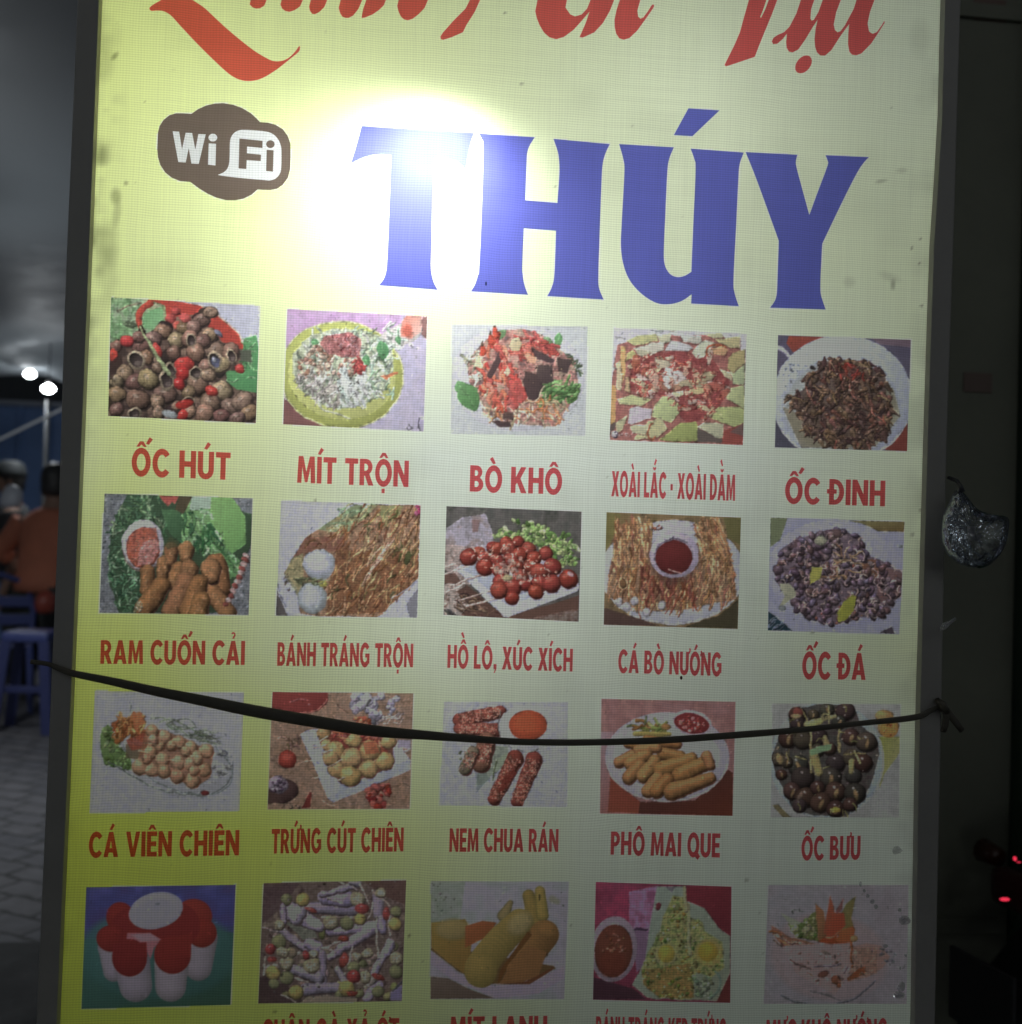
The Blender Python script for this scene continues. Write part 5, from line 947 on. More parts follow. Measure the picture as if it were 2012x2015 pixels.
# shop name in blue
A_ = (660, 190, 4.4925); B_ = (1160, 190, 3.215); G_ = (1006, 0, 1.9175)
T = crop(D((235, 258, 1), (1228, 320, 1), (1200, 400), (1180, 490), (1152, 640, 1), (1080, 575), (980, 545), (872, 540, 1), (862, 800), (850, 1300), (845, 1480), (850, 1560), (870, 1640), (905, 1708, 1), (385, 1668, 1), (425, 1620), (450, 1550), (460, 1450), (475, 1100), (495, 515, 1), (400, 508), (310, 520), (230, 545), (138, 590, 1), (185, 440)), *A_)
Hl = smooth([(1268, 325), (1268, 325), (1765, 358), (1765, 358), (1720, 430), (1698, 500), (1692, 600), (1680, 915), (1680, 915), (1680, 915)], 5)
Hl = crop(Hl[:-5], *A_)
HR = crop(smooth([(175, 765), (175, 765), (183, 650), (180, 590), (173, 560), (160, 523), (160, 523), (373, 543), (373, 543), (356, 580), (346, 620), (342, 680), (334, 900), (330, 1030), (332, 1085), (350, 1130), (350, 1130), (137, 1117), (137, 1117), (155, 1080), (164, 1030), (170, 870), (170, 870)], 5)[:-5], *G_)
Hb = crop(smooth([(1668, 1165), (1668, 1165), (1655, 1500), (1658, 1570), (1672, 1660), (1705, 1752), (1705, 1752), (1200, 1722), (1200, 1722), (1237, 1660), (1262, 1580), (1275, 1500), (1300, 900), (1312, 450), (1297, 375), (1268, 325), (1268, 325)], 5)[:-5], *A_)
H = Hl + crop([(1680, 915)], *A_) + HR + crop([(170, 870)], *G_) + Hb
U = crop(smooth([(408, 543), (408, 543), (615, 555), (615, 555), (597, 600), (590, 650), (583, 800), (577, 950), (581, 1000), (600, 1033), (628, 1045), (656, 1040), (681, 1025), (681, 1025), (688, 850), (697, 640), (692, 600), (678, 560), (678, 560), (879, 575), (879, 575), (863, 620), (858, 680), (850, 850), (840, 1050), (844, 1105), (860, 1155), (860, 1155), (680, 1145), (680, 1145), (682, 1110), (682, 1110), (645, 1135), (600, 1147), (550, 1143), (495, 1110), (450, 1060), (425, 1000), (415, 930), (418, 840), (428, 650), (424, 600)], 5), *G_)
AC = crop([(628, 73), (825, 86), (653, 250), (535, 243)], *B_)
Y = crop(smooth([(990, 350), (990, 350), (1318, 367), (1318, 367), (1308, 410), (1314, 455), (1350, 590), (1393, 748), (1393, 748), (1440, 620), (1507, 440), (1509, 405), (1495, 370), (1495, 370), (1770, 382), (1770, 382), (1728, 430), (1680, 510), (1580, 710), (1475, 930), (1475, 930), (1468, 1060), (1463, 1200), (1468, 1260), (1497, 1347), (1497, 1347), (1145, 1335), (1145, 1335), (1175, 1290), (1188, 1240), (1192, 1150), (1200, 912), (1200, 912), (1120, 690), (1050, 500)], 5), *B_)
for l in (T, H, U, AC, Y): INK[inpoly(PX, PY, l)] = WH
mask = inpoly(PX, PY, WIFI); INK[mask] = WH
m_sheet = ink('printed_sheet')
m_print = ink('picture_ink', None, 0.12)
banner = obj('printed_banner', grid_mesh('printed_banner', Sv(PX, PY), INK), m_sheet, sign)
for p, (f, lab) in zip(DPIC, DISHES):
    o = obj('dish_photo', p.mesh(), m_print, banner)
    o['label'] = lab
    o['group'] = 'dish pictures printed on the sign'

# --- frame rails in front of the sheet, shell and white lining behind it
def rails(which):
    bm = bmesh.new()
    ys = np.linspace(YT, YB, 24)
    ZF = -0.007
    def rail(inner, outer, sgn):
        prev = None
        for y in ys:
            i_, o_ = interp(inner, y), interp(outer, y)
            # rounded outer corner, small inner lip
            prof = [(i_ + sgn * 1.0, 0.0012), (i_, ZF * 0.5), (i_ - sgn * 1.5, ZF), (o_ + sgn * 5, ZF), (o_ + sgn * 1.6, ZF * 0.72), (o_, ZF * 0.2), (o_, 0.03)]
            r = []
            for k, (x, z) in enumerate(prof):
                q = S(x, y, 0)
                if k >= 5: q = S(o_, y, 0)
                r.append(bm.verts.new((q[0], z, q[2])))
            if prev:
                for k in range(len(r) - 1):
                    f = (prev[k], prev[k + 1], r[k + 1], r[k])
                    bm.faces.new(f if sgn > 0 else f[::-1])
            prev = r
    rail(*which)
    bmesh.ops.recalc_face_normals(bm, faces=bm.faces)
    return mesh_of(bm, 'frame')
for wh_ in ((EDGE_L, OUT_L, 1), (EDGE_R, OUT_R, -1)):
    obj('side_rail', rails(wh_), m_frame, sign)
a, b = S(interp(EDGE_L, YT), YT), S(interp(EDGE_R, YB), YB)
XL, XR = S(100, 1007)[0], S(1856, 1007)[0]
ZT_, ZB_ = S(1000, YT)[2], -(ZTOP - 0.12)
bm = bmesh.new()
box(bm, (XL - 0.03, -0.008, ZT_ - 0.012), (XR + 0.03, 0.03, ZT_ + 0.03), 0.004)
obj('top_rail', mesh_of(bm, 'top_rail'), m_frame, sign)
bm = bmesh.new()
box(bm, (XL - 0.03, -0.008, ZB_ - 0.03), (XR + 0.03, 0.03, ZB_ + 0.004), 0.004)
obj('bottom_rail', mesh_of(bm, 'bottom_rail'), m_frame, sign)
def walls(inset, d0, d1, back):
    """open-fronted box that follows the slightly leaning frame"""
    bm = bmesh.new()
    tl, tr = S(interp(OUT_L, YT) + 4, YT), S(interp(OUT_R, YT) - 4, YT)
    bl, br = S(interp(OUT_L, YB) + 4, YB), S(interp(OUT_R, YB) - 4, YB)
    zt, zb = ZT_ + 0.02 - inset, ZB_ - 0.02 + inset
    c = [(tl[0] + inset, zt), (tr[0] - inset, zt), (br[0] - inset, zb), (bl[0] + inset, zb)]
    f0 = [bm.verts.new((x, d0, z)) for x, z in c]
    f1 = [bm.verts.new((x, d1, z)) for x, z in c]
    for i in range(4):
        bm.faces.new((f0[i], f0[(i + 1) % 4], f1[(i + 1) % 4], f1[i]))
    if back: bm.faces.new(f1)
    bmesh.ops.recalc_face_normals(bm, faces=bm.faces)
    return bm
obj('cabinet_shell', mesh_of(walls(0.0, 0.012, DEPTH + 0.02, True), 'cabinet_shell'), m_shell, sign)
obj('reflector_lining', mesh_of(walls(0.006, 0.004, DEPTH, True), 'reflector_lining'), m_white, sign)
for x in (XL + 0.05, XR - 0.05):
    bm = bmesh.new()
    box(bm, (x - 0.02, 0.02, -ZTOP), (x + 0.02, DEPTH, ZB_ - 0.028), 0.003)
    obj('leg', mesh_of(bm, 'leg'), m_frame, sign)

# --- the bare bulbs and added fill lamps inside the box
def bulb(px, py, depth, power, rad, aim=None, col=(1.0, 1.0, 0.97)):
    """bare bulbs and added fill lamps; the aimed ones throw their light down and forward"""
    l = bpy.data.lights.new('sign_light', 'SPOT' if aim else 'POINT')
    if aim: l.spot_size = R_(172); l.spot_blend = 0.9
    l.energy = power; l.color = col; l.shadow_soft_size = rad
    o = bpy.data.objects.new('sign_light', l)
    COL.objects.link(o)
    q = S(px, py)
    o.location = (q[0], depth, ZTOP + q[2])
    if aim: o.rotation_euler = Vector(aim).to_track_quat('-Z', 'Y').to_euler()
    return o
for L in LAMPS: bulb(*L)

# --- flat printed shapes
def flat(name, shapes, mats, parent, zp=-0.0006):
    """shapes: list of (outline, holes, material index) in photo pixels"""
    bm = bmesh.new()
    for outline, holes, mi in shapes:
        loops = [outline] + list(holes)
        P = [Sv(np.array([p[0] for p in l]), np.array([p[1] for p in l]), zp) for l in loops]
        tris = tessellate_polygon([[Vector((q[0], q[2], 0)) for q in l] for l in P])
        vs = [bm.verts.new(q) for l in P for q in l]
        for t in tris:
            try: f = bm.faces.new([vs[i] for i in t])
            except ValueError: continue
            f.material_index = mi
            f.normal_update()
            if f.normal.y > 0: f.normal_flip()
    return obj(name, mesh_of(bm, name), mats, parent)
m_red = ink('red_ink', (0.90, 0.155, 0.19), 0.12)
m_blue = ink('blue_ink', (0.18, 0.20, 0.70), 0.12)
m_grey = ink('brown_grey_ink', (0.22, 0.168, 0.138), 0.12)
m_wht = ink('white_ink', (0.95, 0.96, 0.98), 0.12)

for sh in ([(T, [], 0)], [(H, [], 0)], [(U, [], 0), (AC, [], 0)], [(Y, [], 0)]):
    o = flat('shop_name_letter', sh, m_blue, banner)
    o['group'] = 'blue shop name letters'

# red script along the top; the strokes run on upwards past the picture's edge
def up(pts, x0, y0, s, h=60):
    out = []
    for x, y in pts:
        if y <= 0: out.append((x0 + x / s + 0.33 * h, y0 - h))
        else: out.append((x0 + x / s, y0 + y / s))
    return out
c1, c2, c3, c4 = (280, 0, 4.8225), (640, 0, 5.3583), (860, 0, 4.1935), (1380, 0, 4.5929)
script = [
    [crop(smooth([(68, 75), (85, 100), (140, 98), (205, 105), (275, 147), (360, 240), (500, 390), (650, 540), (800, 680), (880, 735), (960, 763), (1050, 765), (1150, 735), (1280, 655), (1400, 560), (1480, 495), (1497, 462), (1490, 435), (1450, 490), (1400, 540), (1340, 572), (1270, 580), (1200, 560), (1050, 470), (850, 310), (700, 175), (600, 80), (520, 25), (440, -20), (340, -40), (240, -30), (150, 15), (100, 45)], 4), *c1)],
    [up([(1000, 0), (1020, 40), (1048, 68), (1080, 80), (1120, 76), (1160, 50), (1195, 0)], *c1), up([(1307, 0), (1312, 40), (1328, 80), (1360, 103), (1400, 110), (1450, 92), (1500, 57), (1550, 0)], *c1), up([(1583, 0), (1584, 60), (1592, 100), (1612, 128), (1640, 133), (1680, 112), (1730, 64), (1770, 0)], *c1)],
    [up([(140, 0), (143, 80), (158, 135), (180, 172), (210, 185), (245, 187), (295, 162), (350, 95), (420, 0)], *c2), up([(440, 0), (402, 90), (390, 150), (385, 187), (420, 183), (500, 150), (570, 102), (620, 52), (660, 0)], *c2), up([(755, 0), (760, 60), (775, 120), (800, 172), (832, 202), (872, 212), (925, 195), (985, 148), (1050, 80), (1110, 0)], *c2)],
    [up([(1585, 0), (1480, 90), (1350, 220), (1240, 345), (1216, 385), (1222, 410), (1245, 418), (1330, 392), (1455, 337), (1490, 262), (1580, 120), (1670, 0)], *c2), up([(800, 0), (812, 90), (826, 150), (848, 205), (884, 266), (930, 306), (985, 322), (1050, 302), (1130, 243), (1200, 165), (1260, 95), (1228, 190), (1178, 304), (1205, 308), (1300, 265), (1370, 190), (1430, 85), (1475, 0), (1285, 0), (1240, 70), (1195, 118), (1140, 134), (1100, 115), (1062, 60), (1035, 0)], *c3)],
    [up([(1510, 0), (1484, 80), (1467, 160), (1468, 220), (1480, 275), (1506, 314), (1542, 326), (1590, 312), (1650, 256), (1720, 160), (1788, 62), (1795, 42), (1782, 34), (1770, 46), (1740, 95), (1705, 142), (1680, 152), (1662, 135), (1655, 85), (1668, 0)], *c3)],
    [up([(420, 0), (390, 150), (352, 290), (300, 410), (213, 585), (225, 598), (260, 588), (485, 512), (495, 490), (525, 410), (570, 300), (640, 130), (700, 0), (625, 0), (580, 85), (542, 160), (536, 150), (562, 85), (590, 0)], *c4)],
    [up([(905, 0), (862, 120), (800, 240), (750, 290), (692, 315), (655, 340), (640, 372), (652, 396), (690, 393), (740, 350), (777, 302), (770, 380), (775, 430), (795, 464), (828, 472), (880, 445), (940, 360), (1000, 260), (1055, 175), (1036, 260), (1027, 350), (1032, 420), (1048, 470), (1080, 500), (1122, 500), (1180, 450), (1260, 325), (1340, 215), (1332, 300), (1330, 400), (1342, 465), (1366, 492), (1405, 498), (1452, 480), (1540, 390), (1600, 300), (1662, 202), (1657, 188), (1632, 230), (1590, 288), (1552, 304), (1520, 282), (1506, 210), (1528, 105), (1580, 0), (1405, 0), (1380, 80), (1300, 230), (1260, 282), (1235, 290), (1212, 270), (1200, 220), (1222, 110), (1275, 0), (1110, 0), (1060, 110), (1020, 178), (1000, 184), (990, 165), (996, 80), (1025, 0)], *c4),
     crop([(927 + 92 * math.cos(t) * 0.64 + 62 * math.sin(t) * 0.77, 580 - 92 * math.cos(t) * 0.77 + 62 * math.sin(t) * 0.64) for t in np.arange(0, 6.2, 0.3)], *c4)]]
for L in script:
    o = flat('script_letter', [(l, [], 0) for l in L], m_red, banner)
    o['group'] = 'red script letters along the top'

# wifi badge
w0 = (290, 180, 6.2226)
def ellp(cx, cy, rx, ry, n=20): return [(cx + rx * math.cos(t), cy + ry * math.sin(t)) for t in np.linspace(0, 2 * math.pi, n, endpoint=False)]
Wl = [(310, 485), (390, 490), (425, 705), (470, 503), (550, 507), (588, 712), (625, 520), (715, 523), (630, 885), (540, 880), (508, 690), (470, 868), (380, 862)]
il = [(752, 632), (842, 638), (835, 905), (743, 893)]
idot = ellp(803, 563, 54, 48)
bub = smooth([(862, 1020), (862, 1020), (930, 990), (975, 950), (1000, 885), (1008, 800), (1012, 620), (1030, 550), (1070, 500), (1120, 475), (1180, 467), (1330, 475), (1460, 490), (1540, 520), (1600, 580), (1635, 660), (1643, 740), (1640, 930), (1620, 1010), (1570, 1065), (1500, 1088), (1430, 1083), (1150, 1058), (950, 1035)], 4)
Fl = [(1128, 573), (1412, 602), (1410, 690), (1222, 672), (1220, 755), (1393, 772), (1390, 850), (1218, 838), (1212, 948), (1118, 940)]
i2 = [(1462, 712), (1547, 718), (1540, 980), (1455, 972)]
id2 = ellp(1508, 643, 52, 48)
cw = lambda l: crop(l, *w0)
badge = flat('wifi_badge', [(WIFI, [cw(Wl), cw(il), cw(idot), cw(bub)], 0), (cw(Wl), [], 1), (cw(il), [], 1), (cw(idot), [], 1), (cw(bub), [cw(Fl), cw(i2), cw(id2)], 1), (cw(Fl), [], 0), (cw(i2), [], 0), (cw(id2), [], 0)], [m_grey, m_wht], banner)
badge['label'] = 'brown and white wifi badge'

# --- dish names: a heavy condensed letter set drawn here
def arc(cx, cy, rx, ry, a0, a1, n=12):
    return [(cx + rx * math.cos(R_(a0 + (a1 - a0) * i / n)), cy + ry * math.sin(R_(a0 + (a1 - a0) * i / n))) for i in range(n + 1)]
def rc(x0, y0, x1, y1): return [(x0, y0), (x1, y0), (x1, y1), (x0, y1)]
GL = {}
GL['I'] = (.22, [(rc(0, 0, .22, 1), [])])
GL['L'] = (.52, [([(0, 0), (.52, 0), (.52, .2), (.22, .2), (.22, 1), (0, 1)], [])])
GL['T'] = (.62, [([(.2, 0), (.42, 0), (.42, .8), (.62, .8), (.62, 1), (0, 1), (0, .8), (.2, .8)], [])])
GL['H'] = (.7, [([(0, 0), (.22, 0), (.22, .41), (.48, .41), (.48, 0), (.7, 0), (.7, 1), (.48, 1), (.48, .61), (.22, .61), (.22, 1), (0, 1)], [])])
GL['E'] = (.54, [([(0, 0), (.54, 0), (.54, .19), (.22, .19), (.22, .41), (.5, .41), (.5, .6), (.22, .6), (.22, .81), (.54, .81), (.54, 1), (0, 1)], [])])
GL['A'] = (.78, [([(0, 0), (.235, 0), (.28, .18), (.5, .18), (.545, 0), (.78, 0), (.505, 1), (.275, 1)], [[(.325, .36), (.455, .36), (.39, .66)]])])
GL['M'] = (.86, [([(0, 0), (.21, 0), (.235, .6), (.365, .03), (.495, .03), (.625, .6), (.65, 0), (.86, 0), (.81, 1), (.585, 1), (.43, .42), (.275, 1), (.05, 1)], [])])
GL['N'] = (.72, [([(0, 0), (.21, 0), (.21, .56), (.5, 0), (.72, 0), (.72, 1), (.51, 1), (.51, .44), (.22, 1), (0, 1)], [])])
GL['V'] = (.76, [([(.27, 0), (.49, 0), (.76, 1), (.53, 1), (.38, .34), (.23, 1), (0, 1)], [])])
GL['X'] = (.74, [([(0, 0), (.25, 0), (.37, .28), (.49, 0), (.74, 0), (.5, .51), (.72, 1), (.47, 1), (.37, .73), (.27, 1), (.02, 1), (.24, .51)], [])])
GL['K'] = (.74, [([(0, 0), (.22, 0), (.22, .3), (.29, .4), (.48, 0), (.74, 0), (.44, .56), (.71, 1), (.46, 1), (.22, .6), (.22, 1), (0, 1)], [])])
GL['U'] = (.68, [(arc(.34, .33, .34, .35, 180, 360) + [(.68, 1), (.46, 1)] + arc(.34, .33, .12, .14, 0, -180) + [(.22, 1), (0, 1)], [])])
GL['D'] = (.68, [([(0, 0)] + arc(.24, .5, .44, .5, -90, 90) + [(0, 1)], [[(.22, .19)] + arc(.25, .5, .21, .31, -90, 90) + [(.22, .81)]])])
GL['Đ'] = (.68, [([(0, 0)] + arc(.24, .5, .44, .5, -90, 90) + [(0, 1), (0, .6), (-.1, .6), (-.1, .43), (0, .43)], [[(.22, .19)] + arc(.25, .5, .21, .31, -90, 90) + [(.22, .81), (.22, .6), (.34, .6), (.34, .43), (.22, .43)]])])
GL['P'] = (.6, [([(0, 0), (.22, 0), (.22, .36)] + arc(.28, .68, .32, .32, -90, 90) + [(0, 1)], [[(.22, .54)] + arc(.26, .68, .13, .14, -90, 90) + [(.22, .82)]])])
GL['R'] = (.66, [([(0, 0), (.22, 0), (.22, .36), (.26, .36), (.42, 0), (.67, 0), (.47, .42)] + arc(.3, .7, .31, .3, -55, 90) + [(0, 1)], [[(.22, .55)] + arc(.27, .685, .13, .135, -90, 90) + [(.22, .82)]])])
GL['B'] = (.63, [([(0, 0)] + arc(.32, .28, .31, .28, -90, 60) + arc(.3, .75, .27, .25, -50, 90) + [(0, 1)], [[(.22, .18)] + arc(.3, .29, .11, .115, -90, 90) + [(.22, .405)], [(.22, .6)] + arc(.28, .71, .1, .105, -90, 90) + [(.22, .815)]])])
GL['O'] = (.8, [(arc(.4, .5, .4, .53, 0, 360, 32)[:-1], [arc(.4, .5, .19, .31, 0, 360, 24)[:-1]])])
GL['Q'] = (.8, [(arc(.4, .5, .4, .53, -28, 300, 30) + [(.56, .05), (.7, -.13), (.86, .02), (.72, .17)], [arc(.4, .5, .19, .31, 0, 360, 24)[:-1]])])
GL['C'] = (.72, [(arc(.4, .5, .4, .53, 38, 322, 24) + arc(.4, .5, .19, .31, 318, 42, 20), [])])
GL['G'] = (.78, [(arc(.4, .5, .4, .53, 38, 318, 24) + [(.76, .12), (.76, .56), (.42, .56), (.42, .39), (.56, .39), (.55, .27)] + arc(.4, .5, .19, .31, 310, 42, 20), [])])
GL['S'] = GL['C']
GL['-'] = (.26, [(rc(0, .32, .22, .56), [])])
GL[','] = (.24, [([(.04, -.16), (.13, -.16), (.24, .04), (.24, .22), (.02, .22), (.02, 0), (.12, 0)], [])])
GL[' '] = (.26, [])
def shift(l, dx, dy, s=1): return [(x * s + dx, y * s + dy) for x, y in l]
ACUTE = [(-.09, 1.1), (.04, 1.07), (.2, 1.27), (.06, 1.35)]
GRAVE = [(.09, 1.1), (-.04, 1.07), (-.2, 1.27), (-.06, 1.35)]
CIRC = [(-.22, 1.06), (-.1, 1.06), (0, 1.15), (.1, 1.06), (.22, 1.06), (.08, 1.26), (-.08, 1.26)]
BREVE = [(-.17, 1.2), (-.12, 1.11), (0, 1.07), (.12, 1.11), (.17, 1.2), (.07, 1.21), (0, 1.17), (-.07, 1.21)]
HOOK = [(-.05, 1.09), (.06, 1.09), (.07, 1.15), (.13, 1.22), (.12, 1.31), (.05, 1.37), (-.06, 1.37), (-.12, 1.31), (-.05, 1.27), (0, 1.3), (.04, 1.28), (.03, 1.23), (-.03, 1.18)]
DOT = rc(-.075, -.27, .075, -.1)
HORN = [(.02, .93), (.12, .98), (.16, 1.1), (.13, 1.18), (.02, 1.18), (.05, 1.08), (.0, 1.02)]
def word(txt, bl, br, tl, tr):
    """bl, br: baseline ends, tl, tr: cap line ends, in photo pixels"""
    shapes = []
    x = 0
    for ch in txt:
        d = unicodedata.normalize('NFD', ch) if ch != 'Đ' else 'Đ'
        adv, polys = GL[d[0]]
        for o, h in polys: shapes.append((shift(o, x, 0), [shift(q, x, 0) for q in h]))
        cx = x + adv / 2
        marks = d[1:]
        lift = 0
        for mk in marks:
            n = unicodedata.name(mk)
            if 'CIRCUMFLEX' in n: shapes.append((shift(CIRC, cx, 0), [])); lift = 1
            elif 'BREVE' in n: shapes.append((shift(BREVE, cx, 0), [])); lift = 2
            elif 'HORN' in n: shapes.append((shift(HORN, x + adv - .02, -.02 if d[0] == 'U' else -.12), []))
            elif 'DOT BELOW' in n: shapes.append((shift(DOT, cx, 0), []))
            elif 'HOOK' in n: shapes.append((shift(HOOK, cx, 0), []))
            elif 'ACUTE' in n: shapes.append((shift(ACUTE, cx + (.27, .02, .02)[lift - 1] if lift else cx, (.08, .2, .2)[lift - 1] if lift else 0), []))
            elif 'GRAVE' in n: shapes.append((shift(GRAVE, cx + (.0 if lift else 0), .24 if lift else 0), []))
        x += adv + .075
    W_ = x - .075
    def mp(p):
        u, v = p[0] / W_, p[1]
        return (bl[0] * (1 - u) * (1 - v) + br[0] * u * (1 - v) + tl[0] * (1 - u) * v + tr[0] * u * v,
                bl[1] * (1 - u) * (1 - v) + br[1] * u * (1 - v) + tl[1] * (1 - u) * v + tr[1] * u * v)
    out = []
    for o, h in shapes:
        out.append(([mp(p) for p in o], [[mp(p) for p in q] for q in h], 0))
    ob = flat('dish_name', out, m_red, banner)
    ob['group'] = 'red dish names printed on the sign'
def wd(txt, xl, xr, ybl, ybr, ytl, ytr):
    k = 0.04          # lettering leans with the sign
    word(txt, (xl, ybl), (xr, ybr), (xl + (ybl - ytl) * k * 0.6, ytl), (xr + (ybr - ytr) * k * 0.6, ytr))
for a in (('ỐC HÚT', 258.6, 453, 935.5, 944.5, 881.7, 890.8), ('MÍT TRỘN', 584.7, 804, 949.7, 958.5, 897.1, 906.7), ('BÒ KHÔ', 924.7, 1106, 967, 973, 915.3, 922.5), ('XOÀI LẮC - XOÀI DẰM', 1203.3, 1447, 976.4, 985.7, 926.9, 934.4), ('ỐC ĐINH', 1545, 1742, 990, 996.4, 939.5, 946),
          ('RAM CUỐN CẢI', 197.4, 481.5, 1306.3, 1308.6, 1259.7, 1261.6), ('BÁNH TRÁNG TRỘN', 545.4, 812.9, 1310.2, 1313.3, 1263.9, 1266.7), ('HỒ LÔ, XÚC XÍCH', 880.5, 1127, 1314.3, 1321.6, 1269, 1276.8), ('CÁ BÒ NƯỚNG', 1216.7, 1420.4, 1323.6, 1330.6, 1278.7, 1285), ('ỐC ĐÁ', 1578.8, 1704, 1335.7, 1338.2, 1283, 1285.5),
          ('CÁ VIÊN CHIÊN', 174.3, 470.2, 1687.5, 1683.5, 1638.2, 1633.5), ('TRỨNG CÚT CHIÊN', 534, 794, 1680, 1675.6, 1631.5, 1628.8), ('NEM CHUA RÁN', 884.4, 1098.8, 1676.5, 1676.5, 1630.2, 1631.7), ('PHÔ MAI QUE', 1202, 1417, 1681.9, 1687.7, 1636.5, 1640.4), ('ỐC BƯU', 1577.3, 1693.3, 1692.6, 1691.6, 1646, 1645),
          ('CHÂN GÀ XẢ ỚT', 515.4, 785, 2055, 2051.5, 2007, 2003.8), ('MÍT LẠNH', 885.4, 1076.4, 2049, 2047.5, 2001, 1999.4), ('BÁNH TRÁNG KẸP TRỨNG', 1172.4, 1429.4, 2048.5, 2053.5, 2000.4, 2005.6), ('MỰC KHÔ NƯỚNG', 1506.9, 1746.5, 2054, 2052, 2007.3, 2004.9)):
    wd(*a)
# tiny mark under the third name of the second row is a stray speck of ink
flat('ink_speck', [(ellp(1341, 1334, 2.6, 4, 10), [], 0)], ink('dark_ink', (.05, .02, .02)), banner)
flat('ink_speck', [(ellp(956.8, 558, 1.6, 4.4, 10), [], 0)], ink('black_ink', (.01, .01, .02)), banner, -0.0012)

# --- torn, crinkled bits of clear tape near the lower right corner
m_tape, nt, out = newmat('clear_tape')
tr = N(nt, 'ShaderNodeBsdfTranslucent'); tr.inputs[0].default_value = (.95, .96, .98, 1)
gl = N(nt, 'ShaderNodeBsdfGlossy'); gl.inputs['Roughness'].default_value = 0.06
mx_ = N(nt, 'ShaderNodeMixShader'); mx_.inputs[0].default_value = 0.5
nt.links.new(tr.outputs[0], mx_.inputs[1]); nt.links.new(gl.outputs[0], mx_.inputs[2]); nt.links.new(mx_.outputs[0], out.inputs[0])
def crinkle(px, py, rx, ry, seed, n=9, h=0.006):
    r = random.Random(seed)
    bm = bmesh.new()
    c = bm.verts.new(S(px, py, -h * 0.8))
    rings = []
    for q in (0.4, 0.75, 1.0):
        ring_ = []
        for k in range(n):
            a = 2 * math.pi * k / n
            s = q * r.uniform(.75, 1.1)
            ring_.append(bm.verts.new(S(px + rx * s * math.cos(a), py + ry * s * math.sin(a), -0.001 - h * (1 - q) * r.uniform(.3, 1.5))))
        rings.append(ring_)
    for k in range(n):
        bm.faces.new((c, rings[0][(k + 1) % n], rings[0][k]))
        for i in range(2):
            bm.faces.new((rings[i][k], rings[i][(k + 1) % n], rings[i + 1][(k + 1) % n], rings[i + 1][k]))
    bmesh.ops.recalc_face_normals(bm, faces=bm.faces)
    bmesh.ops.subdivide_edges(bm, edges=bm.edges, cuts=1, use_grid_fill=True)
    for v in bm.verts: v.co.y += r.uniform(-.0009, .0004)
    o = obj('tape_scrap', mesh_of(bm, 'tape_scrap'), m_tape, sign)
    o['group'] = 'crinkled tape scraps by the lower right edge'
for i, (x, y, rx, ry) in enumerate(((1765, 1674, 11, 9), (1694, 1740, 3, 6), (1701, 1753, 3, 4), (1708, 1763, 4, 4), (1717, 1774, 5, 5), (1724, 1784, 5, 5), (1771, 1791, 4, 4), (1781, 1811, 12, 10), (1743, 1862, 6, 4), (1774, 1942, 9, 11), (1770, 1958, 13, 8), (1783, 1880, 3, 3), (1772, 1905, 2, 4))):
    crinkle(x, y, rx, ry, 40 + i)
# ------------------------------------------------------------------ rubber strap tied round the sign
m_rub = pbr('rubber', (0.11, 0.10, 0.075), 0.55, 0, 60, 0.25, 0.25, spec=0.4)
SP = [(60, 1302, 9), (95, 1307, 9), (120, 1317, 11), (147, 1326, 13), (230, 1343, 16), (312, 1361.6, 18.5), (400, 1379, 21), (500, 1399.3, 23.5), (623, 1420.5, 23.5), (732, 1438, 22.5), (840, 1447, 18), (985, 1458, 13.5), (1071, 1461, 13), (1160, 1461, 13), (1305, 1456.8, 13.6), (1470, 1445, 13.8), (1580, 1436, 12), (1691, 1424, 11), (1800, 1412, 13), (1833, 1398, 11), (1857, 1387, 9)]
sp = spline(SP, 5)
strap = empty('rubber_strap', (0, 0, ZTOP), 'dark rubber strap sagging across the front of the lit sign', 'strap')
pts, rad = [], []
for i, (x, y, t) in enumerate(sp):
    d = ray(x, y); k = -CAMC[2] / d[2]
    z = -0.0135 if 130 < x < 1825 else -0.012
    pts.append(Vector(S(x, y, z)))
    rad.append(t * 0.5 * 0.00047)
bm = bmesh.new(); tube(bm, pts, rad, 14, 0.34)
obj('band', mesh_of(bm, 'band', True), m_rub, strap)
bm = bmesh.new(); tube(bm, [S(1845, 1378, -.010), S(1856, 1388, -.019), S(1862, 1398, -.014), S(1850, 1396, -.012)], [.003, .0046, .004, .0025], 10)
obj('knot', mesh_of(bm, 'knot', True), m_rub, strap)
for P in ([(1858, 1390), (1868, 1404), (1882, 1422), (1894, 1438)], [(1860, 1394), (1863, 1412), (1861, 1428), (1857, 1440)]):
    bm = bmesh.new(); tube(bm, [S(x, y, -.012 + .002 * i) for i, (x, y) in enumerate(P)], [.0032, .0034, .0034, .003], 10, .45)
    obj('loose_end', mesh_of(bm, 'loose_end', True), m_rub, strap)
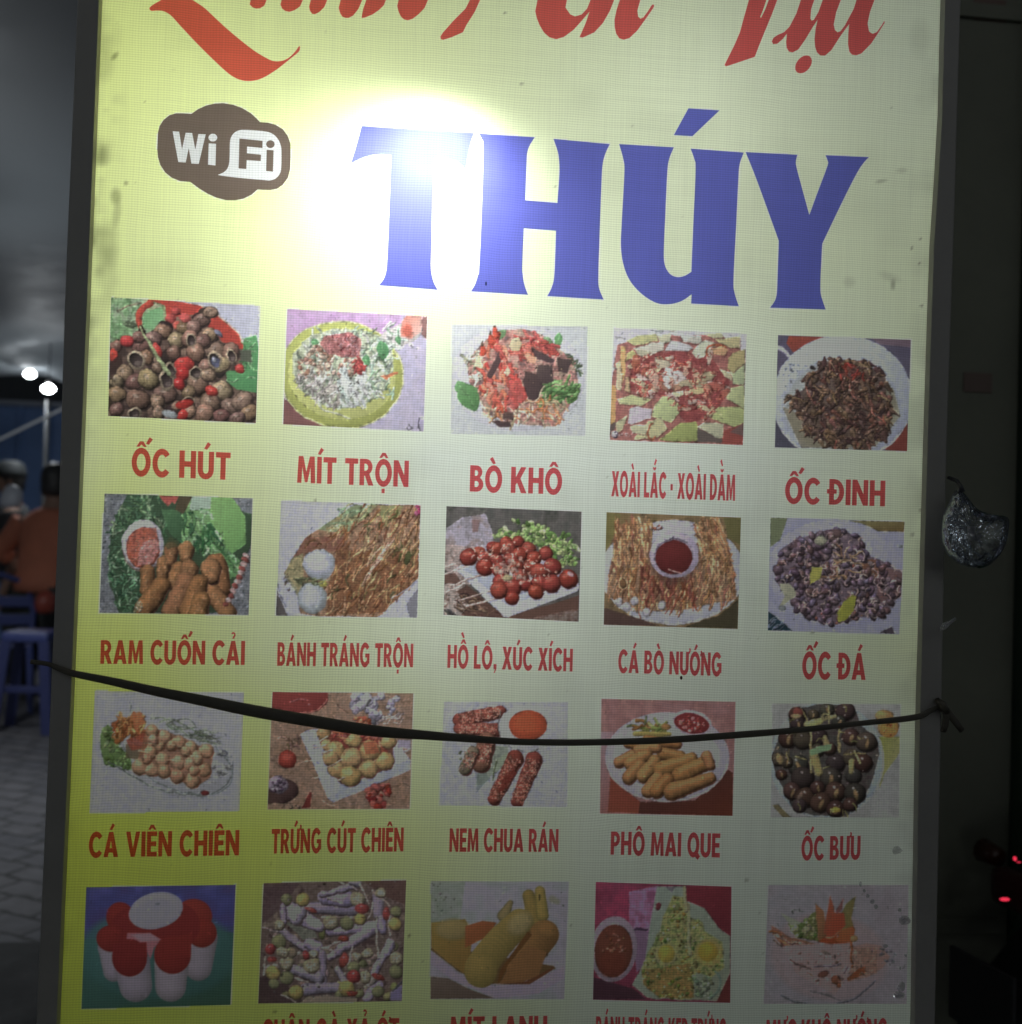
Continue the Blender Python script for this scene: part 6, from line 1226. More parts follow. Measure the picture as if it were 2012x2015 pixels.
# ------------------------------------------------------------------ clear plastic drink bag hanging on the right edge
def clear(name, tint=(0.9, 0.95, 1.0), rough=0.02):
    m, nt, out = newmat(name)
    tr = N(nt, 'ShaderNodeBsdfTransparent'); tr.inputs[0].default_value = (*[0.55 + 0.35 * t for t in tint], 1)
    gl = N(nt, 'ShaderNodeBsdfGlossy'); gl.inputs['Roughness'].default_value = rough; gl.inputs[0].default_value = (*tint, 1)
    fr = N(nt, 'ShaderNodeFresnel'); fr.inputs['IOR'].default_value = 1.75
    tc = N(nt, 'ShaderNodeTexCoord')
    nz = N(nt, 'ShaderNodeTexVoronoi'); nz.inputs['Scale'].default_value = 70; nz.feature = 'SMOOTH_F1'
    n2_ = N(nt, 'ShaderNodeTexNoise'); n2_.inputs['Scale'].default_value = 45; n2_.inputs['Detail'].default_value = 2; n2_.inputs['Distortion'].default_value = 2.0
    nt.links.new(tc.outputs['Object'], nz.inputs['Vector']); nt.links.new(tc.outputs['Object'], n2_.inputs['Vector'])
    bp = N(nt, 'ShaderNodeBump'); bp.inputs['Strength'].default_value = 0.8; bp.inputs['Distance'].default_value = 0.003
    nt.links.new(mth(nt, 'ADD', mth(nt, 'MULTIPLY', nz.outputs[0], 0.6), n2_.outputs['Fac']), bp.inputs['Height'])
    for n in (gl, fr): nt.links.new(bp.outputs[0], n.inputs['Normal'])
    mix = N(nt, 'ShaderNodeMixShader')
    nt.links.new(mth(nt, 'MULTIPLY_ADD', fr.outputs[0], 1.8, 0.05), mix.inputs[0])
    nt.links.new(tr.outputs[0], mix.inputs[1]); nt.links.new(gl.outputs[0], mix.inputs[2])
    nt.links.new(mix.outputs[0], out.inputs[0])
    return m
m_clear = clear('clear_plastic')
BY = -0.03
def bagmesh(outline, cx, cy, depth, seed, wr):
    """a blown-up bag: outline in photo pixels, bulging towards the viewer and away"""
    bm = bmesh.new()
    r = random.Random(seed)
    ring_n = len(outline)
    L = []
    for q, dz in ((1, 0), (.93, .42), (.8, .66), (.6, .84), (.35, .96), (.12, 1)):
        L.append((q, dz))
    def ringv(q, dz, sg):
        out = []
        for i, (x, y) in enumerate(outline):
            w_ = wr * (1 - abs(1 - q)) * math.sin(i * 2.4 + q * 9 + seed)
            out.append(bm.verts.new(at(cx + (x - cx) * q, cy + (y - cy) * q, BY + sg * depth * dz + w_ * (0.3 + dz))))
        return out
    base = ringv(1, 0, 1)
    for sg in (1, -1):
        prev = base
        for q, dz in L[1:]:
            cur = ringv(q, dz, sg)
            for i in range(ring_n):
                bm.faces.new((prev[i], prev[(i + 1) % ring_n], cur[(i + 1) % ring_n], cur[i]))
            prev = cur
        bm.faces.new(prev)
    bmesh.ops.recalc_face_normals(bm, faces=bm.faces)
    return bm
bag = empty('drink_bag', at(1917, 1050, BY), 'clear crinkled plastic drink bag hanging off the right edge of the sign', 'plastic bag')
out_ = spline([(1855, 1014), (1868, 990), (1878, 968), (1890, 964), (1905, 978), (1925, 1002), (1955, 1012), (1984, 1018), (1986, 1040), (1980, 1072), (1964, 1098), (1944, 1114), (1918, 1119), (1888, 1110), (1864, 1090), (1854, 1062), (1853, 1034), (1855, 1014)], 3)[:-1]
b_ = obj('bag_film', mesh_of(bagmesh([(p[0], p[1]) for p in out_], 1918, 1050, 0.022, 3, 0.0025), 'bag_film', True), m_clear, None)
b_.parent = bag; b_.matrix_parent_inverse = Matrix.Translation(-bag.location)
inner = spline([(1872, 1046), (1900, 1040), (1940, 1036), (1974, 1042), (1976, 1066), (1962, 1090), (1940, 1106), (1916, 1110), (1890, 1102), (1874, 1084), (1868, 1064), (1872, 1046)], 3)[:-1]
m_drink = pbr('ice_drink', (0.10, 0.11, 0.10), 0.08, 0, 90, 0.4, 0.6, spec=0.8, coat=0.8)
bm = bmesh.new()
tube(bm, [at(1892, 968, BY), at(1890, 956, BY), at(1884, 946, BY + .01), at(1868, 940, 0.0)], [.004, .0022, .002, .0018], 8)
b_ = obj('tie', mesh_of(bm, 'tie', True), pbr('tie_rubber', (0.05, 0.05, 0.055), 0.5), None)
b_.parent = bag; b_.matrix_parent_inverse = Matrix.Translation(-bag.location)
for P in ([(1904, 1036), (1921, 1036), (1919, 1062), (1906, 1066)], [(1921, 1052), (1934, 1051), (1927, 1066), (1919, 1064)], [(1941, 1086), (1947, 1088), (1930, 1104), (1924, 1103)], [(1936, 1098), (1946, 1097), (1940, 1107), (1934, 1105)]):
    bm = bmesh.new()
    f0 = [bm.verts.new(at(x, y, BY - .004 + random.uniform(-.004, .004))) for x, y in P]; f1 = [bm.verts.new(at(x, y, BY + .008)) for x, y in P]
    bm.faces.new(f0); bm.faces.new(f1[::-1])
    for i in range(4): bm.faces.new((f0[i], f0[(i + 1) % 4], f1[(i + 1) % 4], f1[i]))
    bmesh.ops.recalc_face_normals(bm, faces=bm.faces)
    b_ = obj('ice_cube', mesh_of(bm, 'ice_cube'), m_tape, None)
    b_.parent = bag; b_.matrix_parent_inverse = Matrix.Translation(-bag.location)
scrap = tag(obj('plastic_scrap', mesh_of(bagmesh([(p[0], p[1]) for p in spline([(1850, 1236), (1856, 1226), (1868, 1222), (1880, 1215), (1882, 1220), (1872, 1228), (1862, 1238), (1852, 1242), (1850, 1236)], 2)[:-1]], 1864, 1229, 0.006, 5, 0.003), 'plastic_scrap', False), m_tape), 'small shiny plastic scrap caught on the right frame under the drink bag', 'scrap')

# ------------------------------------------------------------------ ground
def pave():
    m, nt, out = newmat('paving')
    p = N(nt, 'ShaderNodeBsdfPrincipled'); p.inputs['Roughness'].default_value = 0.75
    tc = N(nt, 'ShaderNodeTexCoord'); mp = N(nt, 'ShaderNodeMapping'); mp.inputs['Scale'].default_value = (5.2, 5.2, 5.2); mp.inputs['Rotation'].default_value = (0, 0, 0.5)
    nt.links.new(tc.outputs['Object'], mp.inputs[0])
    br = N(nt, 'ShaderNodeTexBrick'); br.inputs['Scale'].default_value = 1; br.inputs['Mortar Size'].default_value = 0.045; br.inputs['Brick Width'].default_value = 1.0; br.inputs['Row Height'].default_value = 0.62
    br.inputs['Color1'].default_value = (.16, .155, .165, 1); br.inputs['Color2'].default_value = (.115, .115, .13, 1); br.inputs['Mortar'].default_value = (.045, .045, .045, 1)
    nz = N(nt, 'ShaderNodeTexNoise'); nz.inputs['Scale'].default_value = 14; nz.inputs['Detail'].default_value = 6
    nt.links.new(tc.outputs['Object'], nz.inputs[0])
    nd = N(nt, 'ShaderNodeVectorMath', operation='MULTIPLY_ADD')
    nt.links.new(nz.outputs['Color'], nd.inputs[0]); nd.inputs[1].default_value = (.22, .22, 0); nt.links.new(mp.outputs[0], nd.inputs[2])
    nt.links.new(nd.outputs[0], br.inputs['Vector'])
    mx = N(nt, 'ShaderNodeVectorMath', operation='SCALE'); nt.links.new(br.outputs['Color'], mx.inputs[0]); nt.links.new(mth(nt, 'MULTIPLY_ADD', nz.outputs['Fac'], 1.0, .5), mx.inputs['Scale'])
    nt.links.new(mx.outputs[0], p.inputs['Base Color'])
    b = N(nt, 'ShaderNodeBump'); b.inputs['Strength'].default_value = .5; b.inputs['Distance'].default_value = .01; b.invert = True
    nt.links.new(br.outputs['Fac'], b.inputs['Height']); nt.links.new(b.outputs[0], p.inputs['Normal'])
    nt.links.new(p.outputs[0], out.inputs[0])
    return m
bm = bmesh.new(); g = 120
f = bm.faces.new([bm.verts.new(v) for v in ((-g, -g, 0), (g, -g, 0), (g, g, 0), (-g, g, 0))])
tag(obj('pavement', mesh_of(bm, 'pavement'), pave()), kind='structure')

# dark low slab near the sign's foot, lower left
q = ground(0, 1888)
bm = bmesh.new(); box(bm, (-3.2, q.y - 1.9, 0), (-0.28, q.y, 0.05), 0.012)
tag(obj('dark_slab', mesh_of(bm, 'dark_slab'), pbr('slab_dark', (.03, .03, .03), .8, 0, 8, .35, .3)), 'dark low slab on the paving left of the sign', 'step')

# ------------------------------------------------------------------ canopy of grey tarpaulin, lit from below by two lamps
m_tarp = pbr('tarpaulin', (0.30, 0.33, 0.35), 0.55, 0, 3, 0.15)
bm = bmesh.new()
NX_, NY_ = 70, 70
def tz(x, y):
    z = 2.66 + 0.05 * math.sin(x * 1.3 + y * .5) + 0.025 * math.sin(y * 2.1 - x)
    a, c = (x + 2.83), (y - 7.6)
    for k, (ox, oy, dirx, diry, s, h) in enumerate(((-3.1, 8.3, 1, .35, .22, .16), (-2.75, 8.2, .5, 1, .14, .13), (-2.9, 7.3, 1, -.5, .16, .07), (-3.5, 7.8, 1, .1, .2, .10))):
        d = abs((x - ox) * diry - (y - oy) * dirx) / math.hypot(dirx, diry)
        z -= h * math.exp(-(d / s) ** 2) * math.exp(-((x - ox) ** 2 + (y - oy) ** 2) / 1.6)
    z -= 0.10 * max(0, (y - 7.9)) ** 1.3
    return z
V = [[bm.verts.new((x, y, tz(x, y))) for x in np.linspace(-8, 0.4, NX_)] for y in np.linspace(1.6, 8.7, NY_)]
for j in range(NY_ - 1):
    for i in range(NX_ - 1): bm.faces.new((V[j][i], V[j][i + 1], V[j + 1][i + 1], V[j + 1][i]))
can = empty('tarp_canopy', (-3.8, 5.1, 2.66), 'grey tarpaulin canopy stretched over the eating area behind the sign', 'canopy')
c_ = obj('tarpaulin', mesh_of(bm, 'tarpaulin', True), m_tarp, None)
c_.parent = can; c_.matrix_parent_inverse = Matrix.Translation(-can.location)
bm = bmesh.new(); tube(bm, [(x, 8.72, tz(x, 8.7) - .02) for x in np.linspace(-8, .4, 24)], .022, 8)
c_ = obj('edge_rope', mesh_of(bm, 'edge_rope', True), pbr('rope', (.5, .52, .55), .8), None); c_.parent = can; c_.matrix_parent_inverse = Matrix.Translation(-can.location)
m_pole = pbr('steel_pole', (.07, .075, .08), .5, .2)
for x, y in ((-7.8, 8.6), (.3, 8.6), (-7.8, 1.8)):
    bm = bmesh.new(); tube(bm, [(x, y, 0), (x, y, 2.55)], .03, 12)
    c_ = obj('post', mesh_of(bm, 'post', True), m_pole, None); c_.parent = can; c_.matrix_parent_inverse = Matrix.Translation(-can.location)

# hanging lamps
def hang_lamp(px, py, Y, w_, strength, label, pw=0.8, up_=0.11):
    c = at(px, py, Y)
    l = empty('hanging_lamp', c, label, 'lamp', 'white lamps hanging under the canopy')
    bm = bmesh.new(); lathe(bm, [(.012, w_ * .62), (w_ * .55, w_ * .5), (w_, w_ * .1), (w_ * .96, -w_ * .35), (w_ * .6, -w_ * .62), (.02, -w_ * .7)], 20)
    obj('bulb', mesh_of(bm, 'bulb', True), pbr('lamp_glow', (.9, .9, .9), .4, emit=(.93, .97, 1.0), estr=strength * 0.5), l)
    bm = bmesh.new(); lathe(bm, [(w_ * .35, w_ * .5), (w_ * .4, w_ * 1.1), (w_ * .2, w_ * 1.3)], 14)
    obj('socket', mesh_of(bm, 'socket', True), pbr('socket_grey', (.4, .4, .4), .5), l)
    bm = bmesh.new(); tube(bm, [(0, 0, w_ * 1.2), (0.004, 0, (tz(c.x, min(c.y, 8.6)) - c.z))], .004, 6)
    obj('cable', mesh_of(bm, 'cable'), pbr('cable_black', (.03, .03, .03), .5), l)
    p = bpy.data.lights.new('lamp_light', 'SPOT'); p.energy = LAMP_W * pw; p.color = (.9, .96, 1.0); p.shadow_soft_size = w_ * 1.1; p.spot_size = R_(165); p.spot_blend = 1
    o = bpy.data.objects.new('lamp_light', p); COL.objects.link(o); o.location = c - Vector((0, 0, w_ * 1.6))
    p = bpy.data.lights.new('lamp_light', 'POINT'); p.energy = LAMP_W * up_; p.color = (.9, .96, 1.0); p.shadow_soft_size = w_
    o = bpy.data.objects.new('lamp_light', p); COL.objects.link(o); o.location = c - Vector((0, 0, w_ * 2.2))
hang_lamp(59, 735, 8.0, 0.043, 60, 'smaller lit white lamp hanging under the canopy, farther left of the pair')
hang_lamp(95, 764, 7.2, 0.046, 60, 'brighter lit white lamp hanging just left of the sign frame')
hang_lamp(-150, 700, 3.6, 0.046, 60, 'lit white lamp hanging under the canopy out to the left', 2.2, 0.8)
# lamp post under the right lamp and the slanting awning bar
pA = at(95, 788, 7.9); bm = bmesh.new(); tube(bm, [(pA.x, pA.y, 0), (pA.x, pA.y, pA.z)], .02, 10)
tag(obj('steel_post', mesh_of(bm, 'steel_post', True), m_pole), 'thin steel post standing under the brighter hanging lamp', 'post')
bm = bmesh.new(); tube(bm, [at(-40, 884, 5.2), at(40, 845, 5.2), at(122, 805, 5.2), at(420, 662, 5.2)], .0085, 10)
tag(obj('awning_bar', mesh_of(bm, 'awning_bar', True), pbr('white_paint', (.72, .74, .76), .4, 0)), 'slanting bright metal bar running behind the sign above the people', 'bar')

# blue corrugated sheet fence at the far side
bm = bmesh.new()
m_blue_s = pbr('blue_sheet', (0.10, 0.17, 0.34), 0.45, 0.1, 5, 0.2)
YF = 9.4; zt = at(60, 800, YF).z
n = 420; xs = np.linspace(-9, 2.5, n)
lo_, hi_ = [], []
for x in xs:
    t = (x * 3.4) % 1.0
    d = 0.035 * (1 if t < .16 else 0)
    lo_.append(bm.verts.new((x, YF - d, 0))); hi_.append(bm.verts.new((x, YF - d, zt)))
for i in range(n - 1): bm.faces.new((lo_[i], lo_[i + 1], hi_[i + 1], hi_[i]))
fen = empty('sheet_fence', (-3, YF, 0), 'blue corrugated metal sheet fence behind the people', 'fence')
c_ = obj('sheet_panel', mesh_of(bm, 'sheet_panel'), m_blue_s, None); c_.parent = fen; c_.matrix_parent_inverse = Matrix.Translation(-fen.location)
bm = bmesh.new(); box(bm, (-9, YF - .05, zt), (2.5, YF + .02, zt + .05), .005)
c_ = obj('top_rail', mesh_of(bm, 'top_rail'), pbr('rail_grey', (.18, .2, .24), .5, .3), None); c_.parent = fen; c_.matrix_parent_inverse = Matrix.Translation(-fen.location)
# dark building beyond, closing the view
bm = bmesh.new(); box(bm, (-14, 13.0, 0), (9, 14.0, 7.0))
bl_ = empty('far_building', (-2, 13.5, 0), 'dark building wall beyond the blue fence', 'building')
c_ = obj('wall', mesh_of(bm, 'wall'), pbr('dark_wall', (.05, .055, .06), .9, 0, 2, .3), None); c_.parent = bl_; c_.matrix_parent_inverse = Matrix.Translation(-bl_.location)
bm = bmesh.new(); box(bm, (-14.2, 12.8, 7.0), (9.2, 14.2, 7.2))
c_ = obj('roof', mesh_of(bm, 'roof'), pbr('dark_roof', (.04, .04, .04), .9), None); c_.parent = bl_; c_.matrix_parent_inverse = Matrix.Translation(-bl_.location)

# ------------------------------------------------------------------ people at the far tables
def skin_body(name, joints, edges, mat, parent, sub=2):
    me = bpy.data.meshes.new(name)
    me.from_pydata([j[:3] for j in joints], edges, [])
    o = bpy.data.objects.new(name, me); COL.objects.link(o); o.parent = parent
    md = o.modifiers.new('skin', 'SKIN'); md.use_smooth_shade = True
    for i, j in enumerate(joints):
        r = j[3]
        me.skin_vertices[0].data[i].radius = r if isinstance(r, tuple) else (r, r)
    me.skin_vertices[0].data[0].use_root = True
    s_ = o.modifiers.new('sub', 'SUBSURF'); s_.levels = s_.render_levels = sub
    me.materials.append(mat)
    dg = bpy.context.evaluated_depsgraph_get()
    m2 = bpy.data.meshes.new_from_object(o.evaluated_get(dg))
    o.modifiers.clear(); o.data = m2
    m2.polygons.foreach_set('use_smooth', [True] * len(m2.polygons))
    return o
def add_skin(me, joints, edges):
    if not me.skin_vertices: pass
def blob(name, secs, mat, parent, seg=16):
    """closed surface through horizontal ellipses (x, y, z, rx, ry)"""
    bm = bmesh.new(); rings = []
    for x, y, z, rx, ry in secs:
        rings.append([bm.verts.new((x + rx * math.cos(2 * math.pi * k / seg), y + ry * math.sin(2 * math.pi * k / seg), z)) for k in range(seg)])
    for i in range(len(rings) - 1):
        for k in range(seg): bm.faces.new((rings[i][k], rings[i][(k + 1) % seg], rings[i + 1][(k + 1) % seg], rings[i + 1][k]))
    bm.faces.new(rings[0][::-1]); bm.faces.new(rings[-1])
    bmesh.ops.recalc_face_normals(bm, faces=bm.faces)
    bmesh.ops.subdivide_edges(bm, edges=bm.edges, cuts=1, smooth=0.6, use_grid_fill=True)
    return obj(name, mesh_of(bm, name, True), mat, parent)
def limbs(name, chains, mat, parent):
    bm = bmesh.new()
    for ch in chains:
        q = spline([(*p, r) for p, r in ch], 5)
        tube(bm, [p[:3] for p in q], [float(p[3]) for p in q], 12)
    return obj(name, mesh_of(bm, name, True), mat, parent)
m_skin = pbr('skin', (.36, .22, .16), .55, 0, 14, .08)
m_hair = pbr('black_hair', (.04, .038, .036), .45, 0, 60, .4, .3)
m_orange = pbr('orange_cloth', (.55, .19, .11), .8, 0, 9, .2, .15)
m_dark = pbr('dark_cloth', (.07, .072, .075), .85, 0, 9, .2, .15)
m_trous = pbr('trouser_cloth', (.05, .055, .052), .85, 0, 9, .2, .15)
m_capb = pbr('cap_cloth', (.035, .04, .042), .7)
def person(loc, rz, H_, lean, label, top, bottom, cap_=None, arms=None, seat=0.0):
    """standing adult facing local -Y; lean bends the trunk forward (local -Y)"""
    o = empty('person', loc, label, 'person'); o.rotation_euler.z = rz
    u = H_ / 7.5
    hip = 3.75 * u
    def tr(z):            # forward shift of the trunk at height z above the hip
        return -(max(0, z - hip)) * math.tan(lean)
    J = []
    def j(x, y, z, r): J.append((x, y, z, r)); return len(J) - 1
    E = []
    pel = j(0, tr(hip), hip, (.155, .115)); ab = j(0, tr(hip + .7 * u), hip + .75 * u, (.14, .105)); ch = j(0, tr(hip + 1.6 * u), hip + 1.65 * u, (.165, .115)); nk0 = j(0, tr(hip + 2.35 * u), hip + 2.35 * u, (.075, .07)); nk = j(0, tr(hip + 2.6 * u) - .01, hip + 2.66 * u, (.052, .055)); hd0 = j(0, tr(hip + 2.9 * u) - .03, hip + 2.98 * u, (.072, .085)); hd1 = j(0, tr(hip + 3.3 * u) - .025, hip + 3.36 * u, (.075, .095)); hd2 = j(0, tr(hip + 3.6 * u) - .02, hip + 3.62 * u, (.05, .065))
    E += [(pel, ab), (ab, ch), (ch, nk0), (nk0, nk), (nk, hd0), (hd0, hd1), (hd1, hd2)]
    ends = []
    for s in (-1, 1):
        k0 = j(s * .10, 0, hip - .35 * u, .095); k1 = j(s * .11, -.02, 2.0 * u, .062); k2 = j(s * .11, .01, .55 * u, .04); k3 = j(s * .115, -.09, .14 * u, .038); k4 = j(s * .12, -.17, .12 * u, .03)
        E += [(pel, k0), (k0, k1), (k1, k2), (k2, k3), (k3, k4)]
        a = (arms or {}).get(s) or [(.22, -.02, hip + 2.15 * u), (.26, .0, hip + .75 * u), (.27, -.08, hip - .3 * u), (.27, -.11, hip - .72 * u)]
        a0 = j(s * a[0][0], tr(a[0][2]) + a[0][1], a[0][2], .06); a1 = j(s * a[1][0], tr(a[1][2]) + a[1][1], a[1][2], .044); a2 = j(s * a[2][0], tr(a[2][2]) + a[2][1], a[2][2], .032); a3 = j(s * a[3][0], tr(a[3][2]) + a[3][1], a[3][2], .03)
        E += [(ch, a0), (a0, a1), (a1, a2), (a2, a3)]
        ends.append([J[a0], J[a1], J[a2], J[a3]])
    skin_body('body', J, E, m_skin, o, 2)
    # clothes
    T0 = hip - .25 * u
    blob('shirt', [(0, tr(T0), T0, .20, .15), (0, tr(hip + .4 * u), hip + .4 * u, .185, .14), (0, tr(hip + 1.2 * u), hip + 1.2 * u, .20, .145), (0, tr(hip + 1.85 * u), hip + 1.85 * u, .215, .14), (0, tr(hip + 2.2 * u), hip + 2.2 * u, .17, .11), (0, tr(hip + 2.42 * u), hip + 2.42 * u, .085, .085)], top, o)
    for e in ends:
        limbs('sleeve', [[(e[0][:3], .085), ([(e[0][i] * .45 + e[1][i] * .55) for i in range(3)], .072), (e[1][:3], .066), ([(e[1][i] * .55 + e[2][i] * .45) for i in range(3)], .056)]], top, o)
        hx, hy, hz = e[3][:3]; d = (Vector(e[3][:3]) - Vector(e[2][:3])).normalized()
        sd = Vector((0, 1, 0)) if abs(d.y) < .8 else Vector((0, 0, 1))
        ch_ = []
        for k in range(4):
            b = Vector((hx, hy, hz)) + d * .03 + sd * (.012 - .02 * k + .018)
            ch_.append([(b, .010), (b + d * (.045 - .004 * abs(k - 1)), .009), (b + d * .07 + Vector((0, -.01, -.01)), .007)])
        b = Vector((hx, hy, hz)) + sd * .03
        ch_.append([(b - d * .01, .011), (b + sd * .02 + d * .02, .010), (b + sd * .024 + d * .045, .008)])
        limbs('fingers', ch_, m_skin, o)
    limbs('trousers', [[((s * .08, 0, hip + .05 * u), .125), ((s * .105, 0, hip - .7 * u), .112), ((s * .11, -.015, 2.0 * u), .088), ((s * .112, .0, 1.0 * u), .074), ((s * .115, .0, .28 * u), .07)] for s in (-1, 1)], bottom, o)
    for s in (-1, 1):
        bm = bmesh.new(); box(bm, (s * .118 - .045, -.20, 0), (s * .118 + .045, .06, .075), .02); obj('shoe', mesh_of(bm, 'shoe', True), m_dark, o)
    hz = hip + 3.3 * u; hy = tr(hz) - .02
    blob('hair', [(0, hy + .045, hz - .10, .066, .05), (0, hy + .03, hz - .02, .088, .085), (0, hy + .015, hz + .06, .09, .105), (0, hy + .01, hz + .11, .07, .085), (0, hy + .01, hz + .135, .03, .04)], m_hair, o)
    # face
    for s in (-1, 1):
        bm = bmesh.new(); bmesh.ops.create_uvsphere(bm, u_segments=8, v_segments=6, radius=.012, matrix=Matrix.Translation((s * .03, hy - .098, hz - .005))); obj('eye', mesh_of(bm, 'eye', True), m_hair, o)
        bm = bmesh.new(); bmesh.ops.create_uvsphere(bm, u_segments=8, v_segments=6, radius=.02, matrix=Matrix.Translation((s * .084, hy + .005, hz - .02)) @ Matrix.Scale(.5, 4, (1, 0, 0))); obj('ear', mesh_of(bm, 'ear', True), m_skin, o)
    bm = bmesh.new(); tube(bm, [(0, hy - .098, hz + .01), (0, hy - .118, hz - .035), (0, hy - .1, hz - .045)], [.008, .014, .008], 8); obj('nose', mesh_of(bm, 'nose', True), m_skin, o)
    bm = bmesh.new(); tube(bm, [(-.024, hy - .092, hz - .072), (0, hy - .1, hz - .074), (.024, hy - .092, hz - .072)], [.004, .008, .004], 8); obj('mouth', mesh_of(bm, 'mouth', True), pbr('lips', (.25, .1, .08), .5), o)
    if cap_:
        blob('cap', [(0, hy + .005, hz + .02, .1, .115), (0, hy + .005, hz + .07, .1, .115), (0, hy + .005, hz + .125, .075, .09), (0, hy + .005, hz + .148, .03, .035)], cap_, o)
        bm = bmesh.new(); box(bm, (-.075, hy - .2, hz + .028), (.075, hy - .08, hz + .042), .006); obj('cap_peak', mesh_of(bm, 'cap_peak'), cap_, o)
    return o
pa = at(88, 1030, 6.4)
person((pa.x, 6.4, 0), R_(158), 1.60, 0.12, 'person in orange jacket and black trousers standing with back turned beside the sign', m_orange, m_trous, None,
       {1: [(.22, 0, 1.22), (.36, .02, 1.02), (.30, -.12, .88), (.26, -.16, .86)]})
pb = at(42, 1000, 7.3)
person((pb.x, 7.3, 0), R_(-70), 1.64, 0.10, 'person in black cap and dark shirt with one arm held out, behind the orange jacket', m_dark, m_trous, m_capb,
       {-1: [(.21, -.02, 1.30), (.26, -.2, 1.22), (.2, -.42, 1.26), (.18, -.5, 1.27)]})
# blue plastic chair and stool
m_bp = pbr('blue_plastic', (.07, .09, .26), .38, 0, 12, .06)
m_bp2 = pbr('dark_blue_plastic', (.045, .055, .16), .4, 0, 12, .06)
def chair(loc, rz, label):
    o = empty('plastic_chair', loc, label, 'chair'); o.rotation_euler.z = rz
    bm = bmesh.new(); box(bm, (-.21, -.2, .41), (.21, .2, .435), .01); obj('seat', mesh_of(bm, 'seat'), m_bp, o)
    bm = bmesh.new()
    tube(bm, [(-.2, .19, .42), (-.21, .24, .62), (-.17, .27, .80), (0, .28, .86), (.17, .27, .80), (.21, .24, .62), (.2, .19, .42)], .02, 8)
    for z in (.56, .68): box(bm, (-.195, .22 + (z - .56) * .18, z - .035), (.195, .236 + (z - .56) * .18, z + .035), .004)
    obj('backrest', mesh_of(bm, 'backrest', False), m_bp, o)
    for x in (-.19, .19):
        for y in (-.18, .18):
            bm = bmesh.new(); tube(bm, [(x, y, .41), (x * 1.12, y * 1.12, 0)], [.022, .016], 8); obj('leg', mesh_of(bm, 'leg'), m_bp, o)
    return o
pch = at(6, 1010, 6.0)
chair((pch.x, 6.0, 0), R_(20), 'blue plastic chair with open back left of the orange jacket').location.z = max(0, pch.z - .80) * 0 
stool = empty('plastic_stool', (0, 0, 0), 'dark blue plastic stool on the paving by the sign frame', 'stool')
ps = at(64, 1240, 5.3); stool.location = (ps.x, 5.3, 0)
hS = ps.z
bm = bmesh.new(); box(bm, (-.13, -.13, hS - .06), (.13, .13, hS), .02); obj('seat', mesh_of(bm, 'seat'), m_bp, stool)
for x in (-1, 1):
    for y in (-1, 1):
        bm = bmesh.new(); box(bm, (-.03, -.012, -(hS - .05)), (.03, .012, 0), .004)
        l_ = obj('leg', mesh_of(bm, 'leg'), m_bp2, stool); l_.location = (x * .105, y * .11, hS - .055); l_.rotation_euler = (y * .05, x * -.09, 0)
bm = bmesh.new(); box(bm, (-.12, -.11, hS * .4), (.12, -.09, hS * .4 + .04), .004); obj('rung', mesh_of(bm, 'rung'), m_bp2, stool)
# a white carrier bag on the chair and a red thing hanging by the stool
pw = at(22, 972, 6.15)
tag(blob('carrier_bag', [(pw.x, pw.y, pw.z - .09, .05, .05), (pw.x, pw.y, pw.z - .04, .07, .06), (pw.x + .01, pw.y, pw.z + .02, .06, .05), (pw.x, pw.y, pw.z + .06, .02, .02)], pbr('white_film', (.6, .62, .68), .4), None), 'small white carrier bag above the blue chair', 'bag')
pr = at(90, 1185, 6.0)
tag(blob('red_helmet', [(pr.x, pr.y, pr.z - .07, .045, .06), (pr.x, pr.y, pr.z - .02, .065, .08), (pr.x, pr.y, pr.z + .04, .055, .07), (pr.x, pr.y, pr.z + .075, .02, .03)], pbr('red_shell', (.30, .06, .04), .4), None), 'dull red rounded bundle just above the dark blue stool', 'bundle')

# ------------------------------------------------------------------ right side: dark door panel and a parked motorbike
dr = empty('metal_door', (1.3, 1.0, 0), 'dark grey green metal door panel beside the sign', 'door')
xE = at(2003, 900, 1.0).x
def dpart(name, lo, hi, mat, bev=.004):
    bm = bmesh.new(); box(bm, lo, hi, bev)
    c = obj(name, mesh_of(bm, name), mat, None); c.parent = dr; c.matrix_parent_inverse = Matrix.Translation(-dr.location)
m_door = pbr('door_paint', (.22, .225, .165), .7, .0, 3, .3)
dpart('panel', (-0.35, 1.0, 0.02), (xE, 1.03, 2.6), m_door)
dpart('door_frame', (xE + .002, .97, 0.0), (xE + .09, 1.06, 2.64), pbr('door_green', (.03, .06, .035), .5))
for z in (.45, 2.3): dpart('rib', (0.0, .992, z), (xE - .01, .9995, z + .03), m_door, .002)
p_ = at(1958, 22, .98)
dpart('red_reflection', (p_.x - .035, .9975, p_.z - .01), (p_.x + .035, .9995, p_.z + .035), pbr('reflection_red', (.20, .13, .10), .6), .0005)  # thin dull red plate standing in for a reddish reflection
p_ = at(1935, 750, .98)
dpart('red_reflection', (p_.x - .03, .9975, p_.z - .02), (p_.x + .03, .9995, p_.z + .02), pbr('reflection_red_b', (.20, .14, .11), .6), .0005)  # second reddish reflection, put in as a coloured plate
bm = bmesh.new(); box(bm, (-0.4, 1.5, 0), (9, 1.7, 5.5))
tag(obj('house_wall', mesh_of(bm, 'house_wall'), pbr('house_wall', (.09, .09, .08), .9, 0, 3, .3)), 'dark house wall behind the metal door right of the sign', 'wall')

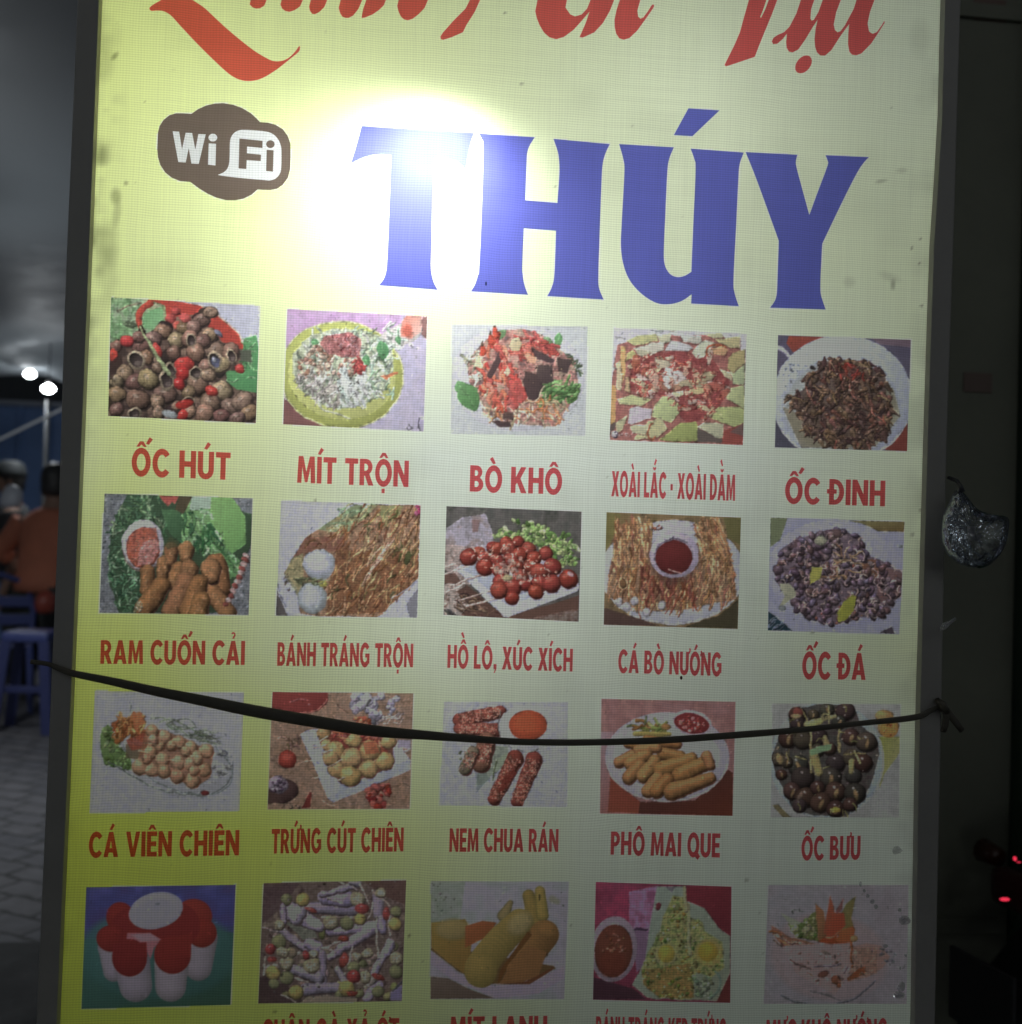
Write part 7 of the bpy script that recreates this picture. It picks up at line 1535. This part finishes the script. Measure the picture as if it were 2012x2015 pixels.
mb = empty('parked_motorbike', (1.12, 0.42, 0), 'dark motorbike parked right of the sign with red tail light', 'motorbike')
mb.rotation_euler.z = R_(-78)
qt = next(q for q in (at(2004, 1768, 0.1 + 0.01 * i) for i in range(200)) if q.z < 0.635)
mb.location = Vector((qt.x, qt.y, 0)) - Matrix.Rotation(R_(-78), 4, 'Z') @ Vector((-0.01, -0.845, 0))
m_blk = pbr('bike_black', (.012, .012, .013), .6, 0, spec=.2)
m_tyre = pbr('tyre_rubber', (.015, .015, .015), .8, 0, 40, .3)
m_chrome = pbr('chrome', (.35, .35, .35), .3, 1.0)
def bpart(name, bm, mat, sm=True, parent=None): return obj(name, mesh_of(bm, name, sm), mat, parent or mb)
def wheel(y):
    bm = bmesh.new()
    P = [(0, y + .27 * math.cos(t), .28 + .27 * math.sin(t)) for t in np.linspace(0, 2 * math.pi, 33)]
    tube(bm, P, .042, 10, 1.0, False); bmesh.ops.remove_doubles(bm, verts=bm.verts, dist=.0005)
    wv = bpart('wheel', bm, m_tyre)
    bm = bmesh.new(); tube(bm, [(-.06, y, .28), (.06, y, .28)], .05, 14)
    for k in range(7):
        t = k * 2 * math.pi / 7; tube(bm, [(0, y, .28), (0, y + .23 * math.cos(t), .28 + .23 * math.sin(t))], .009, 6)
    bpart('rim', bm, m_chrome, True, wv)
wheel(.62); wheel(-.62)
bm = bmesh.new(); tube(bm, [(0, -.78, .66), (0, -.5, .72), (0, -.1, .66), (0, .15, .48), (0, .35, .5), (0, .47, .82)], [.05, .11, .13, .10, .10, .08], 14, .9); bpart('body', bm, m_blk)
bm = bmesh.new(); tube(bm, [(0, -.72, .76), (0, -.45, .81), (0, -.12, .79), (0, .06, .73)], [.06, .11, .12, .07], 14, .45); bpart('saddle', bm, pbr('saddle_vinyl', (.02, .02, .02), .5))
bm = bmesh.new(); box(bm, (-.085, -.84, .60), (.085, -.79, .665), .02); tl_ = bpart('tail_light', bm, pbr('tail_red', (.05, .004, .006), .3, 0))
bpy.context.view_layer.update()
m_glint = pbr('tail_glint', (.3, .01, .02), .3, 0, emit=(1, .04, .09), estr=.9)  # self-glowing red blobs put in as glints, not lit lamps
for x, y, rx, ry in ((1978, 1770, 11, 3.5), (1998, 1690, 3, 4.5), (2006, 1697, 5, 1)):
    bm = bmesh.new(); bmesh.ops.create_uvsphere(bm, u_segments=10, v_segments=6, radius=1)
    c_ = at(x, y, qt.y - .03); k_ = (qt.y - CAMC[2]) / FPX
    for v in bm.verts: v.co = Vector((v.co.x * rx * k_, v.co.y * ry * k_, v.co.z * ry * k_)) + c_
    o_ = bpart('tail_glint', bm, m_glint, True, tl_); o_.matrix_parent_inverse = tl_.matrix_world.inverted()
for s in (-1, 1):
    bm = bmesh.new(); tube(bm, [(s * .11, -.79, .665), (s * .15, -.79, .668)], [.016, .022], 10); bpart('turn_signal', bm, pbr('amber', (.05, .015, .005), .3))
    bm = bmesh.new(); tube(bm, [(s * .10, -.5, .34), (s * .10, -.62, .30), (s * .09, .2, .28)], .03, 10); bpart('exhaust' if s > 0 else 'side_rail', bm, m_chrome)
bm = bmesh.new(); tube(bm, [(-.33, .34, .98), (-.1, .47, .96), (.1, .47, .96), (.33, .34, .98)], .014, 8); bpart('handlebar', bm, m_blk)
bm = bmesh.new(); lathe(bm, [(.02, -.05), (.08, -.03), (.085, .03), (.03, .06)], 16, (0, .5, .86)); bpart('headlight', bm, m_chrome)
bm = bmesh.new(); tube(bm, [(0, .46, .86), (0, .62, .28)], .03, 10); bpart('fork', bm, m_chrome)
bm = bmesh.new(); tube(bm, [(0, -.72, .62), (0, -.88, .46), (0, -.93, .38)], [.06, .07, .06], 12, .4); bpart('mudguard', bm, m_blk)
bm = bmesh.new(); box(bm, (-.07, -.93, .42), (.07, -.922, .54), .002); bpart('plate', bm, pbr('plate_dark', (.03, .03, .03), .6), False)
